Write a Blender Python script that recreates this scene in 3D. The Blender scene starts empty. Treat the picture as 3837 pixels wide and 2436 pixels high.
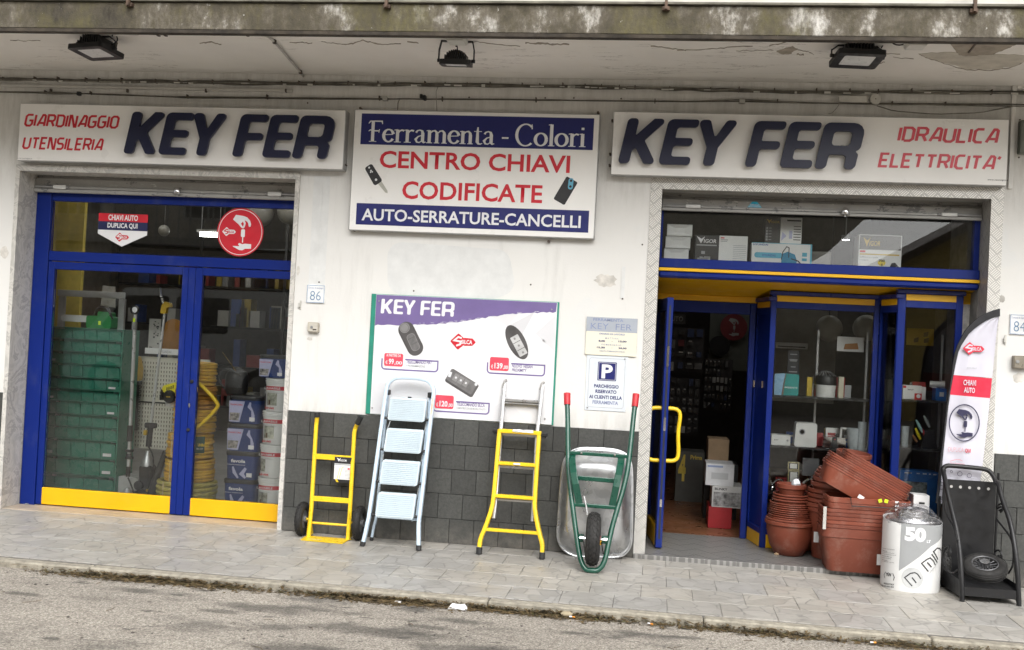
import bpy,bmesh,math,random
from math import radians,sin,cos,pi,hypot
from mathutils import Vector,Matrix
random.seed(7)
SC = bpy.context.scene
COL = SC.collection

# ------------------------------------------------------------------ camera
EYE = Vector((0.0,-7.2,1.406))
RIGHT = Vector((0.98934355,0.13654196,0.05055332))
UPV = Vector((-0.04810787,-0.02115284,0.99861814))
FWD = Vector((-0.13742263,0.99040843,0.01435868))
cam_d = bpy.data.cameras.new('camera')
cam = bpy.data.objects.new('camera',cam_d)
COL.objects.link(cam)
cam.matrix_world = Matrix(((RIGHT.x,UPV.x,-FWD.x,EYE.x),(RIGHT.y,UPV.y,-FWD.y,EYE.y),
       (RIGHT.z,UPV.z,-FWD.z,EYE.z),(0,0,0,1)))
cam_d.sensor_width = 36.0
cam_d.lens = 36.0 * 4000.0 / 3837.0
cam_d.clip_start = 0.05
cam_d.clip_end = 400.0
SC.camera = cam

# ------------------------------------------------------------------ world, sun, exposure
world = bpy.data.worlds.new('World')
SC.world = world
world.use_nodes = True
wn = world.node_tree
sky = wn.nodes.new('ShaderNodeTexSky')
sky.sky_type = 'NISHITA'
sky.sun_disc = False
sky.sun_elevation = radians(43)
sky.sun_rotation = radians(165)
sky.dust_density = 4.0
hs = wn.nodes.new('ShaderNodeHueSaturation')
hs.inputs['Saturation'].default_value = 0.12          # overcast: a nearly colourless sky
wn.links.new(sky.outputs[0],hs.inputs['Color'])
bg = wn.nodes['Background']
wn.links.new(hs.outputs[0],bg.inputs['Color'])
bg.inputs['Strength'].default_value = 0.15
sun_d = bpy.data.lights.new('sun','SUN')
sun_d.energy = 1.0
sun_d.angle = radians(60)
sun_d.color = (1.0,0.985,0.95)
sun = bpy.data.objects.new('sun',sun_d)
COL.objects.link(sun)
az,el = radians(165),radians(43)
sdir = Vector((sin(az) * cos(el),cos(az) * cos(el),sin(el)))   # towards the sun
sun.rotation_euler = sdir.to_track_quat('Z','Y').to_euler()
SC.view_settings.view_transform = 'Standard'
SC.view_settings.look = 'None'
SC.view_settings.gamma = 1.0
SC.view_settings.use_curve_mapping = False
SC.view_settings.exposure = 0.88
SC.cycles.max_bounces = 8
SC.cycles.transparent_max_bounces = 16
SC.cycles.caustics_reflective = False
SC.cycles.caustics_refractive = False

# ------------------------------------------------------------------ measuring: survey points on planes of the place
FR = dict(P=(0,0,1 / 1.5934),T1=(0,0,1.852),T2=(1280,0,1.852),T3=(2537,0,1.852),A=(0,600,1.852),
   B=(0,1300,1.852),C=(1100,1000,1.2738),D=(2337,700,1.6053),E=(2337,1300,1.5293),
   F=(1900,1800,1.243),G=(0,1800,1.254),H=(1160,1450,2.352),I=(1720,1380,1.911),J=(1370,1080,2.94),
   K=(2150,1150,3.7276),L=(3280,1800,3.185),M=(3480,1100,1.9104))
def ray(k,x,y):
 a = FR[k]
 u = a[0] + x / a[2]; v = a[1] + y / a[2]
 return (u - 1918.5) / 4000 * RIGHT - (v - 1218) / 4000 * UPV + FWD
def at(k,x,y,Y=0.0):
 d = ray(k,x,y)
 return EYE + d * ((Y - EYE.y) / d.y)
def gr(k,x,y,z=0.0):
 d = ray(k,x,y)
 return EYE + d * ((z - EYE.z) / d.z)
def sl(k,x,y,y0,s):                       # plane leaning on the wall: y = y0 + s*z
 d = ray(k,x,y)
 return EYE + d * ((y0 + s * EYE.z - EYE.y) / (d.y - s * d.z))
def ppm(k,Y,x=1150,y=750):                 # frame pixels per metre (upright) at depth Y
 return 100 / (at(k,x,y - 50,Y).z - at(k,x,y + 50,Y).z)

# ------------------------------------------------------------------ materials
MATS = {}
def newmat(name):
 m = bpy.data.materials.new(name); m.use_nodes = True
 nt = m.node_tree
 return m,nt,nt.nodes['Principled BSDF']
def ND(nt,t,**kw):
 n = nt.nodes.new(t)
 for k,v in kw.items():
  if k in n.inputs: n.inputs[k].default_value = v
  else: setattr(n,k,v)
 return n
def noise(nt,scale,detail=4,rough=0.55,vec=None,dist=0.0):
 n = ND(nt,'ShaderNodeTexNoise',Scale=scale,Detail=detail,Roughness=rough,Distortion=dist)
 if vec is not None: nt.links.new(vec,n.inputs['Vector'])
 return n.outputs[0]
def wpos(nt,scale=(1,1,1),world=True,off=(0,0,0)):
 if world: s = ND(nt,'ShaderNodeNewGeometry').outputs['Position']
 else: s = ND(nt,'ShaderNodeTexCoord').outputs['Object']
 mp = ND(nt,'ShaderNodeMapping'); mp.inputs['Scale'].default_value = scale; mp.inputs['Location'].default_value = off
 nt.links.new(s,mp.inputs['Vector'])
 return mp.outputs[0]
def ramp(nt,fac,stops):
 r = ND(nt,'ShaderNodeValToRGB')
 cr = r.color_ramp
 while len(cr.elements) > 1: cr.elements.remove(cr.elements[0])
 for i,(p,c) in enumerate(stops):
  e = cr.elements[0] if i == 0 else cr.elements.new(p)
  e.position = p
  e.color = (c,c,c,1) if isinstance(c,(int,float)) else (*c,1)
 nt.links.new(fac,r.inputs[0])
 return r.outputs[0]
def mixc(nt,fac,a,b,mode='MIX'):
 m = ND(nt,'ShaderNodeMix',data_type='RGBA',blend_type=mode)
 for s,v in ((0,fac),(6,a),(7,b)):
  if isinstance(v,(int,float)): m.inputs[s].default_value = v
  elif isinstance(v,tuple): m.inputs[s].default_value = (*v,1)
  else: nt.links.new(v,m.inputs[s])
 return m.outputs[2]
def math_(nt,op,a,b=0.0,c=0.0):
 m = ND(nt,'ShaderNodeMath',operation=op)
 for s,v in ((0,a),(1,b),(2,c)):
  if isinstance(v,(int,float)): m.inputs[s].default_value = v
  else: nt.links.new(v,m.inputs[s])
 return m.outputs[0]
def bump(nt,bsdf,h,strength=0.3,dist=0.005):
 b = ND(nt,'ShaderNodeBump',Strength=strength,Distance=dist)
 nt.links.new(h,b.inputs['Height']); nt.links.new(b.outputs[0],bsdf.inputs['Normal'])
def mat(name,col,rough=0.5,metal=0.0,var=0.12,sc=9.0,bmp=0.0,bsc=120.0,rvar=0.12,coat=0.0,world=True,dirt=0.0):
 if name in MATS: return MATS[name]
 m,nt,b = newmat(name)
 v = wpos(nt,world=world)
 n = noise(nt,sc,5,0.6,v)
 d = tuple(max(0,c * (1 - var * 1.6)) for c in col); l = tuple(min(1,c * (1 + var)) for c in col)
 c = ramp(nt,n,[(0.3,d),(0.7,l)])
 if dirt:
  n2 = ramp(nt,noise(nt,3.1,8,0.7,v),[(0.48,0.0),(0.75,dirt)])
  c = mixc(nt,n2,c,tuple(x * 0.35 + 0.03 for x in col))
 nt.links.new(c,b.inputs['Base Color'])
 r = ramp(nt,noise(nt,sc * 2.3,4,0.6,v),[(0.3,max(0.02,rough - rvar)),(0.7,min(1,rough + rvar))])
 nt.links.new(r,b.inputs['Roughness'])
 b.inputs['Metallic'].default_value = metal
 if coat: b.inputs['Coat Weight'].default_value = coat
 if bmp: bump(nt,b,noise(nt,bsc,3,0.6,v),bmp,0.002)
 MATS[name] = m
 return m
def emit(name,col,s):
 if name in MATS: return MATS[name]
 m,nt,b = newmat(name)
 b.inputs['Base Color'].default_value = (*col,1)
 b.inputs['Emission Color'].default_value = (*col,1)
 b.inputs['Emission Strength'].default_value = s
 MATS[name] = m
 return m
def glassmat(name,tint=(0.93,0.96,0.95),refl=1.0,rough=0.0):
 m = bpy.data.materials.new(name); m.use_nodes = True
 nt = m.node_tree; nt.nodes.remove(nt.nodes['Principled BSDF'])
 out = nt.nodes['Material Output']
 t = ND(nt,'ShaderNodeBsdfTransparent'); t.inputs['Color'].default_value = (*tint,1)
 g = ND(nt,'ShaderNodeBsdfGlossy'); g.inputs['Roughness'].default_value = rough
 fr = ND(nt,'ShaderNodeFresnel',IOR=1.52)
 f = math_(nt,'MULTIPLY',fr.outputs[0],refl)
 mx = ND(nt,'ShaderNodeMixShader')
 nt.links.new(f,mx.inputs[0]); nt.links.new(t.outputs[0],mx.inputs[1]); nt.links.new(g.outputs[0],mx.inputs[2])
 nt.links.new(mx.outputs[0],out.inputs['Surface'])
 return m
GLASS = glassmat('window_glass',(0.98,0.99,0.985),1.1)

# plaster wall: off-white, faint patches and scuffs
def wall_mat():
 m,nt,b = newmat('white_plaster')
 v = wpos(nt)
 big = ramp(nt,noise(nt,0.9,5,0.6,v),[(0.35,(0.665,0.655,0.63)),(0.7,(0.72,0.715,0.69))])
 patch = ramp(nt,noise(nt,2.6,4,0.5,v),[(0.60,0.0),(0.64,0.45)])
 c = mixc(nt,patch,big,(0.655,0.665,0.66))
 st = ramp(nt,noise(nt,3.0,8,0.75,wpos(nt,(2.6,1,0.3))),[(0.54,0.0),(0.80,0.42)])
 c = mixc(nt,st,c,(0.42,0.41,0.385))
 zz = ND(nt,'ShaderNodeSeparateXYZ'); nt.links.new(v,zz.inputs[0])
 band = ramp(nt,math_(nt,'DIVIDE',zz.outputs[2],3.3),[(0.0,0.5),(0.255,0.5),(0.31,0.0),(0.69,0.0),(0.755,0.45),(0.80,0.55),(1.0,0.6)])
 gr_ = ramp(nt,noise(nt,6.5,8,0.75,wpos(nt,(2.4,1,0.45))),[(0.42,0.0),(0.72,1.0)])
 c = mixc(nt,math_(nt,'MULTIPLY',band,gr_),c,(0.40,0.385,0.35))      # grime above the tiles, drips below the signs
 fl = ramp(nt,noise(nt,26,3,0.5,v),[(0.74,0.0),(0.78,0.5)])
 c = mixc(nt,fl,c,(0.45,0.42,0.38))
 nt.links.new(c,b.inputs['Base Color'])
 b.inputs['Roughness'].default_value = 0.85
 h = math_(nt,'ADD',noise(nt,70,4,0.6,v),math_(nt,'MULTIPLY',noise(nt,4,3,0.5,v),3.0))
 bump(nt,b,h,0.18,0.004)
 return m
WALL = wall_mat()
def soffit_mat():
 m,nt,b = newmat('balcony_soffit_paint')
 v = wpos(nt)
 c = ramp(nt,noise(nt,1.3,5,0.6,v),[(0.3,(0.66,0.635,0.595)),(0.7,(0.76,0.735,0.695))])
 # hairline cracks: thin level sets of a noise stretched along the street
 n = noise(nt,1.0,6,0.62,wpos(nt,(1.1,6.5,1)))
 ln = math_(nt,'ABSOLUTE',math_(nt,'SUBTRACT',n,0.53))
 k = ramp(nt,ln,[(0.0,1.0),(0.008,0.0)])
 g = ramp(nt,noise(nt,1.7,2,0.5,v),[(0.5,0.0),(0.56,0.75)])
 c = mixc(nt,math_(nt,'MULTIPLY',k,g),c,(0.20,0.18,0.15))
 nt.links.new(c,b.inputs['Base Color']); b.inputs['Roughness'].default_value = 0.9
 bump(nt,b,noise(nt,50,4,0.6,v),0.2,0.003)
 return m
SOFFIT = soffit_mat()
def fascia_mat():
 m,nt,b = newmat('lichen_streaked_concrete')
 v = wpos(nt)
 base = ramp(nt,noise(nt,3.0,8,0.72,wpos(nt,(1.0,1,0.7),off=(.7,0,0))),
    [(0.36,(0.03,0.026,0.018)),(0.48,(0.085,0.073,0.048)),(0.56,(0.16,0.142,0.112)),(0.60,(0.36,0.34,0.30)),(0.68,(0.62,0.60,0.56))])
 moss = ramp(nt,noise(nt,2.2,6,0.7,wpos(nt,(1.2,1,0.8),off=(3,0,1))),[(0.5,0.0),(0.62,0.7)])
 c = mixc(nt,moss,base,(0.11,0.098,0.04))
 sp = ramp(nt,noise(nt,38,5,0.7,wpos(nt,(1,1,0.45))),[(0.40,0.0),(0.66,0.75)])
 c = mixc(nt,sp,c,(0.07,0.06,0.045))
 # streaks hanging from the top edge
 s = ramp(nt,noise(nt,9,4,0.6,wpos(nt,(2.4,1,0.12))),[(0.52,0.0),(0.75,0.45)])
 c = mixc(nt,s,c,(0.07,0.06,0.045))
 w = ramp(nt,noise(nt,22,6,0.75,wpos(nt,(1,1,0.6),off=(9,2,0))),[(0.66,0.0),(0.72,0.9)])
 c = mixc(nt,w,c,(0.62,0.60,0.56))
 nt.links.new(c,b.inputs['Base Color']); b.inputs['Roughness'].default_value = 0.95
 bump(nt,b,noise(nt,45,6,0.7,v),0.6,0.008)
 return m
FASCIA = fascia_mat()
def road_mat():
 m,nt,b = newmat('worn_asphalt')
 v = wpos(nt)
 vo = ND(nt,'ShaderNodeTexVoronoi',Scale=150.0); nt.links.new(v,vo.inputs['Vector'])
 chip = ramp(nt,vo.outputs['Color'],[(0.12,(0.22,0.195,0.165)),(0.5,(0.38,0.342,0.29)),(0.85,(0.55,0.505,0.44))])
 fine = ramp(nt,noise(nt,75,6,0.8,v),[(0.36,0.60),(0.64,1.15)])
 c = mixc(nt,1.0,chip,fine,'MULTIPLY')
 big = ramp(nt,noise(nt,0.8,6,0.65,wpos(nt,(0.7,1.5,1))),[(0.35,0.80),(0.7,1.08)])
 c = mixc(nt,1.0,c,big,'MULTIPLY')
 # oil stains: oval, only in part of the lane
 st = ramp(nt,noise(nt,2.4,5,0.62,wpos(nt,(0.9,1.7,1),off=(1.4,0.3,0))),[(0.53,0.0),(0.66,0.80)])
 xg = ND(nt,'ShaderNodeSeparateXYZ'); nt.links.new(ND(nt,'ShaderNodeNewGeometry').outputs['Position'],xg.inputs[0])
 gx = ND(nt,'ShaderNodeMapRange'); gx.inputs['From Min'].default_value = -3.6; gx.inputs['From Max'].default_value = -1.2
 nt.links.new(xg.outputs[0],gx.inputs['Value'])
 c = mixc(nt,math_(nt,'MULTIPLY',st,math_(nt,'ADD',math_(nt,'MULTIPLY',gx.outputs[0],0.75),0.2)),c,(0.05,0.047,0.042))
 # oil stains where cars stand
 gp = ND(nt,'ShaderNodeNewGeometry').outputs['Position']; wob = noise(nt,5.0,5,0.65,v); mask = None
 for (sx_,sy_,rx_,ry_) in ((-1.95,-1.86,.30,.10),(-1.25,-2.10,.42,.12),(-.62,-2.28,.50,.16),(-.95,-1.78,.18,.06),(-.05,-2.18,.34,.10),(-.3,-2.5,.5,.14),(.42,-2.05,.22,.07),(-2.7,-1.75,.22,.07),(-3.9,-1.62,.34,.04),(.95,-2.2,.25,.07),(-1.5,-2.5,.4,.1),(1.2,-1.75,.12,.04),(-1.05,-1.95,.14,.05),(-3.2,-2.0,.14,.04),(-2.4,-1.62,.16,.04),(.2,-1.72,.13,.035),(-2.15,-2.0,.12,.05),(-.35,-1.82,.16,.05)):
  su = ND(nt,'ShaderNodeVectorMath',operation='SUBTRACT'); nt.links.new(gp,su.inputs[0]); su.inputs[1].default_value = (sx_,sy_,-.045)
  di = ND(nt,'ShaderNodeVectorMath',operation='DIVIDE'); nt.links.new(su.outputs[0],di.inputs[0]); di.inputs[1].default_value = (rx_,ry_,1)
  le = ND(nt,'ShaderNodeVectorMath',operation='LENGTH'); nt.links.new(di.outputs[0],le.inputs[0])
  k = math_(nt,'SUBTRACT',1.0,math_(nt,'ADD',le.outputs['Value'],math_(nt,'MULTIPLY',math_(nt,'SUBTRACT',wob,.5),2.4)))
  mask = k if mask is None else math_(nt,'MAXIMUM',mask,k)
 c = mixc(nt,ramp(nt,mask,[(0.0,0.0),(0.55,0.62)]),c,(0.05,0.046,0.04))
 sp = ramp(nt,noise(nt,7.0,3,0.5,wpos(nt,(1,1.8,1))),[(0.665,0.0),(0.72,0.7)])
 c = mixc(nt,sp,c,(0.055,0.05,0.045))
 nt.links.new(c,b.inputs['Base Color'])
 b.inputs['Roughness'].default_value = 0.9
 h = math_(nt,'ADD',vo.outputs['Distance'],math_(nt,'MULTIPLY',noise(nt,18,4,0.6,v),0.6))
 bump(nt,b,h,0.6,0.004)
 return m
ROAD = road_mat()
def paver_mat():
 m,nt,b = newmat('crazy_pattern_paving_tile')
 v = wpos(nt)
 dv = ND(nt,'ShaderNodeVectorMath',operation='ADD')
 nz = ND(nt,'ShaderNodeTexNoise',Scale=5.0); nt.links.new(v,nz.inputs['Vector'])
 sc = ND(nt,'ShaderNodeVectorMath',operation='SCALE'); sc.inputs['Scale'].default_value = 0.10
 nt.links.new(nz.outputs['Color'],sc.inputs[0])
 nt.links.new(v,dv.inputs[0]); nt.links.new(sc.outputs[0],dv.inputs[1])
 vo = ND(nt,'ShaderNodeTexVoronoi',Scale=8.5,feature='DISTANCE_TO_EDGE'); nt.links.new(dv.outputs[0],vo.inputs['Vector'])
 vc = ND(nt,'ShaderNodeTexVoronoi',Scale=8.5); nt.links.new(dv.outputs[0],vc.inputs['Vector'])
 stone = ramp(nt,vc.outputs['Color'],[(0.2,(0.375,0.358,0.326)),(0.8,(0.445,0.427,0.392))])
 obj = ND(nt,'ShaderNodeObjectInfo')
 til = ramp(nt,obj.outputs['Random'],[(0.0,(0.93,0.94,0.97)),(1.0,(1.04,1.02,0.99))])
 c = mixc(nt,1.0,stone,til,'MULTIPLY')
 line = ramp(nt,vo.outputs['Distance'],[(0.0,1.0),(0.02,0.9),(0.055,0.0)])
 gap = ramp(nt,noise(nt,7,3,0.5,v),[(0.40,0.15),(0.60,0.85)])
 c = mixc(nt,math_(nt,'MULTIPLY',line,gap),c,(0.22,0.21,0.195))
 smu = ramp(nt,noise(nt,13,5,0.65,wpos(nt,(1,2.0,1))),[(0.57,0.0),(0.66,0.5)])
 c = mixc(nt,smu,c,(0.22,0.215,0.20))
 brd = ramp(nt,noise(nt,0.9,6,0.7,v),[(0.3,0.78),(0.7,1.05)])
 c = mixc(nt,1.0,c,brd,'MULTIPLY')
 nt.links.new(c,b.inputs['Base Color'])
 r = ramp(nt,noise(nt,6,3,0.5,v),[(0.3,0.32),(0.7,0.55)])
 nt.links.new(r,b.inputs['Roughness'])
 hh = math_(nt,'ADD',ramp(nt,vo.outputs['Distance'],[(0.0,0.0),(0.06,1.0)]),math_(nt,'MULTIPLY',noise(nt,40,4,0.6,v),0.4))
 bump(nt,b,hh,0.35,0.002)
 return m
PAVER = paver_mat()
def tread_mat(name,base,scale=1.0,metal=0.75,rough=0.45,plane='XZ'):
 """embossed tread plate: groups of parallel bars in alternating diagonals"""
 m,nt,b = newmat(name)
 v = wpos(nt)
 s = ND(nt,'ShaderNodeSeparateXYZ'); nt.links.new(v,s.inputs[0])
 X = s.outputs[0]; Z = {'XZ': s.outputs[2],'XY': s.outputs[1],'YZ': s.outputs[2]}[plane]
 if plane == 'YZ': X = s.outputs[1]
 cell = 0.052 * scale
 a = math_(nt,'DIVIDE',math_(nt,'ADD',X,Z),cell * 1.414)
 c = math_(nt,'DIVIDE',math_(nt,'SUBTRACT',X,Z),cell * 1.414)
 fa = math_(nt,'FLOOR',a); fc = math_(nt,'FLOOR',c)
 par = math_(nt,'MODULO',math_(nt,'ABSOLUTE',math_(nt,'ADD',fa,fc)),2.0)
 ra = math_(nt,'FRACT',a); rc = math_(nt,'FRACT',c)
 def bars(p,q):
  w = math_(nt,'SINE',math_(nt,'MULTIPLY',p,2 * pi * 5))
  w = math_(nt,'GREATER_THAN',w,0.15)
  e = math_(nt,'LESS_THAN',math_(nt,'ABSOLUTE',math_(nt,'SUBTRACT',q,0.5)),0.41)
  return math_(nt,'MULTIPLY',w,e)
 h = mixc(nt,par,bars(ra,rc),bars(rc,ra))
 cc = ramp(nt,noise(nt,7,5,0.6,v),[(0.3,tuple(x * 0.85 for x in base)),(0.7,base)])
 cc = mixc(nt,h,tuple(x * 0.72 for x in base),tuple(min(1,x * 1.25) for x in base))
 nt.links.new(cc,b.inputs['Base Color'])
 b.inputs['Metallic'].default_value = metal
 b.inputs['Roughness'].default_value = rough
 bump(nt,b,h,0.9,0.003)
 return m
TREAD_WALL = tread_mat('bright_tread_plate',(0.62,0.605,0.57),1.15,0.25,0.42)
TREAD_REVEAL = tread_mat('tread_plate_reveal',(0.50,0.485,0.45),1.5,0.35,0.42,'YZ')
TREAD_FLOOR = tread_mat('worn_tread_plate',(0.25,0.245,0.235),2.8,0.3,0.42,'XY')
def marble_mat():
 m,nt,b = newmat('grey_veined_marble')
 n = noise(nt,5,8,0.65,wpos(nt),2.2)
 c = ramp(nt,n,[(0.38,(0.46,0.45,0.42)),(0.5,(0.60,0.58,0.54)),(0.56,(0.36,0.35,0.33)),(0.62,(0.58,0.56,0.52))])
 st = ramp(nt,noise(nt,4,6,0.7,wpos(nt,(3,3,0.4))),[(0.52,0.0),(0.8,0.4)])
 c = mixc(nt,st,c,(0.28,0.25,0.20))
 nt.links.new(c,b.inputs['Base Color']); b.inputs['Roughness'].default_value = 0.4
 return m
MARBLE = marble_mat()
def shutter_mat():
 m,nt,b = newmat('peeling_galvanised_shutter')
 v = wpos(nt)
 c = ramp(nt,noise(nt,5,5,0.6,v),[(0.3,(0.27,0.265,0.25)),(0.7,(0.36,0.355,0.34))])
 p = ramp(nt,noise(nt,7,7,0.72,wpos(nt,(1,1,1.6))),[(0.56,0.0),(0.575,0.85)])
 c = mixc(nt,p,c,(0.13,0.13,0.135))
 w = ramp(nt,noise(nt,19,4,0.6,wpos(nt,(1,1,2))),[(0.66,0.0),(0.68,0.8)])
 c = mixc(nt,w,c,(0.5,0.5,0.48))
 nt.links.new(c,b.inputs['Base Color'])
 b.inputs['Metallic'].default_value = 0.2; b.inputs['Roughness'].default_value = 0.6
 bump(nt,b,p,0.3,0.001)
 return m
SHUTTER = shutter_mat()
def zinc_mat():
 m,nt,b = newmat('galvanised_tray')
 v = wpos(nt)
 vo = ND(nt,'ShaderNodeTexVoronoi',Scale=26.0); nt.links.new(v,vo.inputs['Vector'])
 c = ramp(nt,vo.outputs['Color'],[(0.2,(0.50,0.51,0.52)),(0.8,(0.62,0.63,0.64))])
 nt.links.new(c,b.inputs['Base Color'])
 r = ramp(nt,noise(nt,6,4,0.5,v),[(0.3,0.24),(0.7,0.42)])
 nt.links.new(r,b.inputs['Roughness']); b.inputs['Metallic'].default_value = 0.9
 bump(nt,b,noise(nt,5,2,0.5,v),0.12,0.02)
 return m
ZINC = zinc_mat()
DADO = None
def dado_mat():
 m,nt,b = newmat('charcoal_rough_tile')
 v = wpos(nt)
 obj = ND(nt,'ShaderNodeObjectInfo')
 t = ramp(nt,obj.outputs['Random'],[(0.0,0.80),(1.0,1.2)])
 c = ramp(nt,noise(nt,60,5,0.7,v),[(0.35,(0.040,0.041,0.038)),(0.7,(0.068,0.069,0.064))])
 c = mixc(nt,1.0,c,t,'MULTIPLY')
 d = ramp(nt,noise(nt,2.7,7,0.72,v),[(0.55,0.0),(0.8,0.28)])
 c = mixc(nt,d,c,(0.16,0.15,0.14))
 zz = ND(nt,'ShaderNodeSeparateXYZ'); nt.links.new(v,zz.inputs[0])
 sp = math_(nt,'MULTIPLY',ramp(nt,zz.outputs[2],[(0.0,0.55),(0.16,0.0)]),ramp(nt,noise(nt,11,6,0.7,v),[(0.4,0.2),(0.65,1.0)]))
 c = mixc(nt,sp,c,(0.22,0.20,0.17))      # road dust splashed on the lowest course
 nt.links.new(c,b.inputs['Base Color']); b.inputs['Roughness'].default_value = 0.62
 bump(nt,b,noise(nt,90,5,0.65,v),0.5,0.003)
 return m
DADO = dado_mat()
GROUT = mat('dark_grout',(0.03,0.03,0.03),0.9)
BLUE = mat('blue_enamelled_aluminium',(0.004,0.018,0.165),0.36,0.0,0.04,1.0,0.0,rvar=.04)
BLUE.node_tree.nodes['Principled BSDF'].inputs['Specular IOR Level'].default_value = 0.25
tb_ = BLUE.node_tree; bb_ = tb_.nodes['Principled BSDF']; tb_.links.new(mixc(tb_,ramp(tb_,noise(tb_,5,8,0.75,wpos(tb_,(1,1,.5))),[(0.52,0.0),(0.78,0.30)]),bb_.inputs['Base Color'].links[0].from_socket,(0.10,0.115,0.19)),bb_.inputs['Base Color'])
DBLUE = mat('dark_blue_gap',(0.006,0.01,0.09),0.5)
YEL = mat('yellow_enamel_panel',(0.80,0.44,0.002),0.4,0.0,0.05,3.0)
YELP = mat('yellow_powder_coat',(0.86,0.58,0.022),0.33,0.0,0.06,14)
INT_YEL = mat('yellow_inner_wall',(0.72,0.55,0.10),0.8)
WHITE = mat('white_sign_panel',(0.84,0.83,0.805),0.35,0.0,0.03,2.5)
PWHITE = mat('white_print',(0.74,0.74,0.755),0.45,0.0,0.02)
GREYALU = mat('grey_sign_edge',(0.45,0.45,0.45),0.4,0.5)
NAVY = mat('navy_letter_acrylic',(0.004,0.006,0.034),0.30,0.0,0.02,1,rvar=.02)
NAVYP = mat('navy_print',(0.010,0.014,0.125),0.4,0.0,0.04)
RED = mat('red_print',(0.58,0.014,0.03),0.4,0.0,0.05)
REDL = mat('sunfaded_red_print',(0.66,0.07,0.10),0.4,0.0,0.05)
BLACKP = mat('black_print',(0.02,0.02,0.022),0.5,0.0,0.05)
GREYP = mat('grey_print',(0.36,0.37,0.38),0.5,0.0,0.05)
LGREYP = mat('pale_grey_print',(0.66,0.67,0.69),0.5,0.0,0.03)
PURPLE = mat('purple_print',(0.17,0.125,0.30),0.4,0.0,0.05)
PGREEN = mat('green_board_edge',(0.02,0.24,0.17),0.5)
KEYGREY = mat('dark_grey_print',(0.09,0.085,0.085),0.4,0.0,0.25,9)
BLACK = mat('black_plastic',(0.018,0.018,0.019),0.42,0.0,0.1)
BLACKM = mat('black_painted_steel',(0.008,0.008,0.009),0.45,0.0,0.2,8,0.2,60)
RUBBER = mat('black_rubber',(0.022,0.021,0.02),0.75,0.0,0.2,20,0.3,90)
GREEN = mat('green_painted_tube',(0.005,0.068,0.042),0.32,0.0,0.1,9,coat=0.3)
GRIP = mat('red_grip',(0.55,0.02,0.03),0.5)
PALE = mat('pale_blue_painted_steel',(0.55,0.67,0.78),0.32,0.0,0.04,6)
STEP = mat('ribbed_white_step_plastic',(0.56,0.65,0.70),0.5,0.0,0.03,6)
ALU = mat('ladder_aluminium',(0.62,0.62,0.62),0.34,0.85,0.06,5)
CHROME = mat('chrome',(0.75,0.75,0.76),0.1,1.0,0.03)
STEELG = mat('grey_steel',(0.33,0.33,0.33),0.45,0.5)
TERRA = mat('terracotta_plastic',(0.20,0.050,0.027),0.5,0.0,0.09,6,0.12,160)
tn_ = TERRA.node_tree; oi_ = ND(tn_,'ShaderNodeObjectInfo'); bs_ = tn_.nodes['Principled BSDF']; old_ = bs_.inputs['Base Color'].links[0].from_socket
cc_ = mixc(tn_,1.0,old_,ramp(tn_,oi_.outputs['Random'],[(0.0,(0.80,0.80,0.82)),(1.0,(1.15,1.12,1.08))]),'MULTIPLY')
cc_ = mixc(tn_,ramp(tn_,noise(tn_,7,7,0.72,wpos(tn_)),[(0.52,0.0),(0.75,0.30)]),cc_,(0.42,0.30,0.24))
tn_.links.new(cc_,bs_.inputs['Base Color'])
CARD = mat('brown_cardboard',(0.36,0.25,0.15),0.85)
WCARD = mat('white_printed_card',(0.75,0.75,0.74),0.6,0.0,0.05,5)
CABLE = mat('dusty_cable',(0.095,0.087,0.07),0.8,0.0,0.3,14)
CABLEL = mat('grey_conduit',(0.43,0.42,0.39),0.7,0.0,0.15,6,dirt=0.4)
PBOX = mat('pale_junction_box',(0.55,0.54,0.50),0.6,0.0,0.1)
KERB = mat('weathered_kerb_concrete',(0.34,0.31,0.25),0.9,0.0,0.25,26,0.6,90,dirt=0.55)
TAN = mat('tan_threshold_stone',(0.44,0.37,0.29),0.45,0.0,0.15,5,dirt=0.35)
BEIGE = mat('beige_plastic',(0.42,0.38,0.31),0.5,0.0,0.15,8,dirt=0.4)
BRONZE = mat('brown_metal_box',(0.21,0.18,0.14),0.4,0.4)
HOSE = mat('yellow_hose',(0.78,0.47,0.05),0.4,0.0,0.12,18)
HOSEG = mat('green_striped_hose',(0.50,0.43,0.10),0.4,0.0,0.2,30)
DRAWER = mat('green_drawer_plastic',(0.035,0.195,0.135),0.28,0.0,0.12,5)
DRAWERD = mat('green_drawer_shell',(0.03,0.19,0.125),0.35,0.0,0.12,5)
PEG = mat('cream_pegboard',(0.60,0.585,0.50),0.7,0.0,0.05)
BUCKW = mat('white_bucket_plastic',(0.78,0.79,0.78),0.4,0.0,0.03)
BUCKB = mat('blue_bucket_print',(0.012,0.035,0.15),0.4,0.0,0.1)
LILAC = mat('lilac_print',(0.42,0.43,0.62),0.4,0.0,0.1)
SKYB = mat('light_blue_print',(0.10,0.42,0.58),0.4,0.0,0.08)
TEAL = mat('teal_bag',(0.03,0.27,0.25),0.4)
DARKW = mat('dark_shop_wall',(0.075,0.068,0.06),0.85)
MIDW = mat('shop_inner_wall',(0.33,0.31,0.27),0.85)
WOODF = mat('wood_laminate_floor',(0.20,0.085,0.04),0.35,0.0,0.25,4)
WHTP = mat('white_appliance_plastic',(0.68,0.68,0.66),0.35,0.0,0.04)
FLAGW = mat('flag_fabric',(0.58,0.57,0.64),0.75,0.0,0.05,4)
NEON = mat('fluorescent_yellow_sticker',(0.62,0.80,0.02),0.5,0.0,0.03)
ORANGE = mat('orange_print',(0.75,0.28,0.03),0.5)
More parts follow.
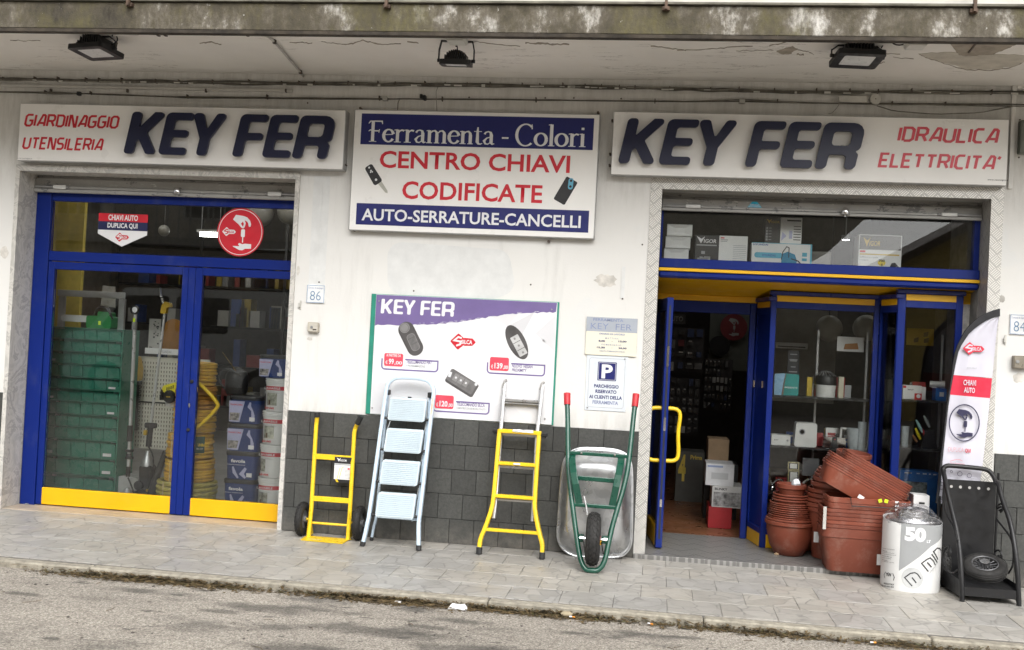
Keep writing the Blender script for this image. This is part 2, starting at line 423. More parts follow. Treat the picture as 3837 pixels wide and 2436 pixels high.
LAMPE = emit('lit_tube',(1.0,0.98,0.95),18.0)
FILLR = emit('fill_tube_dim',(1.0,0.97,0.92),7.0)
SCREW = mat('rusty_screw',(0.10,0.08,0.065),0.6,0.5)
LED = mat('lamp_reflector',(0.55,0.55,0.53),0.35,0.0,.05)
CYANP = mat('cyan_sticker',(0.02,0.40,0.60),0.5)
DRIED = mat('dry_plant_litter',(0.13,0.09,0.04),0.9,0.0,0.5,30)
MOSS = mat('moss',(0.10,0.095,0.03),0.95,0.0,0.4,30)
PEELB = mat('bare_render_under_paint',(0.34,0.30,0.245),0.95,0.0,0.2,12,0.4,40)
PEELC = mat('old_paint_layer',(0.50,0.465,0.40),0.95,0.0,0.12,9,0.3,40)
BRICKR = mat('brown_shutter_slats',(0.22,0.19,0.15),0.8)

# ------------------------------------------------------------------ object helpers
def tagp(o,label=None,cat=None,group=None,kind=None):
 if label: o['label'] = label
 if cat: o['category'] = cat
 if group: o['group'] = group
 if kind: o['kind'] = kind
 return o
def thing(name,label,cat,loc=(0,0,0),group=None):
 o = bpy.data.objects.new(name,None); COL.objects.link(o)
 o.location = loc; o.empty_display_size = 0.1
 return tagp(o,label,cat,group)
def link(o,parent=None):
 COL.objects.link(o)
 if parent is not None:
  o.parent = parent
  l = Vector(); p = parent
  while p is not None: l += p.location + p.matrix_parent_inverse.translation; p = p.parent
  o.matrix_parent_inverse = Matrix.Translation(-l)
 return o
class MB:
 def __init__(s): s.v = []; s.f = []; s.m = []; s.cur = 0
 def add(s,vs,fs):
  n = len(s.v); s.v += [tuple(q) for q in vs]
  s.f += [tuple(i + n for i in f) for f in fs]; s.m += [s.cur] * len(fs)
  return s
 def box(s,x0,x1,y0,y1,z0,z1,b=0.0,M=None):
  if x0 > x1: x0,x1 = x1,x0
  if y0 > y1: y0,y1 = y1,y0
  if z0 > z1: z0,z1 = z1,z0
  if b <= 0:
   vs = [(x,y,z) for x in (x0,x1) for y in (y0,y1) for z in (z0,z1)]
   fs = [(0,1,3,2),(4,6,7,5),(0,4,5,1),(2,3,7,6),(0,2,6,4),(1,5,7,3)]
  else:
   b = min(b,(x1 - x0) * .45,(y1 - y0) * .45,(z1 - z0) * .45)
   bm = bmesh.new(); bmesh.ops.create_cube(bm,size=1.0)
   for q in bm.verts:
    q.co = Vector(((x0 + x1) / 2 + q.co.x * (x1 - x0),(y0 + y1) / 2 + q.co.y * (y1 - y0),(z0 + z1) / 2 + q.co.z * (z1 - z0)))
   bmesh.ops.bevel(bm,geom=bm.edges[:],offset=b,segments=1,affect='EDGES')
   bm.verts.index_update()
   vs = [tuple(q.co) for q in bm.verts]; fs = [tuple(q.index for q in f.verts) for f in bm.faces]; bm.free()
  if M is not None: vs = [tuple(M @ Vector(q)) for q in vs]
  return s.add(vs,fs)
 def bar(s,a,b,w,d,up=(0,0,1),ext=0.0):
  """rectangular bar from a to b; w across, d along 'up' side"""
  a = Vector(a); b = Vector(b); t = (b - a).normalized(); a = a - t * ext; b = b + t * ext
  u = Vector(up); u = (u - t * u.dot(t))
  if u.length < 1e-5: u = Vector((0,1,0)) - t * t.y
  u.normalize(); r = t.cross(u)
  vs = [p + r * (i * w / 2) + u * (j * d / 2) for p in (a,b) for i,j in ((-1,-1),(1,-1),(1,1),(-1,1))]
  return s.add(vs,[(0,1,2,3),(7,6,5,4),(0,4,5,1),(1,5,6,2),(2,6,7,3),(3,7,4,0)])
 def tube(s,pts,r,n=10,closed=False,rz=None):
  pts = [Vector(p) for p in pts]; k = len(pts)
  if k < 2: return s
  rs = r if isinstance(r,(list,tuple)) else [r] * k
  tans = []
  for i in range(k):
   if closed: t = pts[(i + 1) % k] - pts[i - 1]
   else: t = pts[min(i + 1,k - 1)] - pts[max(i - 1,0)]
   tans.append(t.normalized() if t.length > 1e-9 else Vector((0,0,1)))
  u = tans[0].orthogonal().normalized()
  vs = []
  for i in range(k):
   u = (u - tans[i] * u.dot(tans[i])).normalized(); w = tans[i].cross(u)
   for j in range(n):
    a = 2 * pi * j / n
    vs.append(pts[i] + (u * cos(a) + w * sin(a)) * rs[i])
  fs = []
  for i in range(k if closed else k - 1):
   for j in range(n):
    a = i * n + j; b = i * n + (j + 1) % n; c = ((i + 1) % k) * n
    fs.append((a,b,c + (j + 1) % n,c + j))
  if not closed: fs += [tuple(range(n))[::-1],tuple((k - 1) * n + j for j in range(n))]
  return s.add(vs,fs)
 def lathe(s,prof,c,n=28,axis='Z',cap=True,rot=None,sx=1.0,sy=1.0):
  vs = []; c = Vector(c)
  for r,h in prof:
   for j in range(n):
    a = 2 * pi * j / n; p = Vector((r * cos(a) * sx,r * sin(a) * sy,h))
    if axis == 'Y': p = Vector((p.x,p.z,p.y))
    if axis == 'X': p = Vector((p.z,p.x,p.y))
    if rot is not None: p = rot @ p
    vs.append(c + p)
  fs = []
  for i in range(len(prof) - 1):
   for j in range(n):
    fs.append((i * n + j,i * n + (j + 1) % n,(i + 1) * n + (j + 1) % n,(i + 1) * n + j))
  if cap:
   if prof[0][0] > 1e-6: fs.append(tuple(range(n))[::-1])
   if prof[-1][0] > 1e-6: fs.append(tuple((len(prof) - 1) * n + j for j in range(n)))
  return s.add(vs,fs)
 def prism(s,poly,y0,y1,cap_back=True):
  """poly = [(x,z)] extruded from y0 (front) to y1"""
  n = len(poly)
  vs = [(x,y0,z) for x,z in poly] + [(x,y1,z) for x,z in poly]
  fs = [tuple(range(n))] + ([tuple(range(2 * n - 1,n - 1,-1))] if cap_back else [])
  fs += [(i,(i + 1) % n,n + (i + 1) % n,n + i) for i in range(n)]
  return s.add(vs,fs)
 def slab(s,poly,z0,z1):
  n = len(poly)
  vs = [(x,y,z0) for x,y in poly] + [(x,y,z1) for x,y in poly]
  fs = [tuple(range(n))[::-1],tuple(range(n,2 * n))] + [(i,(i + 1) % n,n + (i + 1) % n,n + i) for i in range(n)]
  return s.add(vs,fs)
 def build(s,name,mats,parent=None,label=None,cat=None,group=None,kind=None,smooth=False,xf=None):
  me = bpy.data.meshes.new(name)
  vs = s.v
  org = Vector((0,0,0))
  if xf is not None: vs = [tuple(xf @ Vector(q)) for q in vs]
  if parent is None and vs:
   xs,ys,zs = zip(*vs); org = Vector(((min(xs) + max(xs)) / 2,(min(ys) + max(ys)) / 2,min(zs)))
   vs = [(x - org.x,y - org.y,z - org.z) for x,y,z in vs]
  me.from_pydata(vs,[],s.f)
  if not isinstance(mats,(list,tuple)): mats = [mats]
  for m in mats: me.materials.append(m)
  if len(mats) > 1: me.polygons.foreach_set('material_index',s.m)
  bm = bmesh.new(); bm.from_mesh(me); bmesh.ops.recalc_face_normals(bm,faces=bm.faces[:]); bm.to_mesh(me); bm.free()
  if smooth:
   me.polygons.foreach_set('use_smooth',[True] * len(me.polygons))
   me.set_sharp_from_angle(angle=radians(38))
  me.update()
  o = bpy.data.objects.new(name,me)
  link(o,parent)
  if parent is None: o.location = org
  return tagp(o,label,cat,group,kind)
def copy_tree(o,parent=None):
 c = o.copy(); COL.objects.link(c)
 if parent is not None: c.parent = parent; c.matrix_parent_inverse = o.matrix_parent_inverse.copy()
 for ch in list(o.children): copy_tree(ch,c)
 return c
def smoothpath(pts,it=2,closed=False):
 """Chaikin corner cutting"""
 pts = [Vector(p) for p in pts]
 for _ in range(it):
  q = [] if closed else [pts[0]]
  rng = range(len(pts)) if closed else range(len(pts) - 1)
  for i in rng:
   a,b = pts[i],pts[(i + 1) % len(pts)]
   q += [a * .75 + b * .25,a * .25 + b * .75]
  if not closed: q.append(pts[-1])
  pts = q
 return pts
def fillet(poly,rad,n=5):
 """round the corners of a polygon; rad number or list"""
 out = []; k = len(poly)
 for i in range(k):
  p = Vector((*poly[i][:2],0)); a = Vector((*poly[i - 1][:2],0)); b = Vector((*poly[(i + 1) % k][:2],0))
  r = rad[i] if isinstance(rad,(list,tuple)) else rad
  u = (a - p); v = (b - p); lu,lv = u.length,v.length; u.normalize(); v.normalize()
  ang = u.angle(v)
  if r <= 0 or ang > pi - 0.05: out.append((p.x,p.y)); continue
  t = min(r / math.tan(ang / 2),lu * .48,lv * .48); rr = t * math.tan(ang / 2)
  cdir = (u + v).normalized(); c = p + cdir * (rr / sin(ang / 2))
  s0 = p + u * t - c; s1 = p + v * t - c
  a0 = math.atan2(s0.y,s0.x); a1 = math.atan2(s1.y,s1.x); da = (a1 - a0 + pi) % (2 * pi) - pi
  for j in range(n + 1):
   q = a0 + da * j / n; out.append((c.x + rr * cos(q),c.y + rr * sin(q)))
 return out
def rrect(x0,x1,z0,z1,r,n=5): return fillet([(x0,z0),(x0,z1),(x1,z1),(x1,z0)],r,n)

# 2D shapes -> mesh (curve fill handles holes)
def shape_obj(name,loops,y,m,parent,depth=0.0,bev=0.0,label=None,xf=None):
 cu = bpy.data.curves.new(name,'CURVE'); cu.dimensions = '2D'; cu.fill_mode = 'BOTH' if depth else 'FRONT'
 cu.extrude = depth / 2; cu.bevel_depth = bev; cu.bevel_resolution = 1
 for lp in loops:
  sp = cu.splines.new('POLY'); sp.points.add(len(lp) - 1); sp.use_cyclic_u = True
  for i,(a,b) in enumerate(lp): sp.points[i].co = (a,b,0,1)
 to = bpy.data.objects.new('tmp',cu)
 me = bpy.data.meshes.new_from_object(to)
 bpy.data.objects.remove(to); bpy.data.curves.remove(cu)
 M = Matrix(((1,0,0,0),(0,0,-1,y - depth / 2),(0,1,0,0),(0,0,0,1)))
 if xf is not None: M = xf @ M
 me.transform(M); me.name = name
 me.materials.clear(); me.materials.append(m)
 o = bpy.data.objects.new(name,me); link(o,parent)
 if label: o['label'] = label
 return o
_tc = {}
def text_mesh(s,bold=0.0,shear=0.0,space=1.0,line=1.0,align='LEFT'):
 cu = bpy.data.curves.new('t','FONT'); cu.body = s; cu.size = 1.0; cu.offset = bold; cu.shear = shear
 cu.space_character = space; cu.space_line = line; cu.align_x = align; cu.resolution_u = 3; cu.fill_mode = 'FRONT'
 to = bpy.data.objects.new('tmp',cu)
 me = bpy.data.meshes.new_from_object(to)
 bpy.data.objects.remove(to); bpy.data.curves.remove(cu)
 return me
def text(s,x0,x1,z0,z1,y,m,parent,bold=0.01,shear=0.0,space=1.0,line=1.0,align='CENTER',name='lettering',rotz=0.0,label=None,back=False,xf=None):
 """text filling the rectangle x0..x1, z0..z1 on the plane y, facing -Y"""
 me = text_mesh(s,bold,shear,space,line,align)
 if not me.vertices: return None
 xs = [v.co.x for v in me.vertices]; ys = [v.co.y for v in me.vertices]
 a,b,c,d = min(xs),max(xs),min(ys),max(ys)
 sx = (x1 - x0) / (b - a); sz = (z1 - z0) / (d - c)
 for v in me.vertices:
  X = x0 + (v.co.x - a) * sx; Z = z0 + (v.co.y - c) * sz
  if back: X = x0 + x1 - X
  v.co = (X,y,Z)
 if xf is not None: me.transform(xf)
 me.name = name; me.materials.append(m)
 o = bpy.data.objects.new(name,me); link(o,parent)
 if label: o['label'] = label
 return o
def ftext(s,k,xl,yl,xr,yr,hpx,Y,m,parent,**kw):
 """text whose baseline runs from survey point (xl,yl) to (xr,yr), hpx high"""
 a = at(k,xl,yl,Y); b = at(k,xr,yr,Y); z = (a.z + b.z) / 2; h = hpx / ppm(k,Y,(xl + xr) / 2,(yl + yr) / 2)
 return text(s,a.x,b.x,z,z + h,Y,m,parent,**kw)
def frect(k,x0,y0,x1,y1,Y):
 """rectangle about the centre of a survey box: returns x0,x1,z0,z1"""
 xm,ym = (x0 + x1) / 2,(y0 + y1) / 2
 return at(k,x0,ym,Y).x,at(k,x1,ym,Y).x,at(k,xm,y1,Y).z,at(k,xm,y0,Y).z

# stroke lettering: polylines -> ribbons with mitred joints, each stroke a hair behind the last
def ribbon(mb,pts,w,y,closed=False):
 n = len(pts); ws = w if isinstance(w,(list,tuple)) else [w] * n
 P = [Vector((p[0],p[1])) for p in pts]; L = []; R = []
 for i in range(n):
  a = P[i - 1] if (i > 0 or closed) else None; b = P[(i + 1) % n] if (i < n - 1 or closed) else None
  if a is None: t = (b - P[i]).normalized(); nn = Vector((-t.y,t.x)); k = 1
  elif b is None: t = (P[i] - a).normalized(); nn = Vector((-t.y,t.x)); k = 1
  else:
   t1 = (P[i] - a).normalized(); t2 = (b - P[i]).normalized(); n1 = Vector((-t1.y,t1.x)); n2 = Vector((-t2.y,t2.x))
   nn = (n1 + n2); nn = nn.normalized() if nn.length > 1e-6 else n1; k = 1 / max(0.45,nn.dot(n1))
  L.append(P[i] + nn * ws[i] / 2 * k); R.append(P[i] - nn * ws[i] / 2 * k)
 vs = [(q.x,y,q.y) for q in L] + [(q.x,y,q.y) for q in R]
 fs = [(i,(i + 1) % n,n + (i + 1) % n,n + i) for i in range(n if closed else n - 1)]
 mb.add(vs,fs)
TECH = {
 'G': (.58,[[(.58,1),(.15,1),(0,.85),(0,.15),(.15,0),(.43,0),(.58,.15),(.58,.48),(.3,.48)]]),
 'I': (.0,[[(0,0),(0,1)]]),'A': (.6,[[(0,0),(.36,1),(.5,1),(.6,.9),(.6,0)],[(.14,.27),(.54,.27)]]),
 'R': (.58,[[(0,0),(0,1),(.45,1),(.58,.87),(.58,.6),(.45,.47),(.07,.47)],[(.36,.42),(.58,0)]]),
 'D': (.58,[[(.07,0),(.42,0),(.58,.15),(.58,.85),(.42,1),(0,1),(0,0)]]),
 'N': (.58,[[(0,0),(0,1),(.12,1),(.46,0),(.58,0),(.58,1)]]),
 'O': (.58,[[(0,.15),(0,.85),(.15,1),(.43,1),(.58,.85),(.58,.15),(.43,0),(.15,0)],'c']),
 'U': (.58,[[(0,1),(0,.15),(.15,0),(.43,0),(.58,.15),(.58,1)]]),
 'T': (.56,[[(0,.95),(.56,.95)],[(.28,.88),(.28,0)]]),'E': (.5,[[(.5,1),(0,1),(0,0),(.5,0)],[(.07,.5),(.43,.5)]]),
 'S': (.55,[[(.55,1),(.13,1),(0,.87),(0,.63),(.13,.5),(.42,.5),(.55,.37),(.55,.13),(.42,0),(0,0)]]),
 'L': (.48,[[(0,1),(0,0),(.48,0)]]),'C': (.52,[[(.52,1),(.15,1),(0,.85),(0,.15),(.15,0),(.52,0)]]),
 "'": (.08,[[(.08,1),(0,.78)]]),' ': (.3,[])}
def arc(cx,cy,rx,ry,a0,a1,w0,w1,n=14):
 """stroke along an ellipse; thick where it runs upright"""
 o = []
 for i in range(n + 1):
  a = radians(a0 + (a1 - a0) * i / n); o.append((cx + rx * cos(a),cy + ry * sin(a),w0 + (w1 - w0) * abs(cos(a)) ** 1.3))
 return o
tn,tk = .06,.13
SERIF = {
 'F': (.60,[[(.2,0,tk),(.2,1,tk)],[(.26,.975,tn),(.56,.975,tn),(.585,.84,.035)],[(.03,.5,.035),(.10,.56,.05),(.2,.52,tn),(.46,.52,tn)],[(.47,.6,.03),(.45,.43,.03)],[(.06,.018,.036),(.36,.018,.036)],[(.02,.86,.035),(.09,.97,.05),(.2,.97,tn)]]),
 'e': (.48,[arc(.25,.31,.2,.29,15,330,tn,tk),[(.08,.35,.04),(.43,.37,.04)]]),
 'r': (.40,[[(.13,0,tk),(.13,.6,tk)],[(.0,.575,.04),(.13,.6,.04)],[(.0,.018,.036),(.28,.018,.036)],[(.16,.42,.04),(.22,.54,.06),(.30,.58,.07),(.39,.55,.09)]]),
 'a': (.50,[[(.08,.48,.09),(.13,.57,.06),(.23,.605,.05),(.32,.56,.09),(.35,.44,tk),(.35,.1,tk),(.40,.025,.07),(.48,.05,.04)],[(.32,.36,.04),(.17,.3,.06),(.07,.17,.1),(.12,.04,.07),(.22,.02,.05),(.32,.1,.04)]]),
 'm': (.86,[[(.12,0,tk),(.12,.6,tk)],[(.0,.575,.04),(.12,.6,.04)],[(.0,.018,.036),(.24,.018,.036)],[(.15,.46,.04),(.24,.57,.06),(.34,.59,.07),(.41,.5,.1),(.42,.4,tk),(.42,0,tk)],[(.31,.018,.036),(.53,.018,.036)],[(.45,.46,.04),(.54,.57,.06),(.64,.59,.07),(.71,.5,.1),(.72,.4,tk),(.72,0,tk)],[(.61,.018,.036),(.83,.018,.036)]]),
 'n': (.56,[[(.12,0,tk),(.12,.6,tk)],[(.0,.575,.04),(.12,.6,.04)],[(.0,.018,.036),(.24,.018,.036)],[(.15,.46,.04),(.24,.57,.06),(.34,.59,.07),(.41,.5,.1),(.42,.4,tk),(.42,0,tk)],[(.31,.018,.036),(.53,.018,.036)]]),
 't': (.34,[[(.15,.8,.05),(.14,.6,.1),(.14,.12,tk),(.19,.03,.08),(.27,.015,.05),(.34,.06,.03)],[(.0,.6,.036),(.31,.6,.036)]]),
 'C': (.74,[arc(.40,.49,.35,.50,48,312,tn,.12,20),[(.635,.99,.03),(.645,.76,.05)]]),
 'o': (.53,[arc(.26,.30,.215,.285,0,360,tn,tk,22)]),
 'l': (.28,[[(.14,0,tk),(.14,1.0,tk)],[(.02,.975,.04),(.14,1.0,.04)],[(.02,.018,.036),(.27,.018,.036)]]),
 'i': (.28,[[(.14,0,tk),(.14,.6,tk)],[(.02,.575,.04),(.14,.6,.04)],[(.02,.018,.036),(.27,.018,.036)],[(.085,.83,.11),(.195,.83,.11)]]),
 '-': (.36,[[(.05,.33,.075),(.31,.33,.075)]]),' ': (.22,[])}
def stroke_text(s,x0,x1,z0,h,y,m,parent,font,sw=.13,gap=.17,shear=.0,name='lettering',label=None):
 """one mesh for the word; squeezed to fit x0..x1"""
 ribs = []; cx = 0
 for ch in s:
  w,st = font[ch]; closed = 'c' in st
  for k,pl in enumerate([q for q in st if q != 'c']):
   ribs.append(([(cx + p[0],p[1]) for p in pl],[p[2] for p in pl] if len(pl[0]) > 2 else sw,closed and k == 0))
  cx += w + gap
 cx -= gap; mb = MB(); sx = (x1 - x0 - shear * h) / cx
 for k,(pl,w,cl) in enumerate(ribs):
  t = MB(); ribbon(t,pl,w,0,cl)
  mb.add([(x0 + v[0] * sx + v[2] * h * shear,y - 0.00025 * (k % 4),z0 + v[2] * h) for v in t.v],t.f)
 return mb.build(name,m,parent,label=label)
def KF(unit_letters=None):
 K = ([(0,0),(0,1),(.225,1),(.225,.60),(.55,1),(.83,1),(.44,.52),(.79,0),(.54,0),(.29,.36),(.225,.29),(.225,0)],[.08,.08,.08,.02,.03,.1,.05,.1,.08,.03,.02,.08])
 Ew = .64
 E_ = ([(0,0),(0,1),(Ew,1),(Ew,.83),(.22,.83),(.22,.585),(Ew - .04,.585),(Ew - .04,.42),(.22,.42),(.22,.17),(Ew,.17),(Ew,0)],[.1,.12,.06,.07,.06,.03,.07,.07,.06,.06,.07,.06])
 F_ = ([(0,0),(0,1),(Ew,1),(Ew,.83),(.22,.83),(.22,.56),(Ew - .03,.56),(Ew - .03,.395),(.22,.395),(.22,0)],[.08,.12,.06,.07,.06,.03,.07,.07,.06,.08])
 Y_ = ([(.30,0),(.30,.40),(0,1),(.25,1),(.42,.60),(.60,1),(.84,1),(.53,.40),(.53,0)],[.08,.05,.09,.08,.03,.08,.09,.05,.08])
 R_ = ([(0,0),(0,1),(.82,1),(.82,.45),(.73,.39),(.80,.32),(.80,0),(.58,0),(.58,.31),(.22,.31),(.22,0)],[.08,.12,.24,.1,.02,.06,.09,.09,.09,.05,.08])
 RH = ([(.22,.50),(.22,.82),(.60,.82),(.60,.50)],.08)
 return [(K,None,0),(E_,None,.85),(Y_,None,1.47),(F_,None,2.64),(E_,None,3.35),(R_,RH,4.06)],4.87
def keyfer(x0,x1,z0,h,y,m,parent,depth,shear,bev=0.0,flat=False):
 gl,tot = KF(); sx = (x1 - x0 - shear * h) / tot
 for (poly,hole,off) in [(g[0],g[1],g[2]) for g in gl]:
  loops = [fillet(poly[0],poly[1],4)] + ([fillet(hole[0],hole[1],4)] if hole else [])
  loops = [[(x0 + (off + a) * sx + b * h * shear,z0 + b * h) for a,b in lp] for lp in loops]
  shape_obj('letter',loops,y,m,parent,depth,bev)
def key_logo(cx,cz,w,y,parent,red=None,white=None):
 """red key-shaped badge with a big S and small capitals; w = overall width"""
 red = red or RED; white = white or PWHITE
 s = w / 2.9
 pts = [(-1.45,0),(-.55,.92),(-.2,.62),(.1,.36),(.1,.44),(1.05,.40),(1.45,0),(1.05,-.40),(.1,-.44),(.1,-.36),(-.2,-.62),(-.55,-.92)]
 sh = MB(); sh.prism(fillet([(cx + a * s,cz + b * s) for a,b in pts],s * .12,3),y,y + .0006)
 sh.build('logo',red,parent)
 mb = MB()
 ribbon(mb,[(cx + a * s,cz + b * s) for a,b in [(-.15,.38),(-.55,.5),(-1.0,.1),(-.25,.02),(-.30,-.30),(-.75,-.48)]],s * .2,y - .0008)
 mb.build('logo',white,parent)
 text('SILCA',cx - .18 * s,cx + 1.05 * s,cz - .25 * s,cz + .22 * s,y - .0012,white,parent,bold=0.03)
def hands_icon(cx,cz,s,y,parent,m):
 """pinching hand over a key over an open palm, height about 2*s"""
 def T(L): return [(cx + a * s,cz + b * s) for a,b in L]
 mb = MB()
 mb.prism(fillet(T([(-.43,1.04),(-.60,.76),(-.26,.50),(-.10,.52),(.0,.64),(.12,.74),(.27,.66),(.34,.58),(.40,.36),(.50,.36),(.53,.52),(.46,.72),(.28,.90),(.06,.98)]),.03 * s,2),y,y + .0005)
 mb.prism(fillet(T([(-.26,.50),(-.06,.30),(.04,.24),(.06,.32),(-.02,.42),(-.10,.54)]),.015 * s,2),y - .0002,y + .0004)
 mb.prism(fillet(T([(.12,.74),(.20,.56),(.14,.32),(.05,.24),(.02,.32),(.09,.52),(.02,.66)]),.015 * s,2),y - .0003,y + .0003)
 mb.prism(fillet(T([(-.06,.20),(.18,.20),(.18,-.26),(-.06,-.26)]),.07 * s,3),y - .0001,y + .0005)
 mb.prism(T([(.03,-.24),(.03,-.58),(.09,-.58),(.09,-.24)]),y - .0004,y + .0002)
 mb.prism(fillet(T([(-.60,-.80),(-.30,-.80),(-.10,-.80),(-.22,-.68),(-.12,-.61),(.04,-.68),(.22,-.64),(.60,-.66),(.60,-.92),(.24,-.94),(.06,-1.04),(-.14,-1.02),(-.34,-.92)]),.02 * s,2),y,y + .0005)
 mb.build('hands_icon',m,parent)
def screw(mbx,x,y,z,r=.006):
 mbx.lathe([(r,0),(r * .9,-.003),(0.0001,-.005)],(x,y,z),8,'Y')

# ================================================================== GROUND
m = MB(); m.add([(-60,-40,-.045),(60,-40,-.045),(60,-1.30,-.045),(-60,-1.30,-.045)],[(0,1,2,3)])
m.build('road',ROAD,kind='structure')
pavement = MB(); pavement.box(-20,20,-1.40,-0.002,-.25,-.006)
pav = pavement.build('pavement',mat('sandy_grout',(.17,.16,.145),.95),kind='structure')
TS = 0.292
tm = MB(); tm.box(-TS / 2 + .0012,TS / 2 - .0012,-TS / 2 + .0012,TS / 2 - .0012,-.012,0,.0012)
tile0 = None
for row in range(5):
 yc = -1.40 + TS * (row + .5); y1 = yc + TS / 2
 for i in range(-19,11):
  xc = -.474 + TS * (i + .5) + (TS / 2 if row % 2 else 0)
  if row == 4 : sy = (0 - (-1.40 + 4 * TS)) / TS
  else: sy = 1.0
  if tile0 is None: o = tm.build('tile',PAVER,pav); tile0 = o; base = o.matrix_parent_inverse.copy()
  else: o = tile0.copy(); COL.objects.link(o); o.parent = pav; o.matrix_parent_inverse = base.copy()
  o.location = (xc,yc - (TS * (1 - sy) / 2 if row == 4 else 0),random.uniform(-.0008,.0008))
  o.scale = (1,sy * .995,1)
  o.rotation_euler = (random.uniform(-.002,.002),random.uniform(-.002,.002),0)
# wider paving carries on past the frame
for (a,b) in ((-20,-.474 + TS * -19 - .01),(-.474 + TS * 11.5 + .01,20)):
 MB().box(a,b,-1.40,0,-.012,-.001).build('tile',PAVER,pav)
# kerb stones, each a little crooked
x = -12.35
while x < 9:
 j = random.uniform(-.004,.004)
 MB().box(x + .003,x + 1.147,-1.482 + j,-1.404,-.25,-.004 + random.uniform(-.004,.002),.008).build('kerb_stone',KERB,pav)
 x += 1.15
# dry leaves, moss and grit caught along the kerb
def litter(name,m_,n,label,cat,seed,sz,ys,zmax=.012):
 r = random.Random(seed); mb = MB()
 rc_ = random.Random(99); clumps = [rc_.uniform(-4.3,3.0) for _ in range(34)]
 for i in range(n):
  c = r.choice(clumps); x = c + r.gauss(0,.16); dens = r.random()
  y = -1.49 - abs(r.gauss(0,ys)) ; z = -.045 + r.random() ** 2 * zmax * (1 if y > -1.52 else .3)
  a = r.uniform(0,pi); l = r.uniform(.4,1) * sz * (1 if r.random() < .75 else 3); w = r.uniform(.15,.5) * sz
  tl = r.uniform(-.5,.5); dx,dy = cos(a),sin(a)
  p = Vector((x,y,z + .002))
  u = Vector((dx,dy,tl * .5)) * l / 2; v = Vector((-dy,dx,r.uniform(-.4,.4))) * w / 2
  mb.add([p - u,p + v,p + u,p - v],[(0,1,2,3)])
 return mb.build(name,m_,label=label,cat=cat,kind='stuff')
litter('leaf_litter',DRIED,9000,'dry plant litter blown along the foot of the kerb','litter',3,.030,.042,.026)
litter('moss',MOSS,4500,'dark green moss in the joint between kerb and road','moss',5,.016,.030,.018)
litter('grit',KERB,3500,'pale grit and crumbs lying beside the kerb','grit',9,.006,.05,.006)
# twigs lying on the road
rr = random.Random(12); tw = MB()
for i in range(26):
 x = rr.uniform(-4,2); y = rr.uniform(-2.6,-1.6); a = rr.uniform(0,pi); l = rr.uniform(.03,.10)
 tw.tube([(x,y,-.043),(x + cos(a) * l / 2,y + sin(a) * l / 2,-.041),(x + cos(a + .3) * l,y + sin(a + .3) * l,-.043)],.0012,4)
tw.build('twigs',DRIED,label='thin dry twigs scattered on the grey road',cat='twigs',kind='stuff')
pb = MB()
for i in range(160):
 x = rr.uniform(-4.5,2.4); y = rr.uniform(-3.0,-1.55); s = rr.uniform(.003,.010)
 pb.lathe([(s * .6,0),(s,s * .25),(s * .5,s * .6),(.0001,s * .7)],(x,y,-.0455),6)
pb.build('pebbles',mat('dark_pebble',(0.12,0.10,0.09),.8,0,.5,40),label='small dark pebbles and crumbs on the road',cat='pebbles',kind='stuff')
for (k,x,y,lab) in (('F',655,652,'orange tipped cigarette butt by the kerb, below the wheelbarrow'),('F',1690,762,'orange tipped cigarette butt by the kerb, rightmost one'),('F',300,612,'orange tipped cigarette butt by the kerb, leftmost one')):
 p = gr(k,x,y,-.04); p.y = min(p.y,-1.56); p.z = -.030; a = rr.uniform(-.6,.6); t = thing('cigarette_butt',lab,'cigarette butt',p,'cigarette butts along the kerb')
 d = Vector((cos(a),sin(a),0))
 q = MB(); q.tube([p,p + d * .016],.004,8); q.build('paper',PWHITE,t)
 q = MB(); q.tube([p + d * .016,p + d * .03],.0042,8); q.build('filter',ORANGE,t)
# crushed white carton against the kerb
p = gr('P',1091,1412,-.04); p.y = min(p.y,-1.555)
mb = MB(); rc = random.Random(4)
vs = []
for j in range(4):
 for i in range(6):
  vs.append((p.x - .05 + .02 * i + rc.uniform(-.004,.004),p.y - .02 + .018 * j,-.043 + (.022 if 0 < i < 5 and 0 < j < 3 else .0) + rc.uniform(0,.006)))
fs = [(j * 6 + i,j * 6 + i + 1,j * 6 + i + 7,j * 6 + i + 6) for j in range(3) for i in range(5)]
mb.add(vs,fs); mb.build('crushed_carton',WCARD,label='small crushed white carton lying against the kerb',cat='carton')
p = gr('G',1908,535,-.04); p.y = min(p.y,-1.53); MB().box(p.x - .018,p.x + .018,p.y - .012,p.y + .01,-.044,-.035,.003).build('paper_scrap',WCARD,label='tiny white paper scrap on the road left of the crushed carton',cat='paper scrap')
p = gr('F',290,590,-.03); p.y = min(p.y,-1.53)
MB().lathe([(.03,-.003),(.034,.006),(.02,.016),(.0001,.018)],p,9,sy=.7).build('dry_leaf',mat('tan_leaf',(.36,.30,.20),.8),label='pale tan curled leaf in the litter below the wheelbarrow',cat='leaf')
p = gr('E',878,1192,.03)
MB().lathe([(.018,0),(.022,.006),(.01,.014),(.0001,.015)],p,7,sy=.5).build('dry_leaf',CARD,label='brown dry leaf on the metal floor beside the small pot stack',cat='leaf')

# ================================================================== WALL
Wl = thing('shop_wall','white plastered shop wall with charcoal tiled base between the two shopfronts','wall',(-1.3,0,0))
LX0,LX1,LZ = -4.70,-2.548,2.505          # left opening, outside of its marble surround
RX0,RX1,RZ = -.106,2.142,2.545           # right opening, outside of its tread plate casing
m = MB()
TH = .42
for (a,b,z0,z1) in ((-20,LX0,0,3.3),(LX1,RX0,0,3.3),(RX1,20,0,3.3),(LX0,LX1,LZ,3.3),(RX0,RX1,RZ,3.3)):
 m.box(a,b,0.0,TH,z0 - .2 if z0 == 0 else z0,z1)
m.build('plaster',WALL,Wl)
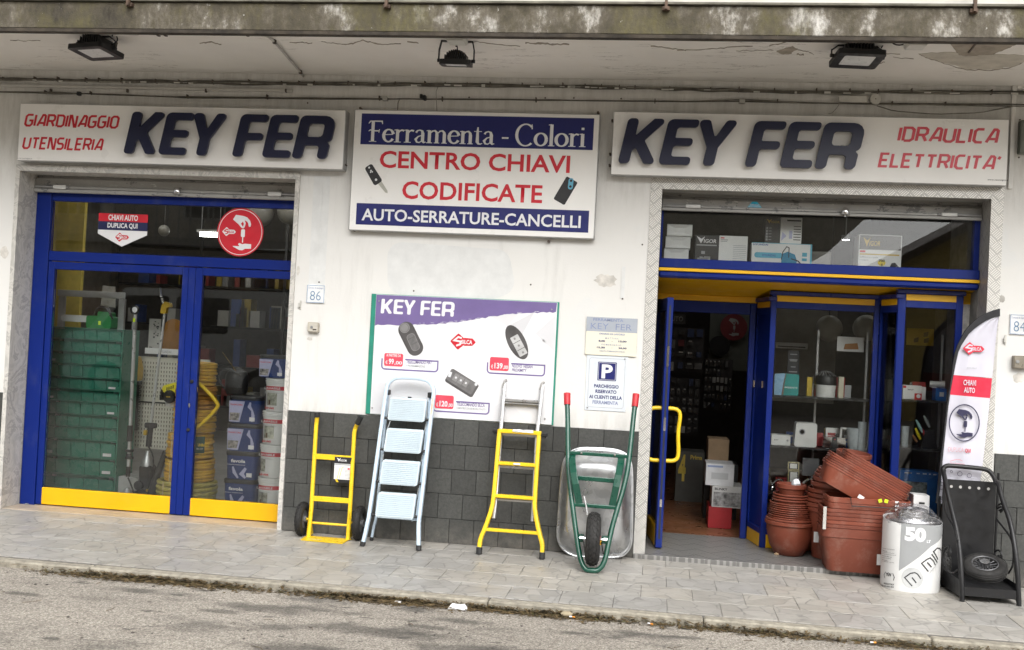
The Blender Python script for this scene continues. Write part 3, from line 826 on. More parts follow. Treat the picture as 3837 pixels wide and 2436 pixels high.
# upper storey set behind the balcony
m = MB(); m.box(-20,20,.002,TH,3.304,9.0); m.build('upper_storey',WALL,Wl)
# base tiles
DT = .1703; DH = .840
tl0 = MB(); tl0.box(-DT / 2 + .0016,DT / 2 - .0016,-.012,.0,.0016,DH / 5 - .0016,.0015)
tproto = None
gm = MB()
def dado(x0,x1,phase):
 global tproto
 gm.box(x0,x1,-.006,-.001,0,DH)
 for r in range(5):
  z = DH / 5 * r; off = phase + (DT / 2 if r % 2 else 0)
  i = math.floor((x0 - off) / DT)
  while off + i * DT < x1:
   a = max(x0,off + i * DT); b = min(x1,off + (i + 1) * DT); i += 1
   if b - a < .012: continue
   if b - a < DT - 1e-4:
    q = MB(); q.box(a + .0016,b - .0016,-.012,0,z + .0016,z + DH / 5 - .0016,.0015); q.build('tile',DADO,Wl)
   else:
    if tproto is None: o = tl0.build('tile',DADO,Wl); tproto = o; globals()['tbase'] = o.matrix_parent_inverse.copy()
    else: o = tproto.copy(); COL.objects.link(o); o.parent = Wl; o.matrix_parent_inverse = tbase.copy()
    o.location = ((a + b) / 2,random.uniform(-.0012,.0006),z)
    o.rotation_euler = (0,0,random.uniform(-.004,.004))
dado(LX1 + .003,RX0 - .0,-2.297 + DT / 2 * 1)
dado(RX1 + .012,3.3,2.30)
dado(-5.3,LX0 - .0,-4.9)
gm.build('grout',GROUT,Wl)
# grimy scuffs and holes in the plaster
sc = MB()
for (k,x,y) in (('J',530,30),('C',1132,85),('C',122,73),('T3',2380,832),('T3',2372,1093),('T2',885,676),('T2',1413,680),('T2',1612,680),('T2',1940,685),('C',1570,152),('T1',2135,715),('D',112,348)):
 p = at(k,x,y,0); sc.lathe([(.006,0),(.005,-.004),(.0001,-.005)],(p.x,-.0005,p.z),8,'Y')
sc.build('screw',SCREW,Wl,kind=None)
def stain(k,x,y,w,h,m_,seed,name='stain'):
 c = at(k,x,y,0); c.z += 0; r = random.Random(seed); pp = ppm(k,0); n = 22
 poly = [(c.x + w / pp / 2 * cos(2 * pi * i / n) * r.uniform(.75,1.1),c.z + h / pp / 2 * sin(2 * pi * i / n) * r.uniform(.75,1.1)) for i in range(n)]
 q = MB(); q.prism(poly,-.0012,-.0004); return q.build(name,m_,Wl)
SC1 = mat('scuffed_plaster',(0.50,0.48,0.44),.9,0,.25,16)
SC2 = mat('patched_plaster',(0.665,0.67,0.66),.9,0,.06,9)
SC3 = mat('grimy_plaster',(0.60,0.575,0.53),.9,0,.2,14)
for q in (('C',1490,66,110,70,SC3,1,'scuffed_patch'),('A',2070,765,24,70,SC3,3,'scuffed_patch'),
   ('A',2150,1240,40,25,SC3,4,'scuffed_patch'),('A',30,640,66,90,SC3,6,'scuffed_patch'),('D',2275,675,36,50,SC1,7,'scuffed_patch'),('E',2262,178,70,60,SC3,8,'scuffed_patch')):
 stain(*q)
# flat strips of old surface conduit painted over
for (k,x0,y0,x1,y1) in (('A',2232,130,2216,840),('C',1576,0,1568,150)):
 a = at(k,x0,y0); b = at(k,x1,y1); MB().box(a.x - .012,a.x + .012,-.004,0,b.z,a.z).build('painted_strip',SC2,Wl)
a = at('A',2180,110); b = at('A',2270,560); MB().box(a.x,b.x,-.0016,0,1.62,a.z).build('repaired_patch',SC2,Wl)
a = at('C',600,0); q = MB(); q.prism(fillet([(-1.88,1.70),(-1.30,1.62),(-.98,1.74),(-1.05,2.02),(-1.9,2.05)],.1),-.0008,0); q.build('repaired_patch',SC2,Wl)

# ================================================================== BALCONY
Bc = thing('balcony','stained concrete balcony slab with lichen streaks above the whole shopfront','balcony',(-1.3,-.6,3.17))
MB().box(-20,20,-1.17,-.002,3.20,3.302).build('slab',SOFFIT,Bc)
MB().box(-20,20,-1.215,-1.174,3.152,3.318,.006).build('fascia',FASCIA,Bc)
MB().box(-20,20,-1.15,-1.05,3.306,4.2,.004).build('parapet',mat('cream_parapet_render',(.60,.58,.53),.9,0,.08,3,.3,60,dirt=.3),Bc)
MB().box(-20,20,-1.222,-1.17,3.132,3.1515).build('lip_shade_strip',mat('painted_lip_shade',(.045,.036,.026),.9,0,.4,12),Bc)  # dark strip: shade of the fascia's underside put into the colour
MB().box(-20,20,-1.235,-1.152,3.320,3.332).build('drip_edge',mat('old_mortar',(.16,.15,.12),.9,0,.3,10),Bc)
for (k,x,y) in (('T1',893,60),('T2',313,50),('T2',2252,50),('T3',2065,20)):
 p = at(k,x,y,-1.24)
 MB().box(p.x - .008,p.x + .008,-1.262,-1.240,3.285,4.1).box(p.x - .02,p.x + .02,-1.240,-1.2155,3.285,3.305).build('railing_post',mat('rusty_brown_steel',(.13,.085,.06),.7,.3,.4,18),Bc)
def under(k,pts,z,m_,name,th=.002):
 q = [gr(k,x,y,z) for x,y in pts]
 mb = MB(); mb.slab([(p.x,p.y) for p in q],z - th,z - .0002); return mb.build(name,m_,Bc)
def rag(pts,seed,amp,n=5):
 r = random.Random(seed); o = []
 for i in range(len(pts)):
  a = pts[i]; b = pts[(i + 1) % len(pts)]
  for j in range(n):
   t = j / n; o.append((a[0] + (b[0] - a[0]) * t + r.uniform(-amp,amp),a[1] + (b[1] - a[1]) * t + r.uniform(-amp,amp) * .5))
 return o
under('T3',rag([(1678,372),(1900,360),(2060,380),(2230,372),(2408,385),(2408,425),(2330,460),(2180,482),(2010,478),(1880,440),(1740,400)],3,7),3.20,PEELC,'peeled_patch')
under('T3',rag([(1902,310),(2060,268),(2130,235),(2230,262),(2360,300),(2290,335),(2180,378),(2050,385),(1960,380)],4,8),3.198,PEELB,'peeled_patch')
under('T3',[(2110,245),(2122,248),(2030,362),(2018,362)],3.1965,SCREW,'exposed_rebar',.006)
under('T3',rag([(690,350),(800,320),(835,338),(790,370),(720,376)],5,6),3.20,PEELB,'peeled_patch')
CR = mat('crack_shadow_render',(.30,.27,.22),.95,0,.3,20)
def crack(k,pts,w,seed):
 r = random.Random(seed); P = []
 for i in range(len(pts) - 1):
  for j in range(6):
   t = j / 6; P.append((pts[i][0] + (pts[i + 1][0] - pts[i][0]) * t,pts[i][1] + (pts[i + 1][1] - pts[i][1]) * t + r.uniform(-4,4)))
 up = [(x,y - w * r.uniform(.15,1)) for x,y in P]; dn = [(x,y + w * r.uniform(.15,.8)) for x,y in P]
 under(k,up + dn[::-1],3.20,CR,'crack')
for i,(k,pts,w) in enumerate((('T1',[(1385,300),(1470,293),(1550,308)],6),('T1',[(2010,298),(2100,295),(2180,302)],4),('T1',[(2230,290),(2310,300),(2408,306)],3),
  ('T1',[(70,278),(180,282),(300,278)],3),('T2',[(0,308),(80,300),(150,280),(220,300),(320,308),(430,300)],5),('T2',[(455,288),(550,298)],6),
  ('T2',[(740,298),(940,290),(1080,308),(1270,322)],4),('T2',[(1275,298),(1380,300),(1480,308),(1600,302)],9),('T2',[(2145,318),(2300,338),(2408,352)],5),
  ('T3',[(0,352),(200,342),(350,330),(560,315)],4),('T3',[(410,352),(560,350),(690,345)],2),('T3',[(640,318),(760,290),(800,275),(860,290)],5),('T3',[(820,345),(900,355),(960,385)],3),('T3',[(1440,372),(1570,374)],3),('T3',[(1500,395),(1670,415)],3),('T3',[(1290,455),(1380,448),(1455,425)],3),('T3',[(830,375),(890,380)],8),('T3',[(1678,374),(1740,406),(1880,446),(2010,485),(2180,488),(2330,466),(2408,430)],4),('T3',[(1900,308),(1960,382),(2050,387),(2180,381),(2290,337),(2362,300)],3))):
 crack(k,pts,w,i + 30)

# ================================================================== CABLES, CONDUIT, BOXES UNDER THE BALCONY
CABLE2 = mat('grey_brown_cable',(0.21,0.20,0.17),0.8,0.0,0.3,14)
def cable(name,pts,r,m_,label,cat='cable',strands=1,clips=0,parent=None):
 t = thing(name,label,cat,pts[len(pts) // 2]) if parent is None else parent
 rr = random.Random(len(pts) * 7 + strands)
 for s in range(strands):
  P = [Vector(p) + Vector((0,rr.uniform(-r,0),rr.uniform(-r,r) * 1.4)) for p in pts]
  D = []
  for i in range(len(P) - 1):
   n = max(2,int((P[i + 1] - P[i]).length / .12))
   for j in range(n): D.append(P[i].lerp(P[i + 1],j / n) + Vector((0,0,(rr.uniform(-1,1) if strands > 5 else rr.uniform(-.4,.4)) * r)))
  D.append(P[-1]); MB().tube(smoothpath(D,1),r * rr.uniform(.5,1.0),6).build('cable',m_ if s % 3 else CABLE2,t,smooth=True)
 if clips < .3 and clips:
  q = MB()
  for i in range(46):
   x = rr.uniform(-5,3); k_ = [j for j in range(len(pts) - 1) if pts[j].x <= x <= pts[j + 1].x]
   if k_: j = k_[0]; z = pts[j].z + (pts[j + 1].z - pts[j].z) * (x - pts[j].x) / (pts[j + 1].x - pts[j].x); q.box(x,x + rr.uniform(.01,.06),pts[j].y - .016,pts[j].y - .006,z - .010 + rr.uniform(-.004,.006),z - .004 + rr.uniform(-.002,.008))
  q.build('tape_wrap',PBOX,t,kind='stuff')
 if clips:
  L = [Vector(p) for p in pts]; cb = MB(); tot = L[-1].x - L[0].x; x = L[0].x + .1
  while x < L[-1].x:
   for i in range(len(L) - 1):
    if L[i].x <= x <= L[i + 1].x:
     z = L[i].z + (L[i + 1].z - L[i].z) * (x - L[i].x) / (L[i + 1].x - L[i].x)
     h = rr.uniform(.018,.03); cb.box(x - .003,x + .003,L[i].y - r * 2,-.0006,z - h * .3,z + h * .9)
   x += clips * rr.uniform(.6,1.6)
  cb.build('clip',SCREW,t,kind='stuff')
 return t
yy = -.02
B1 = [at('T1',0,552,yy),at('T1',800,566,yy),at('T1',1600,578,yy),at('T2',0,585,yy),at('T2',900,592,yy),at('T2',1500,600,yy),at('T2',2408,622,yy),at('T3',900,640,yy),at('T3',1600,640,yy),at('T3',2408,650,yy)]
B1 = [B1[0] - Vector((3,0,0))] + B1 + [B1[-1] + Vector((3,0,0))]
cable('cable_bundle',B1,.0068,CABLE,'thick bundle of dusty cables clipped along the top of the wall','cables',7,.17)
C1 = [at('T1',0,642,yy),at('T1',400,645,yy),at('T1',560,648,yy),at('T1',1300,675,yy),at('T1',2408,684,yy),at('T2',700,694,yy),at('T2',2408,710,yy),at('T3',450,695,yy),at('T3',900,714,yy),at('T3',2408,732,yy)]
C1 = [C1[0] - Vector((3,0,0))] + C1 + [C1[-1] + Vector((3,0,0))]
cable('cable_pair',C1,.005,CABLE,'thin pair of cables sagging just above the shop signs','cables',3,.55)
C2 = [at('T3',1385,740,-.03),at('T3',1500,775,-.05),at('T3',1800,800,-.06),at('T3',2100,785,-.05),at('T3',2330,742,-.03)]
cable('drooping_cable',C2,.004,CABLE,'single grey cable drooping behind the top of the right sign')
cable('loose_wire',[at('T2',670,600,-.02),at('T2',655,640,-.03),at('T2',662,770,-.02)],.0022,CABLE,'thin loose wire hanging down to the middle sign','wire')
cable('loose_wire',[at('T2',400,690,-.02),at('T2',392,720,-.03),at('T2',390,765,-.02)],.004,CABLE,'short thick black cable end entering the middle sign from above','cable')
cable('loose_wire',[at('T3',1140,690,-.03),at('T3',1115,740,-.03),at('T3',1075,785,-.03),at('T3',1050,792,-.02)],.002,CABLE,'thin curled wire below the long white ballast box','wire')
# double trunking on the left
t = thing('wall_trunking','pale flat trunking above the left sign, ending short of the middle sign','trunking',at('T1',1000,625,0))
a = at('T1',0,610,0); b = at('T1',2033,635,0)
MB().box(a.x - 2,b.x,-.016,-.0006,b.z - .008,b.z + .012,.002).build('channel',mat('dusty_white_trunking',(.50,.49,.46),.7,0,.1,5),t)
cl = MB()
for x in (360,890,1435,1990): p = at('T1',x,625,0); cl.box(p.x - .005,p.x + .005,-.022,-.0008,p.z - .02,p.z + .004)
cl.build('clip',SCREW,t,kind='stuff')
# blob of connectors
p = at('T2',560,672,-.03)
mb = MB(); mb.box(p.x - .02,p.x + .0,p.y,-.0006,p.z - .008,p.z + .02,.003); mb.box(p.x + .004,p.x + .026,p.y - .01,-.0006,p.z - .022,p.z + .012,.004)
mb.build('cable_connector',BLACKM,label='black cable connector on the thin cables above the middle sign',cat='cable connector')
p = at('T1',540,645,-.03)
MB().box(p.x - .012,p.x + .014,p.y,-.0006,p.z - .016,p.z + .012,.003).build('cable_connector',BLACKM,label='small dark cable connector above the left sign',cat='cable connector')
for (k,x,y,w_,h_,lab) in (('T2',300,684,20,24,'small square dusty junction box above the left edge of the middle sign'),('T3',452,702,22,22,'small square dusty junction box above the first E of the right sign')):
 p = at(k,x,y,-.03); MB().box(p.x - w_ / ppm(k,0) * .9,p.x + w_ / ppm(k,0) * .9,-.035,-.0006,p.z - .014,p.z + .014,.003).build('junction_box',CABLEL,label=lab,cat='junction box')
p = at('T3',1220,688,-.04); t = thing('ballast_box','long rounded white ballast box above the R of the right sign','junction box',p)
q = MB(); q.prism(rrect(p.x - .088,p.x + .088,p.z - .02,p.z + .02,.009),-.045,-.0006); q.build('housing',PBOX,t)
p = at('T3',1380,685,-.04); t = thing('round_junction_box','round white junction box next to the long ballast box','junction box',p)
MB().lathe([(.036,-.0006),(.036,-.03),(.034,-.034),(.0001,-.036)],(p.x,0,p.z),28,'Y').build('housing',PBOX,t,smooth=True)
MB().lathe([(.004,-.036),(.003,-.04),(.0001,-.041)],(p.x,0,p.z),8,'Y').build('screw',SCREW,t)
# conduit on the soffit from the left lamp to the wall
S = 3.188
pts = [gr('T1',930,228,S),gr('T1',1100,238,S),gr('T1',1500,237,S),gr('T1',1820,238,S),gr('T1',1880,262,S),gr('T1',1990,390,S),gr('T1',2085,500,S),gr('T1',2125,560,S)]
t = thing('ceiling_conduit','grey conduit running from the left floodlight diagonally across the balcony soffit','conduit',pts[3])
MB().tube(smoothpath(pts,2),.008,8).build('pipe',CABLEL,t,smooth=True)
cb = MB()
for (x,y) in ((1100,238),(1150,238),(1718,238),(1905,290),(2085,500)):
 p = gr('T1',x,y,S); cb.box(p.x - .008,p.x + .008,p.y - .013,p.y + .013,S - .012,3.1995)
cb.build('clip',SCREW,t,kind='stuff')
# long pale pipe just behind the fascia
pa = [(-9,-1.04,3.190),(9,-1.04,3.190)]
t = thing('edge_conduit','long pale conduit along the soffit just behind the balcony edge','conduit',(-1,-1.1,3.185))
MB().tube(pa,.007,8).build('pipe',CABLEL,t,smooth=True)
cb = MB(); x = -6
while x < 4: cb.box(x - .006,x + .006,-1.055,-1.025,3.178,3.1995); x += .62
cb.build('clip',SCREW,t,kind='stuff')
# vertical plastic duct at the right edge
a = at('T3',2340,590,-.02); b = at('T3',2312,1308,-.02)
t = thing('cable_duct','white vertical cable duct beside the right end of the right sign','cable duct',b)
MB().box(b.x - .013,b.x + .013,-.022,-.0006,b.z,a.z,.002).build('cover',mat('white_duct',(.70,.69,.66),.5,0,.06,6),t)
MB().box(b.x + .014,b.x + 1.4,-.022,-.0006,a.z - .028,a.z - .002,.002).build('cover',MATS['white_duct'],t)
# boxes hanging from the soffit edge
def sbox(k,x,y,w,d,h,lab,m_):
 p = at(k,x,y,-1.05); p.y = -1.05; t = thing('soffit_junction_box',lab,'junction box',p)
 MB().box(p.x - w / 2,p.x + w / 2,p.y - d / 2,p.y + d / 2,3.2 - h,3.1996,.006).build('housing',m_,t)
 MB().box(p.x - w / 2 + .006,p.x + w / 2 - .006,p.y - d / 2 + .006,p.y + d / 2 - .006,3.2 - h - .006,3.2 - h - .0002,.002).build('lid',m_,t)
sbox('T2',800,262,.115,.12,.055,'square grey junction box on the soffit above the middle floodlight',PBOX)
sbox('T3',1660,262,.11,.12,.05,'square pale junction box on the soffit right of the right floodlight',PBOX)
p = gr('T1',905,232,3.165)
MB().lathe([(.055,0),(.055,-.03),(.05,-.036),(.0001,-.037)],(p.x,p.y,3.1996),24).build('soffit_junction_box',PBOX,label='round white junction box on the soffit beside the left floodlight',cat='junction box',smooth=True)

# ================================================================== SIGNS
def lightbox(name,k1,x0,x1,z0,z1,dep,label):
 t = thing(name,label,'sign',((x0 + x1) / 2,0,z0))
 MB().box(x0,x1,-dep + .003,-.0006,z0,z1,.003).build('frame',GREYALU,t)
 MB().box(x0 + .004,x1 - .004,-dep,-dep + .0028,z0 + .004,z1 - .004,.001).build('panel',WHITE,t)
 return t
D_ = .09
a = at('T1',150,720,-D_); b = at('T1',2378,1180,-D_)
LX_0,LX_1 = at('T1',130,900,-D_).x,at('T1',2390,970,-D_).x
zt = (at('T1',150,720,-D_).z + at('T1',2400,758,-D_).z) / 2; zb = (at('T1',115,1112,-D_).z + at('T1',2378,1180,-D_).z) / 2
s1 = lightbox('shop_sign','T1',LX_0,LX_1,zb,zt,D_,'white box sign with raised navy letters at its right and GIARDINAGGIO UTENSILERIA at its left')
Yl = -D_ - .028
p0 = at('T1',865,1073,Yl); p1 = at('T1',2282,1100,Yl)
hK = 292 / ppm('T1',Yl,1600)
# the word keeps level in the place; its rise in the picture is the camera's
zk = (p0.z + p1.z) / 2
keyfer(p0.x,at('T1',2332,860,Yl).x + .005,zk,hK,Yl + .003,NAVY,s1,.024,.19,.0012)
sp = MB()
for x in (p0.x + .08,p0.x + .34,p1.x - .5,p1.x - .3,p1.x - .08): sp.box(x - .01,x + .01,Yl + .028,-D_ - .0005,zk + hK * .45,zk + hK * .55)
sp.build('spacer',GREYALU,s1)
Yp = -D_ - .0012
stroke_text('GIARDINAGGIO',at('T1',172,880,Yp).x,at('T1',822,890,Yp).x,(at('T1',172,872,Yp).z + at('T1',800,886,Yp).z) / 2,76 / ppm('T1',Yp,500),Yp,RED,s1,TECH,.19,.25,.16)
stroke_text('UTENSILERIA',at('T1',158,1030,Yp).x,at('T1',712,1040,Yp).x,(at('T1',160,1028,Yp).z + at('T1',700,1042,Yp).z) / 2,74 / ppm('T1',Yp,450),Yp,RED,s1,TECH,.19,.25,.16)
a = at('T1',115,1106,Yp); text('www.neonsigns.it',a.x,a.x + .12,a.z + .002,a.z + .014,Yp,GREYP,s1)

zt = (at('T2',1888,788,-D_).z + at('T3',2310,812,-D_).z) / 2; zb = (at('T2',1865,1230,-D_).z + at('T3',2285,1272,-D_).z) / 2
s3 = lightbox('shop_sign','T3',at('T2',1877,1000,-D_).x,at('T3',2298,1040,-D_).x,zb,zt,D_,'white box sign with raised navy letters at its left and IDRAULICA ELETTRICITA at its right')
p0 = at('T2',1918,1142,Yl); p1 = at('T3',1232,1170,Yl); zk = (p0.z + p1.z) / 2; hK = 314 / ppm('T3',Yl,400)
keyfer(p0.x,at('T3',1300,900,Yl).x + .005,zk,hK,Yl + .003,NAVY,s3,.024,.19,.0012)
sp = MB()
for x in (p0.x + .08,p0.x + .36,p1.x - .6,p1.x - .3,p1.x - .08): sp.box(x - .01,x + .01,Yl + .028,-D_ - .0005,zk + hK * .45,zk + hK * .55)
sp.build('spacer',GREYALU,s3)
stroke_text('IDRAULICA',at('T3',1537,985,Yp).x,at('T3',2228,990,Yp).x,(at('T3',1540,980,Yp).z + at('T3',2220,986,Yp).z) / 2,90 / ppm('T3',Yp,1880),Yp,REDL,s3,TECH,.19,.25,.16)
stroke_text("ELETTRICITA'",at('T3',1402,1165,Yp).x,at('T3',2240,1170,Yp).x,(at('T3',1402,1160,Yp).z + at('T3',2180,1168,Yp).z) / 2,88 / ppm('T3',Yp,1800),Yp,REDL,s3,TECH,.19,.25,.16)
a = at('T3',2155,1255,Yp); text('www.neonsigns.it',a.x,a.x + .125,a.z,a.z + .012,Yp,BLACKP,s3,shear=.2)
# bolts at the sign edges
for (s_,k,x,y) in ((s1,'T1',2395,1145),(s3,'T2',1880,838),(s3,'T2',1864,1070),(s3,'T2',1860,1148)):
 p = at(k,x,y,-.03); MB().tube([(p.x,-.05,p.z),(p.x,-.0006,p.z)],.008,8).build('bolt',SCREW,s_)

# middle sign
D2 = .06; Y2 = -D2 - .0012
x0 = at('T2',72,1100,-D2).x; x1 = at('T2',1778,1150,-D2).x
zt = (at('T2',102,762,-D2).z + at('T2',1797,787,-D2).z) / 2; zb = (at('P',820,542,-D2).z + at('P',1396,562,-D2).z) / 2
s2 = thing('shop_sign','large white sign between the shopfronts listing coded keys and Ferramenta Colori on navy bands','sign',((x0 + x1) / 2,0,zb))
MB().box(x0,x1,-D2 + .003,-.0006,zb,zt,.004).build('frame',GREYALU,s2)
MB().box(x0 + .006,x1 - .006,-D2,-D2 + .0028,zb + .006,zt - .006,.001).build('panel',WHITE,s2)
bx0 = at('T2',135,900,Y2).x; bx1 = at('T2',1748,930,Y2).x
bz1 = (at('T2',140,787,Y2).z + at('T2',1755,822,Y2).z) / 2; bz0 = (at('T2',128,1000,Y2).z + at('T2',1743,1043,Y2).z) / 2
MB().box(bx0,bx1,Y2,-D2 - .0002,bz0,bz1).build('band',NAVYP,s2)
cz1 = (at('P',837,476,Y2).z + at('P',1385,497,Y2).z) / 2; cz0 = (at('P',834,526,Y2).z + at('P',1383,549,Y2).z) / 2
MB().box(bx0 - .003,bx1 - .003,Y2,-D2 - .0002,cz0,cz1).build('band',NAVYP,s2)
Y3 = Y2 - .0012
hF = 150 / ppm('T2',Y3)
zF = bz0 + .0185
stroke_text('Ferramenta - Colori',at('T2',180,970,Y3).x,at('T2',1695,1005,Y3).x,zF,hF,Y3 - .0004,mat('pale_band_print',(.76,.77,.78),.5,0,.02),s2,SERIF,.1,.0)
ftext('CENTRO CHIAVI','T2',262,1166,1582,1202,122,Y2,RED,s2,bold=.02)
ftext('CODIFICATE','T2',418,1378,1390,1414,126,Y2,RED,s2,bold=.02)
ftext('AUTO-SERRATURE-CANCELLI','P',850,519,1365,536,29,Y3,PWHITE,s2,bold=.02)
def at2(cx,cz,ang,pts): c,s_ = cos(radians(ang)),sin(radians(ang)); return [(cx + x * c - z * s_,cz + x * s_ + z * c) for x,z in pts]
# flip key picture
c = at('T2',222,1215,Y2); q = 1 / ppm('T2',Y2)
mb = MB(); mb.prism(fillet(at2(c.x,c.z,-56,[(-78 * q,-30 * q),(-78 * q,30 * q),(70 * q,34 * q),(70 * q,-34 * q)]),16 * q),Y2,-D2 - .0001); mb.build('key_picture',BLACKP,s2)
mb = MB(); mb.prism(at2(c.x,c.z,-50,[(70 * q,-12 * q),(70 * q,18 * q),(150 * q,12 * q),(165 * q,2 * q),(150 * q,-8 * q)]),Y2,-D2 - .0001); mb.build('key_picture',mat('silver_print',(.48,.48,.42),.5),s2)
mb = MB()
for (u,v,r_) in ((-62,0,7),(-36,0,7),(-24,4,5),(-28,-8,5),(38,-2,9)):
 (X,Z),= at2(c.x,c.z,-56,[(u * q,v * q)]); mb.lathe([(r_ * q,0),(.0001,-.0004)],(X,Y2 - .0005,Z),10,'Y')
mb.build('key_picture',LGREYP,s2)
# remote picture
c = at('T2',1555,1322,Y2)
mb = MB(); mb.prism(fillet(at2(c.x,c.z,-28,[(-44 * q,-92 * q),(-44 * q,88 * q),(44 * q,88 * q),(44 * q,-92 * q)]),10 * q),Y2,-D2 - .0001); mb.build('remote_picture',BLACKP,s2)
mb = MB(); mb.prism(rrect(0,1,0,1,.1),0,1) if False else None
mb = MB(); mb.prism(fillet(at2(c.x,c.z,-4,[(12 * q,10 * q),(12 * q,88 * q),(46 * q,88 * q),(46 * q,10 * q)]),16 * q),Y2 - .0007,Y2 - .0001); mb.build('remote_picture',mat('cyan_print',(.12,.40,.56),.5),s2)
mb = MB()
for zz in (30,70):
 (X,Z),= at2(c.x,c.z,-4,[(29 * q,zz * q)]); mb.lathe([(9 * q,0),(.0001,-.0004)],(X,Y2 - .0009,Z),12,'Y')
mb.build('remote_picture',BLACKP,s2)
for (x,y) in ((25 + 0,0),): pass
for (k,x,y) in (('T2',131,752),('T2',1780,782),('P',832,541),('P',1290,568),('P',1388,560)):
 p = at(k,x,y,-.03); MB().tube([(p.x,-.04,p.z),(p.x,-.0006,p.z)],.009,8).build('bolt',SCREW,s2)

# purple and white poster board
def plane_rect(k,tl,tr,bl,br,Y):
 a,b,c,d = at(k,*tl,Y),at(k,*tr,Y),at(k,*bl,Y),at(k,*br,Y)
 return (a.x + c.x) / 2,(b.x + d.x) / 2,(c.z + d.z) / 2,(a.z + b.z) / 2
g0,g1,gz0,gz1 = plane_rect('J',(78,57),(2142,158),(-15,1392),(2060,1500),-.012)
po = thing('price_board','white poster board with a torn purple band on top and three car key offers','sign',((g0 + g1) / 2,0,gz0))
MB().box(g0,g1,-.012,-.0006,gz0 + .0,gz1,.002).build('backing_board',PGREEN,po)
b0,b1,bz0_,bz1_ = plane_rect('J',(118,68),(2108,158),(48,1395),(2052,1495),-.018)
MB().box(b0,b1,-.018,-.0122,bz0_,bz1_,.001).build('panel',PWHITE,po)
Yb = -.0188
def JP(x,y): p = at('J',x,y,Yb); return (p.x,p.z)
# the page is a true rectangle: fit survey points into it
def JF(x,y):
 p = at('J',x,y,Yb); return (min(max(p.x,b0 + .002),b1 - .002),min(max(p.z,bz0_ + .002),bz1_ - .002))
# faceted pale greys of the page background
for i,(pts,cc) in enumerate((([(1380,310),(1700,270),(1560,420)],.76),([(1560,420),(1860,262),(1700,560)],.70),([(1870,500),(2090,300),(2080,700)],.73),([(90,680),(230,640),(100,900)],.76),([(80,1050),(300,1030),(190,1380),(60,1390)],.74),([(330,420),(110,560),(100,640),(260,620)],.79),([(1180,1490),(1560,1220),(1800,1490)],.78),([(1960,560),(2080,800),(1980,900),(1850,720)],.79),([(560,900),(900,780),(820,1050)],.80))):
 mb = MB(); mb.prism([JF(*p) for p in pts],Yb + .0003,Yb + .0007); mb.build('page_facet',mat('page_grey_%d' % i,(cc * .88,cc * .88,cc * .88 + .02),.5,0,.02),po)
top = [(118,68)] + [(2100,158),(2096,262)]
rg = random.Random(8); edge = []
for i in range(60):
 t = i / 59; x = 2096 - t * 1996; y = 262 + (t ** .85) * 150 if t < .5 else 262 + (t ** .85) * 158
 y = 262 - 5 * t + 150 * (1 / (1 + math.exp(-(t - .42) * 9)))
 edge.append((x,y + rg.uniform(-7,7)))
mb = MB()
mb.v = []; pl = [(b0 + .002,bz1_ - .002),(b1 - .002,bz1_ - .002)] + [JF(*p) for p in edge]
mb.prism(pl,Yb - .0002,Yb + .0002); mb.build('purple_band',PURPLE,po)
sk = MB()
for i in range(24):
 x = rg.uniform(500,1900); t = (2096 - x) / 1996; y = 262 - 5 * t + 150 * (1 / (1 + math.exp(-(t - .42) * 9))) + rg.uniform(-16,-3)
 a = JF(x,y); sk.box(a[0],a[0] + rg.uniform(.008,.035),Yb - .0006,Yb - .0003,a[1],a[1] + .0016)
sk.build('brush_streaks',PWHITE,po)
p0 = at('J',165,285,Yb); p1 = at('J',972,310,Yb)
keyfer(p0.x,p1.x + .002,(p0.z + p1.z) / 2 + .001,163 / ppm('J',Yb),Yb - .0012,PWHITE,po,0,.03)
c = at('J',1073,590,Yb - .001); key_logo(c.x,c.z,290 / ppm('J',Yb),Yb - .0008,po)
qJ = 1 / ppm('J',Yb)
def pic(cx,cy,ang,half_l,half_w,rad,m_,dy=0,name='key_picture',taper=1.0):
 c = at('J',cx,cy,Yb); pts = at2(c.x,c.z,ang,[(-half_w * qJ,-half_l * qJ),(-half_w * qJ * taper,half_l * qJ),(half_w * qJ * taper,half_l * qJ),(half_w * qJ,-half_l * qJ)])
 mb = MB(); mb.prism(fillet(pts,rad * qJ,8),Yb - .0006 - dy,Yb - .0001); return mb.build(name,m_,po)
def circ(cx,cy,r_,m_,dy,name='key_picture'):
 c = at('J',cx,cy,Yb); MB().lathe([(r_ * qJ,0),(r_ * qJ,-.0003),(.0001,-.00031)],(c.x,Yb - dy,c.z),28,'Y').build(name,m_,po)
K2 = mat('mid_grey_print',(.16,.155,.155),.4,0,.2,20); K3 = mat('lighter_grey_print',(.24,.235,.235),.4,0,.1)
pic(497,557,30,200,92,90,KEYGREY)
circ(430,437,58,K3,.0009); circ(430,437,50,K2,.0012); circ(430,437,42,K3,.0015)
pic(525,595,28,100,50,40,K3,.0006); pic(525,595,28,95,44,36,K2,.0009)
for d in (0,1): pic(505 + d * 38,548 + d * 58,28,2.5,42,1,KEYGREY,.0011)
circ(612,728,17,LGREYP,.0002)
# oval proximity key
c = at('J',1665,595,Yb); pts = at2(c.x,c.z,30,[(98 * qJ * cos(2 * pi * i / 30),205 * qJ * sin(2 * pi * i / 30)) for i in range(30)])
mb = MB(); mb.prism(pts,Yb - .0006,Yb - .0001); mb.build('key_picture',KEYGREY,po)
pic(1688,632,31,118,48,8,mat('silver_panel_print',(.52,.52,.52),.4),.0004)
for d in (-1,1): pic(1688 + d * 24,632 + d * 38,31,3,46,1,KEYGREY,.0008)
for d in (-1,0,1): pic(1688 + d * 46,632 + d * 75,31,12,11,3,K3,.0008)
circ(1790,745,22,LGREYP,.00025)
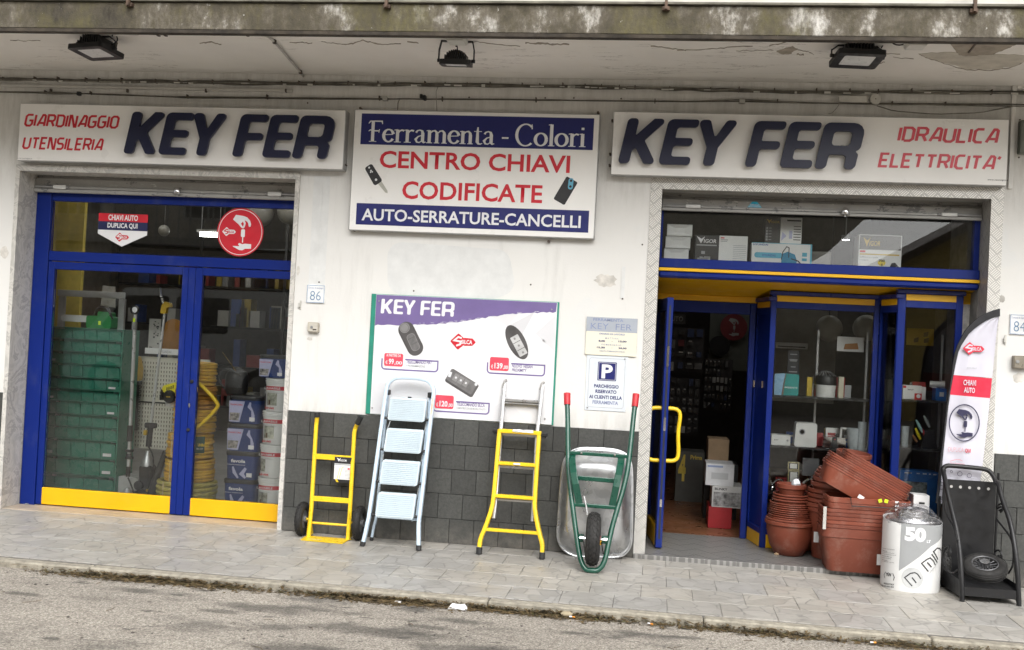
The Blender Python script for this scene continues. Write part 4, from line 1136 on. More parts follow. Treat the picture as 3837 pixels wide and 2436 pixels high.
# square flip key
pic(1060,1045,-118.5,180,84,26,KEYGREY)
pic(1055,1030,-118.5,168,68,20,K2,.0003)
for d in (-1,0,1): pic(1050 + d * 55,1015 + d * 30,-118.5,28,42,3,K3,.0006)
for d in (-1,0,1): pic(1050 + d * 55,1015 + d * 30,-118.5,10,11,4,LGREYP,.0009)
pic(930,950,-18,30,16,3,LGREYP,.0006); circ(1217,1060,17,LGREYP,.001)
def offer(x0,x1,y0,y1,px0,px1,py0,py1,price,cents,lines,small,gap):
 """purple bracket with rounded lower corners, red price tag and wording; survey frame J"""
 sl_ = 46 / 1990.0
 a = at('J',x0,y0,Yb); b = at('J',x1,y1,Yb); w = 15 * qJ
 r_ = 34 * qJ; zt_ = at('J',x1,y0 + 30,Yb).z; zb_ = at('J',(x0 + x1) / 2,y1,Yb).z
 mb = MB(); path = [(a.x,zt_ + .004)] + [(p[0],p[1]) for p in []]
 P = [(a.x,zt_)] + [(a.x + r_ - r_ * cos(t),zb_ + r_ - r_ * sin(t)) for t in (0,.4,.8,1.2,pi / 2)] + [(b.x - r_ + r_ * sin(t),zb_ + r_ - r_ * cos(t)) for t in (0,.4,.8,1.2,pi / 2)] + [(b.x,zt_),(at('J',gap,y0,Yb).x,zt_)]
 ribbon(mb,P,w,Yb - .0006); mb.build('bracket',PURPLE,po)
 c0 = at('J',px0,(py0 + py1) / 2,Yb); c1 = at('J',px1,(py0 + py1) / 2,Yb); cz = at('J',(px0 + px1) / 2,(py0 + py1) / 2,Yb).z; hh = (py1 - py0) / 2 * qJ
 mb = MB(); mb.prism(rrect(c0.x,c1.x,cz - hh,cz + hh,20 * qJ),Yb - .0012,Yb - .0001); mb.build('price_tag',mat('coral_red_print',(.80,.075,.115),.4),po)
 W_ = c1.x - c0.x; zz = cz - hh * .72; hp = hh * (.92 if price != '99' else .92)
 text('€',c0.x + W_ * .07,c0.x + W_ * .19,zz,zz + hp * .62,Yb - .0018,PWHITE,po)
 n = len(price); text(price,c0.x + W_ * .25,c0.x + W_ * (.52 if n == 2 else .68),zz,zz + hp * .95,Yb - .0018,PWHITE,po,bold=.03)
 text(cents,c0.x + W_ * (.56 if n == 2 else .71),c0.x + W_ * .96,zz - hh * .08,zz + hp * .60,Yb - .0018,PWHITE,po,bold=.02)
 for (s_,xa,ya,xb,yb,h_,mm) in lines: ftext(s_,'J',xa,ya,xb,yb,h_,Yb - .0008,mm,po,bold=.015,space=.95)
offer(182,792,775,905,205,412,718,860,'99',',00',(('TELECOMANDO FIAT',446,830,730,838,38,PURPLE),('+ PROGRAMMAZIONE',446,866,652,874,24,GREYP)),None,438)
text('A PARTIRE DA',at('J',230,745,Yb).x,at('J',390,752,Yb).x,at('J',310,756,Yb).z,at('J',310,726,Yb).z,Yb - .0018,PWHITE,po,bold=.02)
offer(1345,1968,820,950,1368,1578,762,908,'139',',00',(('NUOVO  NISSAN',1612,876,1838,882,36,PURPLE),('PROXIMITY',1612,918,1772,924,34,PURPLE)),None,1604)
offer(752,1356,1240,1370,764,970,1180,1326,'120',',00',(('TELECOMANDO SILCA',1004,1298,1312,1308,38,PURPLE),('COMPATIBILE CON 500 MODELLI DI AUTO',1000,1334,1320,1344,22,GREYP)),None,996)
sm = MB()
for (x,y) in ((148,143),(2050,235),(72,1318),(1975,1437)): p = at('J',x,y,Yb); sm.lathe([(.006,0),(.005,-.005),(.0001,-.006)],(p.x,Yb - .0003,p.z),10,'Y')
sm.build('screw',STEELG,po)

# opening hours plate
h0,h1,hz0,hz1 = plane_rect('K',(185,135),(900,165),(155,663),(865,700),-.01)
hp_ = thing('opening_hours_plate','cream opening hours plate with grey handwritten heading, above the parking sign','sign',((h0 + h1) / 2,0,hz0))
hm = hz0 + (hz1 - hz0) * .62
MB().box(h0,h1,-.012,-.006,hz0,hz1,.001).build('panel',mat('cream_plate',(.73,.70,.58),.5,0,.03,6),hp_)
MB().box(h0 + .0005,h1 - .0005,-.0128,-.0122,hm,hz1 - .0005).build('heading_band',mat('blue_grey_plate',(.36,.39,.44),.5,0,.05,6),hp_)
Yh = -.0136; Bp = mat('faded_blue_ink',(.24,.27,.42),.6); Bh = mat('blue_pen',(.20,.24,.40),.6)
Kt = lambda s,x0,x1,y,h,m_,**kw: text(s,at('K',x0,y,Yh).x,at('K',x1,y,Yh).x,at('K',(x0 + x1) / 2,y,Yh).z,at('K',(x0 + x1) / 2,y,Yh).z + h / ppm('K',Yh),Yh,m_,hp_,**kw)
Kt('FERRAMENTA',272,692,203,38,Bh); Kt('KEY  FER',235,808,318,82,Bh,bold=-.01)
Kt('ORARIO DI LAVORO',352,714,393,24,Bp,bold=.03); Kt('M A T T I N A',440,625,452,22,Bp)
Kt('8,00',346,436,492,28,NAVYP,bold=.03); Kt('-',528,542,486,4,NAVYP); Kt('13,00',624,736,500,28,NAVYP,bold=.03)
Kt('P O M E R I G G I O',388,660,542,22,Bp); Kt('15,30',322,434,582,28,NAVYP,bold=.03); Kt('-',526,540,576,4,NAVYP); Kt('20,30',622,736,594,28,NAVYP,bold=.03)
Kt('SABATO POMERIGGIO CHIUSO',356,716,630,17,Bp)
# parking sign
k0,k1,kz0,kz1 = plane_rect('K',(190,660),(765,690),(143,1437),(716,1470),-.004)
ps = thing('parking_sign','white customer parking sign with a blue P square, below the opening hours plate','sign',((k0 + k1) / 2,0,kz0))
MB().box(k0,k1,-.005,-.0006,kz0,hz0 + .02,.001).build('panel',mat('sign_white_plastic',(.64,.68,.72),.35,0,.02),ps)
Yk = -.0058; qK = 1 / ppm('K',Yk)
b_0,b_1 = at('K',205,1060,Yk).x,at('K',705,1085,Yk).x; bz_0,bz_1 = at('K',445,1408,Yk).z,at('K',475,722,Yk).z
mb = MB(); ribbon(mb,[(x,z) for x,z in rrect(b_0,b_1,bz_0,bz_1,30 * qK)],4.5 * qK,Yk,True); mb.build('border',GREYP,ps)
c = at('K',465,902,Yk); w_ = 132 * qK
mb = MB(); mb.prism(rrect(c.x - w_,c.x + w_,c.z - w_,c.z + w_,12 * qK),Yk - .0004,Yk + .0002); mb.build('parking_square',NAVYP,ps)
mb = MB(); ribbon(mb,rrect(c.x - w_ * .9,c.x + w_ * .9,c.z - w_ * .9,c.z + w_ * .9,10 * qK),5 * qK,Yk - .0010,True); mb.build('parking_square',PWHITE,ps)
text('P',c.x - w_ * .58,c.x + w_ * .60,c.z - w_ * .76,c.z + w_ * .74,Yk - .0012,PWHITE,ps,bold=.035)
for (s_,xa,ya,xb,yb) in (('PARCHEGGIO',282,1128,625,1143),('RISERVATO',302,1203,595,1217),('AI CLIENTI DELLA',213,1276,672,1300)):
 ftext(s_,'K',xa,ya,xb,yb,50,Yk,NAVYP,ps,bold=.03)
ftext('FERRAMENTA','K',260,1352,618,1372,48,Yk,Bp,ps,bold=.03)
sm = MB()
for (x,y) in ((190,1407),(714,728)): p = at('K',x,y,Yk); sm.lathe([(12 * qK,0),(10 * qK,-.003),(.0001,-.004)],(p.x,Yk,p.z),12,'Y')
sm.build('screw',STEELG,ps)
# house numbers
def number(k,x,y,w,h,txt,lab,xt0,xt1,yt,ht):
 a,b,c,d = frect(k,x - w / 2,y - h / 2,x + w / 2,y + h / 2,-.01)
 t = thing('house_number',lab,'house number',((a + b) / 2,0,c))
 MB().box(a,b,-.010,-.0006,c,d,.001).build('tile_plate',mat('glazed_white_tile',(.76,.78,.78),.2),t)
 mb = MB(); ribbon(mb,[(a + .004,c + .004),(a + .004,d - .004),(b - .004,d - .004),(b - .004,c + .004)],.003,-.0108,True); mb.build('border',mat('blue_glaze',(.16,.26,.45),.3),t)
 text(txt,a + (b - a) * .2,b - (b - a) * .2,c + (d - c) * .15,c + (d - c) * .66,-.0112,mat('blue_numeral',(.12,.22,.36),.3),t,bold=-.012)
 text('Comune di Campagna',a + .010,b - .010,d - (d - c) * .24,d - (d - c) * .12,-.0112,Bp,t)
 return t
number('A',2190,929,124,126,'86','white house number tile 86 right of the left shopfront',0,0,0,0)
number('D',2382,829,118,122,'84','white house number tile 84 at the right edge',0,0,0,0)
# key switch
a,b,c,d = frect('A',2138,1126,2212,1194,-.02)
t = thing('key_switch_box','small square beige key switch box below house number 86','switch box',((a + b) / 2,0,c))
mb = MB(); mb.prism(rrect(a,b,c,d,.006),-.03,-.0006); mb.build('housing',BEIGE,t)
mb = MB(); mb.prism(rrect(a + .006,b - .005,c + .006,d - .005,.004),-.033,-.0302); mb.build('cover',mat('pale_beige_cover',(.56,.53,.46),.5,0,.1),t)
MB().lathe([(.010,-.033),(.010,-.038),(.0001,-.038)],((a + b) / 2 - .008,0,(c + d) / 2),16,'Y').build('lock',STEELG,t)
MB().box((a + b) / 2,b - .012,-.0345,-.0332,c + .014,c + .022).build('label_strip',SCREW,t)
a,b,c,d = frect('D',2343,1018,2440,1094,-.03)
t = thing('key_switch_box','brown metal key switch box at the right edge below house number 84','switch box',((a + b) / 2,0,c))
mb = MB(); mb.prism(rrect(a,b,c,d,.005),-.04,-.0006); mb.build('housing',BRONZE,t)
mb = MB(); mb.prism(rrect(a + .005,b - .005,c + .005,d - .005,.004),-.043,-.0402); mb.build('cover',mat('bronze_cover',(.30,.27,.22),.35,.4),t)
MB().lathe([(.011,-.043),(.011,-.048),(.0001,-.048)],(a + .022,0,(c + d) / 2 + .003),16,'Y').build('lock',STEELG,t)
# shutter latches
for (k,x,y,lab) in (('A',2082,1003,'small white metal latch plate beside house number 86'),('D',2297,918,'white metal latch hook at the right edge, level with the tip of the feather flag')):
 p = at(k,x,y,-.01); q = 1.0
 t = thing('latch_plate',lab,'latch',p)
 MB().box(p.x - .004,p.x + .006,-.006,-.0006,p.z - .033,p.z + .03).build('plate',PBOX,t)
 MB().box(p.x - .012,p.x + .002,-.018,-.0062,p.z - .02,p.z + .012,.002).build('catch',PBOX,t)
# dark box at far right by the duct
a,b,c,d = frect('T3',2380,835,2460,1065,-.05)
MB().box(a,b,-.06,-.0006,c,d,.004).build('meter_box',mat('dark_green_grey_box',(.12,.13,.11),.5),label='dark grey metal box cut off by the right edge, above house number 84',cat='box')

# ================================================================== FLOODLIGHTS
def flood(label,cx,cy,cz,w,d,tilt,yaw,top_w,spin=0,cable_pts=None,fins=11,small=False):
 t = thing('floodlight',label,'floodlight',(cx,cy,3.2),'floodlights under the balcony')
 M = Matrix.Translation((cx,cy,cz)) @ Matrix.Rotation(yaw,4,'Z') @ Matrix.Rotation(tilt,4,'X')
 # local: face looks to -Z, width X, depth Y
 fr = MB(); o = [(-w / 2,-d / 2),(w / 2,-d / 2),(w / 2,d / 2),(-w / 2,d / 2)]; o = fillet(o,.02,4)
 n = len(o); inn = [(x * .66,y * .62) for x,y in o]
 vs = [(x,y,-.018) for x,y in o] + [(x,y,.012) for x,y in o] + [(x,y,-.016) for x,y in inn] + [(x,y,.004) for x,y in inn]
 fs = [(i,(i + 1) % n,n + (i + 1) % n,n + i) for i in range(n)] + [(i,(i + 1) % n,2 * n + (i + 1) % n,2 * n + i) for i in range(n)] + [(2 * n + i,2 * n + (i + 1) % n,3 * n + (i + 1) % n,3 * n + i) for i in range(n)] + [tuple(range(n,2 * n))]
 fr.add(vs,fs); fr.build('housing',BLACKM,t,xf=M)
 q = MB(); q.box(-w * .31,w * .31,-d * .29,d * .29,-.002,.003); q.build('reflector',LED,t,xf=M)
 q = MB(); q.box(-w * .1,w * .1,-d * .1,d * .1,-.004,-.0022); q.build('led_chip',mat('led_yellow',(.6,.55,.3),.5),t,xf=M)
 q = MB(); q.box(-w * .325,w * .325,-d * .305,d * .305,-.0150,-.0125); q.build('lens',mat('frosted_lens',(.62,.63,.63),.35,0,.08,20),t,xf=M)
 fi = MB()
 for i in range(fins):
  u = -1 + 2 * i / (fins - 1); x = u * w * .33; h = (.075 if not small else .05) * math.sqrt(max(0.05,1 - (u * .93) ** 2)) + .01
  fi.box(x - .0035,x + .0035,-d * .33,d * .33,.012,.012 + h)
 fi.box(-w * .34,w * .34,-d * .34,d * .34,.012,.020)
 fi.build('cooling_fin',BLACKM,t,xf=M)
 # bracket: flat U of strip steel up to the soffit
 bw = w / 2 + .012; A = M @ Vector((-bw,0,.01)); B = M @ Vector((bw,0,.01))
 top = 3.1955; dirx = (M.to_3x3() @ Vector((1,0,0)))
 ta = Vector((cx,cy,top)) - dirx * top_w; tb = Vector((cx,cy,top)) + dirx * top_w; ta.z = tb.z = top
 br = MB()
 a1 = Vector((A.x,(A.y + cy) / 2,min(top - .02,A.z + (top - A.z) * .55))); b1 = Vector((B.x,(B.y + cy) / 2,min(top - .02,B.z + (top - B.z) * .55)))
 for (p,q_) in ((A,a1),(a1,ta),(ta,tb),(tb,b1),(b1,B)): br.bar(p,q_,.006,.022,up=(0,1,0),ext=.002)
 br.build('bracket',BLACKM,t)
 MB().tube([A - dirx * .008,A + dirx * .014],.011,10).build('bolt',BLACKM,t); MB().tube([B - dirx * .014,B + dirx * .008],.011,10).build('bolt',BLACKM,t)
 if cable_pts: MB().tube(smoothpath(cable_pts,2),.0045,6).build('cable',BLACK,t,smooth=True)
 return t
YF1 = -.88
c = at('T1',668,355,YF1)
flood('black finned floodlight with a tilted square face at the left of the soffit',c.x,YF1,c.z,.27,.225,radians(-6),radians(-13),.10,
  cable_pts=[Vector((c.x + .10,YF1,c.z + .04)),Vector((c.x + .15,YF1,c.z + .07)),Vector((c.x + .12,YF1 - .02,c.z + .12)),Vector((c.x + .13,YF1 - .05,3.19))])
c = at('T2',795,435,YF1)
flood('small black floodlight seen from its back edge, hanging in the middle of the soffit',c.x,YF1,c.z + .0,.19,.16,radians(8),radians(4),.095,small=True,
  cable_pts=[Vector((c.x,YF1,c.z + .05)),Vector((c.x + .01,YF1 - .03,c.z + .09)),Vector((c.x + .006,YF1 - .06,3.15))])
c = at('T3',1250,405,YF1)
flood('black finned floodlight with a wide square face at the right of the soffit',c.x,YF1,c.z,.27,.225,radians(-7),radians(7),.11,
  cable_pts=[Vector((c.x + .13,YF1,c.z + .06)),Vector((c.x + .16,YF1 - .02,c.z + .12)),Vector((c.x + .19,YF1 - .06,3.185)),Vector((c.x + .26,YF1 - .08,3.19))])

# ================================================================== LEFT SHOPFRONT
def casing(name,label,x0,x1,ztop,w,dep,mt_front,mt_rev,lip,topw):
 t = thing(name,label,'door surround',((x0 + x1) / 2,0,0))
 for (a,b) in ((x0,x0 + w),(x1 - w,x1)):
  MB().box(a,b,-lip,-.0005,0.001,ztop - topw - .001).build('jamb_face',mt_front,t)
  MB().box(a + (.002 if a == x0 else .0),b - (0 if a == x0 else .002),.0,dep,0.001,ztop - topw).build('reveal',mt_rev,t)
 MB().box(x0,x1,-lip - .001,-.0005,ztop - topw,ztop).build('head_face',mt_front,t)
 MB().box(x0 + .002,x1 - .002,.0,dep + .1,ztop - topw,ztop - .002).build('head',mt_rev,t)
 return t
casing('marble_surround','weathered grey marble surround of the left shop window',LX0,LX1,LZ,.032,.215,MARBLE,MARBLE,.014,.045)
YF = .22
# threshold
MB().box(LX0 + .034,LX1 - .034,-.0,.26,-.02,.004,.002).build('threshold',TAN,label='tan stone threshold strip in front of the left glass doors',cat='threshold')
# rolled shutter
def shutter(label,x0,x1,zt,zb,y,lockx,mlab=None):
 t = thing('roller_shutter',label,'shutter',((x0 + x1) / 2,y,zb))
 h = zt - zb
 MB().box(x0,x1,y + .05,y + .07,zt - h * .34,zt + .02).build('slat',SHUTTER,t)
 MB().box(x0,x1,y + .03,y + .048,zb + h * .60,zt - h * .22,.004).build('slat',SHUTTER,t)
 MB().box(x0,x1,y + .012,y + .028,zb + h * .30,zb + h * .66,.003).build('bottom_rail',SHUTTER,t)
 MB().box(x0,x1,y - .004,y + .030,zb,zb + h * .16,.003).box(x0,x1,y + .002,y + .030,zb + h * .18,zb + h * .30,.002).build('bottom_rail',SHUTTER,t)
 for s,xx in ((1,x0 + .02),(-1,x1 - .02)):
  q = MB(); q.tube([(xx,y - .006,zb + h * .24),(xx + s * .26,y - .006,zb + h * .24)],.007,8); q.build('sliding_bolt',STEELG,t)
  q = MB(); q.box(xx + s * .14,xx + s * .24,y - .016,y - .0045,zb + h * .15,zb + h * .34,.003); q.build('bolt_cover',mat('worn_white_cover',(.55,.55,.53),.45,0,.12,9),t)
 lk = MB(); lk.lathe([(.016,-.036),(.020,-.034),(.024,-.01),(.024,.012)],(lockx,y - .01,zb + h * .12),20,'Z')
 lk.v = []; lk.f = []; lk.m = []
 zc = zb + h * .2
 lk.lathe([(.024,-.016),(.026,-.006),(.026,.004),(.021,.018),(.012,.026),(.0001,.028)],(lockx,y - .022,zc),22,'Z',sy=.8)
 lk.build('lock',CHROME,t,smooth=True)
 q = MB(); q.lathe([(.006,-.034),(.006,-.018),(.030,-.017),(.030,-.012)],(lockx,y - .02,zc),14,'Z',sy=.7); q.build('lock_base',STEELG,t)
 return t
za = at('A',1150,150,.19).z; zbot = at('A',1150,250,.17).z
shutter('raised roller shutter with peeling grey paint above the left shop window',LX0 + .035,LX1 - .035,za + .055,zbot,.168,at('A',1230,225,.15).x)

sf = thing('glazed_shopfront','blue framed double glass shop doors with yellow kick panels and a transom window','shopfront',(-3.6,YF,0))
FX0,FX1 = LX0 + .036,LX1 - .036
ztr0,ztr1 = 1.90,2.275; zd1 = 1.765; zk = .137
xs = [-4.547,-4.500,-3.488,-3.441,-3.385,-3.33,-2.672]
xg0,xg1,xg2,xg3 = -4.497,-3.487,-3.335,-2.64
fm = MB()
fm.box(FX0,-4.548,YF - .01,YF + .05,.003,2.36,.003).build('side_post',BLUE,sf)
MB().box(-4.546,FX1,YF,YF + .05,ztr1,2.36,.003).build('head_rail',BLUE,sf)
MB().box(-4.546,FX1,YF - .004,YF + .05,1.828,ztr0,.003).build('transom_rail',BLUE,sf)
MB().box(FX1 - .022,FX1,YF,YF + .05,.003,1.826,.002).build('side_post',BLUE,sf)
MB().box(FX1 - .022,FX1,YF,YF + .05,ztr0 + .001,ztr1 - .001,.002).build('side_post',BLUE,sf)
MB().box(-4.546,FX1 - .023,YF + .02,YF + .028,ztr0 + .001,ztr1 - .001).build('transom_pane',GLASS,sf)
MB().box(-4.546,FX1,YF + .03,YF + .05,.003,2.36).v
# fixed left leaf & right leaf
def leaf(x0,x1,st0,st1,nm='door'):
 d = MB()
 d.box(x0,x0 + st0,YF + .002,YF + .045,.010,1.822,.003)
 d.box(x1 - st1,x1,YF + .002,YF + .045,.010,1.822,.003)
 d.box(x0 + st0 + .0002,x1 - st1 - .0002,YF + .002,YF + .045,zd1,1.822,.003)
 o = d.build('door',BLUE,sf)
 MB().box(x0 + st0 + .0005,x1 - st1 - .0005,YF - .0,YF + .043,.012,zk,.003).build('kick_panel',YEL,o)
 MB().box(x0 + st0 + .0005,x1 - st1 - .0005,YF + .02,YF + .028,zk + .001,zd1 - .001).build('pane',GLASS,o)
 return o
dl = leaf(-4.546,-3.442,.047,.046)
MB().box(-3.440,-3.387,YF + .0,YF + .045,.010,1.822,.003).build('centre_post',BLUE,sf)
dr = leaf(-3.385,FX1 - .023,.052,.012)
# yellow pull bar inside the right leaf with black caps outside
hp = [at('B',1345,240,.245),at('B',1385,252,.32),at('B',1512,385,.32),at('B',1512,425,.32),at('B',1365,570,.32),at('B',1320,575,.245)]
MB().tube(smoothpath(hp,2),.014,12).build('handle',YELP,dr,smooth=True)
q = MB()
for (x,y) in ((1330,240),(1305,575)): p = at('B',x,y,YF - .004); q.lathe([(.013,.006),(.013,-.003),(.009,-.008),(.0001,-.009)],p,16,'Y')
q.build('handle_cap',BLACK,dr,smooth=True)
p = at('B',1314,405,YF - .001); MB().box(p.x - .006,p.x + .006,YF - .004,YF + .001,p.z - .016,p.z + .014,.002).lathe([(.007,.002),(.007,-.006),(.0001,-.006)],(p.x,YF,p.z + .008),12,'Y').build('lock',CHROME,dr)
p = at('B',195,1078,YF); MB().box(p.x - .01,p.x + .014,YF - .03,YF - .011,.004,.012,.002).build('floor_stop',STEELG,sf)
# stickers on the transom glass
YS = YF + .018
t = thing('pentagon_sticker','red, navy and white pentagon sticker on the left transom glass','sticker',at('A',850,610,YS))
def AP(x,y): p = at('A',x,y,YS); return (p.x,p.z)
L0,L1 = at('A',683,430,YS).x,at('A',1025,430,YS).x; cz = at('A',853,490,YS).z; p_ = 1 / ppm('A',YS)
zt2 = cz + 118 * p_; zr = zt2 - 56 * p_; zn = zr - 60 * p_; zz0 = zn - 28 * p_; zp = cz - 112 * p_
MB().prism([(L0,zr),(L0,zt2),(L1,zt2),(L1,zr)],YS,YS + .0012).build('red_band',RED,t)
MB().prism([(L0,zn),(L0,zr - .0005),(L1,zr - .0005),(L1,zn)],YS,YS + .0012).build('navy_band',mat('deep_navy_print',(.012,.016,.075),.4),t)
MB().prism([(L0,zz0),(L0,zn - .0005),(L1,zn - .0005),(L1,zz0),((L0 + L1) / 2,zp)],YS,YS + .0012).build('white_point',PWHITE,t)
W_ = L1 - L0
text('CHIAVI AUTO',L0 + W_ * .2,L1 - W_ * .2,zr + .009,zt2 - .008,YS - .001,PWHITE,t,bold=.03)
text('DUPLICA QUI',L0 + W_ * .19,L1 - W_ * .2,zn + .010,zr - .010,YS - .001,PWHITE,t,bold=.03)
key_logo((L0 + L1) / 2,zn - 48 * p_,104 * p_,YS - .0008,t)
c = at('A',1667,500,YS); R_ = 167 * p_
t = thing('round_sticker','round red sticker with two white hands passing a key, on the left transom glass','sticker',c)
MB().lathe([(R_,.0012),(R_,0),(.0001,0)],(c.x,YS,c.z),56,'Y').build('disc',RED,t)
q = MB(); ribbon(q,[(c.x + R_ * .93 * cos(2 * pi * i / 56),c.z + R_ * .93 * sin(2 * pi * i / 56)) for i in range(56)],R_ * .025,YS - .0006,True); q.build('ring',PWHITE,t)
hands_icon(c.x + R_ * .08,c.z - R_ * .02,R_ * .70,YS - .0008,t,PWHITE)
key_logo(c.x - R_ * .48,c.z,R_ * .60,YS - .0008,t,PWHITE,RED)

# ------------------------------------------------------------------ left shop room
rm = thing('left_shop_room','dim interior of the left shop behind the glass doors','room',(-3.6,1.5,0))
MB().box(-7.2,-1.36,.43,6.0,-.1,.050).build('floor',mat('pale_display_floor',(.42,.42,.41),.5,0,.08,4),rm)
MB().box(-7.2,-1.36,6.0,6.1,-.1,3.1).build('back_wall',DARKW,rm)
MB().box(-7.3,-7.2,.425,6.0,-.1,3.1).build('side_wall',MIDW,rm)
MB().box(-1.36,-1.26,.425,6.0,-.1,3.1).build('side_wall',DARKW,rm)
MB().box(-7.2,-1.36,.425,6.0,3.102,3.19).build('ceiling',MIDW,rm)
MB().box(FX0,FX1,.275,.43,-.1,.049).build('window_floor',MATS['pale_display_floor'],rm)
a = at('A',582,450,.98); MB().box(-7.1,a.x,.98,1.02,0.051,3.1).build('yellow_partition',INT_YEL,rm)
MB().box(-2.9,-1.37,3.0,3.05,.051,2.45).build('brown_panel',mat('brown_inner_panel',(.16,.12,.09),.8),rm)
# lit tube seen through the transom
p = at('A',1460,518,3.3); t = thing('tube_light','lit white tube lamp glimpsed through the left transom glass','lamp',p)
MB().tube([(p.x - .11,3.3,p.z),(p.x + .11,3.3,p.z)],.022,12).build('tube',LAMPE,t)
MB().box(p.x - .14,p.x + .14,3.27,3.33,p.z + .025,p.z + .05).tube([(p.x - .1,3.3,p.z + .05),(p.x - .1,3.3,3.1)],.004,6).tube([(p.x + .1,3.3,p.z + .05),(p.x + .1,3.3,3.1)],.004,6).build('fitting',GREYALU,t)
for (x,y,r_) in ((1138,490,.055),(1805,370,.13),(2010,360,.12)):
 p = at('A',x,y,2.6); t = thing('globe_lamp','unlit milky globe lamp hanging inside, %s' % {1138: 'small one between the two transom stickers',1805: 'behind the round sticker',2010: 'cut off by the right end of the left transom'}[x],'lamp',p,'globe lamps in the left shop')
 MB().lathe([(r_ * sin(pi * i / 12) + 1e-4,-r_ * cos(pi * i / 12)) for i in range(13)],p,22).build('globe',mat('milky_glass',(.25,.24,.21),.4),t,smooth=True)
 MB().tube([p + Vector((0,0,r_)),(p.x,p.y,3.1)],.006,6).build('cord',BLACK,t)

# ------------------------------------------------------------------ green drawer cabinet
YD = .55
rowsB = [-136,-56,30,115,205,290,375,465,550,640,765,885,1000]
xl_t,xr_t = at('B',352,-136,YD).x,at('B',855,-100,YD).x
dcx0 = (at('B',330,200,YD).x + at('B',282,900,YD).x) / 2 - .01; dcx1 = (at('B',842,100,YD).x + at('B',790,800,YD).x) / 2
zsD = [at('B',580,y + 5,YD).z for y in rowsB]; zsD[-1] = .053
cab = thing('drawer_cabinet','tall green small parts cabinet of plastic drawers behind the left glass','cabinet',((dcx0 + dcx1) / 2,YD,.052))
sh = MB(); sh.box(dcx0 - .01,dcx0 - .002,YD - .0,YD + .26,.052,zsD[0]); sh.box(dcx1 + .002,dcx1 + .012,YD,YD + .26,.052,zsD[0])
sh.box(dcx0 - .002,dcx1 + .002,YD + .2,YD + .26,.052,zsD[0])
for z in zsD[:-1]: sh.box(dcx0 - .0015,dcx1 + .0015,YD + .004,YD + .199,z - .006,z)
sh.build('shell',DRAWERD,cab)
drm = {}
labels_ = {(4,5),(6,5),(2,0),(5,0),(9,4),(10,4),(9,0)}
for r in range(12):
 n = 6 if r < 9 else 5; z1 = zsD[r] - .008; z0 = zsD[r + 1] + .003; w = (dcx1 - dcx0) / n
 for c_ in range(n):
  key = (round(w,3),round(z1 - z0,2)); x0 = dcx0 + c_ * w + .002; h = z1 - z0
  q = MB(); wd = w - .004
  # tray front leaning, grip lip, open top
  q.add([(0,0,0),(wd,0,0),(wd,-.014,h * .90),(0,-.012,h * .90),(0,.006,h * .90),(wd,.006,h * .90),(wd,.016,.002),(0,.016,.002)],
    [(0,1,2,3),(3,2,5,4),(4,5,6,7),(7,6,1,0),(0,3,4,7),(1,6,5,2)])
  q.box(0,.003,.014,.18,0,h * .7).box(wd - .003,wd,.014,.18,0,h * .7).box(.004,wd - .004,-.020,-.011,h * .89,h * .94)
  if key not in drm:
   o = q.build('drawer',DRAWER,cab,xf=Matrix.Identity(4)); drm[key] = o
  else:
   o = drm[key].copy(); COL.objects.link(o); o.parent = cab; o.matrix_parent_inverse = drm[key].matrix_parent_inverse.copy()
  o.location = (x0,YD + .004 + random.uniform(0,.002),z0)
  if (r,c_) in labels_:
   l = MB(); l.box(x0 + wd * .2,x0 + wd * .78,YD - .0105,YD - .0085,z0 + h * .16,z0 + h * .34); l.build('label_strip',PWHITE,cab)
# rack frame above it
ft = thing('rack_frame','pale grey metal rack frame rising above the green drawer cabinet','rack',(at('A',620,1185,.7).x,.7,.06))
m = MB(); a = at('A',400,900,.7); b = at('A',850,935,.7)
tz = at('A',620,930,.7).z
m.box(a.x,a.x + .05,.72,.75,.055,tz - .026,.002).box(b.x - .04,b.x + .01,.72,.75,.055,tz - .026,.002)
m.build('upright',GREYALU,ft)
MB().box(a.x,b.x + .01,.70,.73,tz - .025,tz + .025,.002).build('crossbar',mat('pale_grey_steel',(.50,.51,.50),.4,0,.08),ft)
# chainsaw on the cabinet
p = at('A',640,1150,.68); cs = thing('chainsaw','green chainsaw with a covered white guide bar lying on top of the drawer cabinet','chainsaw',(p.x,.68,zsD[0] + .001))
zc = zsD[0]
m = MB(); m.prism(rrect(p.x - .02,p.x + .19,zc + .002,zc + .10,.02),.62,.74); m.prism(rrect(p.x + .06,p.x + .17,zc + .09,zc + .135,.015),.64,.72); m.build('body',mat('green_tool_plastic',(.02,.22,.06),.4,0,.15,8),cs)
m = MB(); m.prism(rrect(p.x - .26,p.x - .021,zc + .045,zc + .098,.024),.665,.672); m.build('guide_bar',WHTP,cs)
text('HUSSAR',p.x - .20,p.x - .08,zc + .06,zc + .08,.664,GREYP,cs) if False else None
m = MB(); m.tube(smoothpath([(p.x + .04,.63,zc + .1),(p.x + .06,.63,zc + .17),(p.x + .15,.63,zc + .17),(p.x + .19,.63,zc + .08)],2),.010,8); m.build('handle',BLACK,cs,smooth=True)
MB().box(p.x + .085,p.x + .105,.615,.619,zc + .03,zc + .06).build('sticker',NEON,cs)
# hanging paper bag and gloves
p = at('A',756,945,.95)
t = thing('hanging_packet','crumpled clear packet hanging inside above the drawer cabinet','packet',p)
m = MB(); m.prism([(p.x - .065,p.z - .085),(p.x - .055,p.z + .085),(p.x + .05,p.z + .08),(p.x + .06,p.z - .09)],.945,.955); m.build('bag',mat('milky_plastic',(.38,.36,.32),.3),t)
MB().tube([(p.x,.95,p.z + .08),(p.x,.95,3.1)],.002,5).build('cord',BLACK,t)
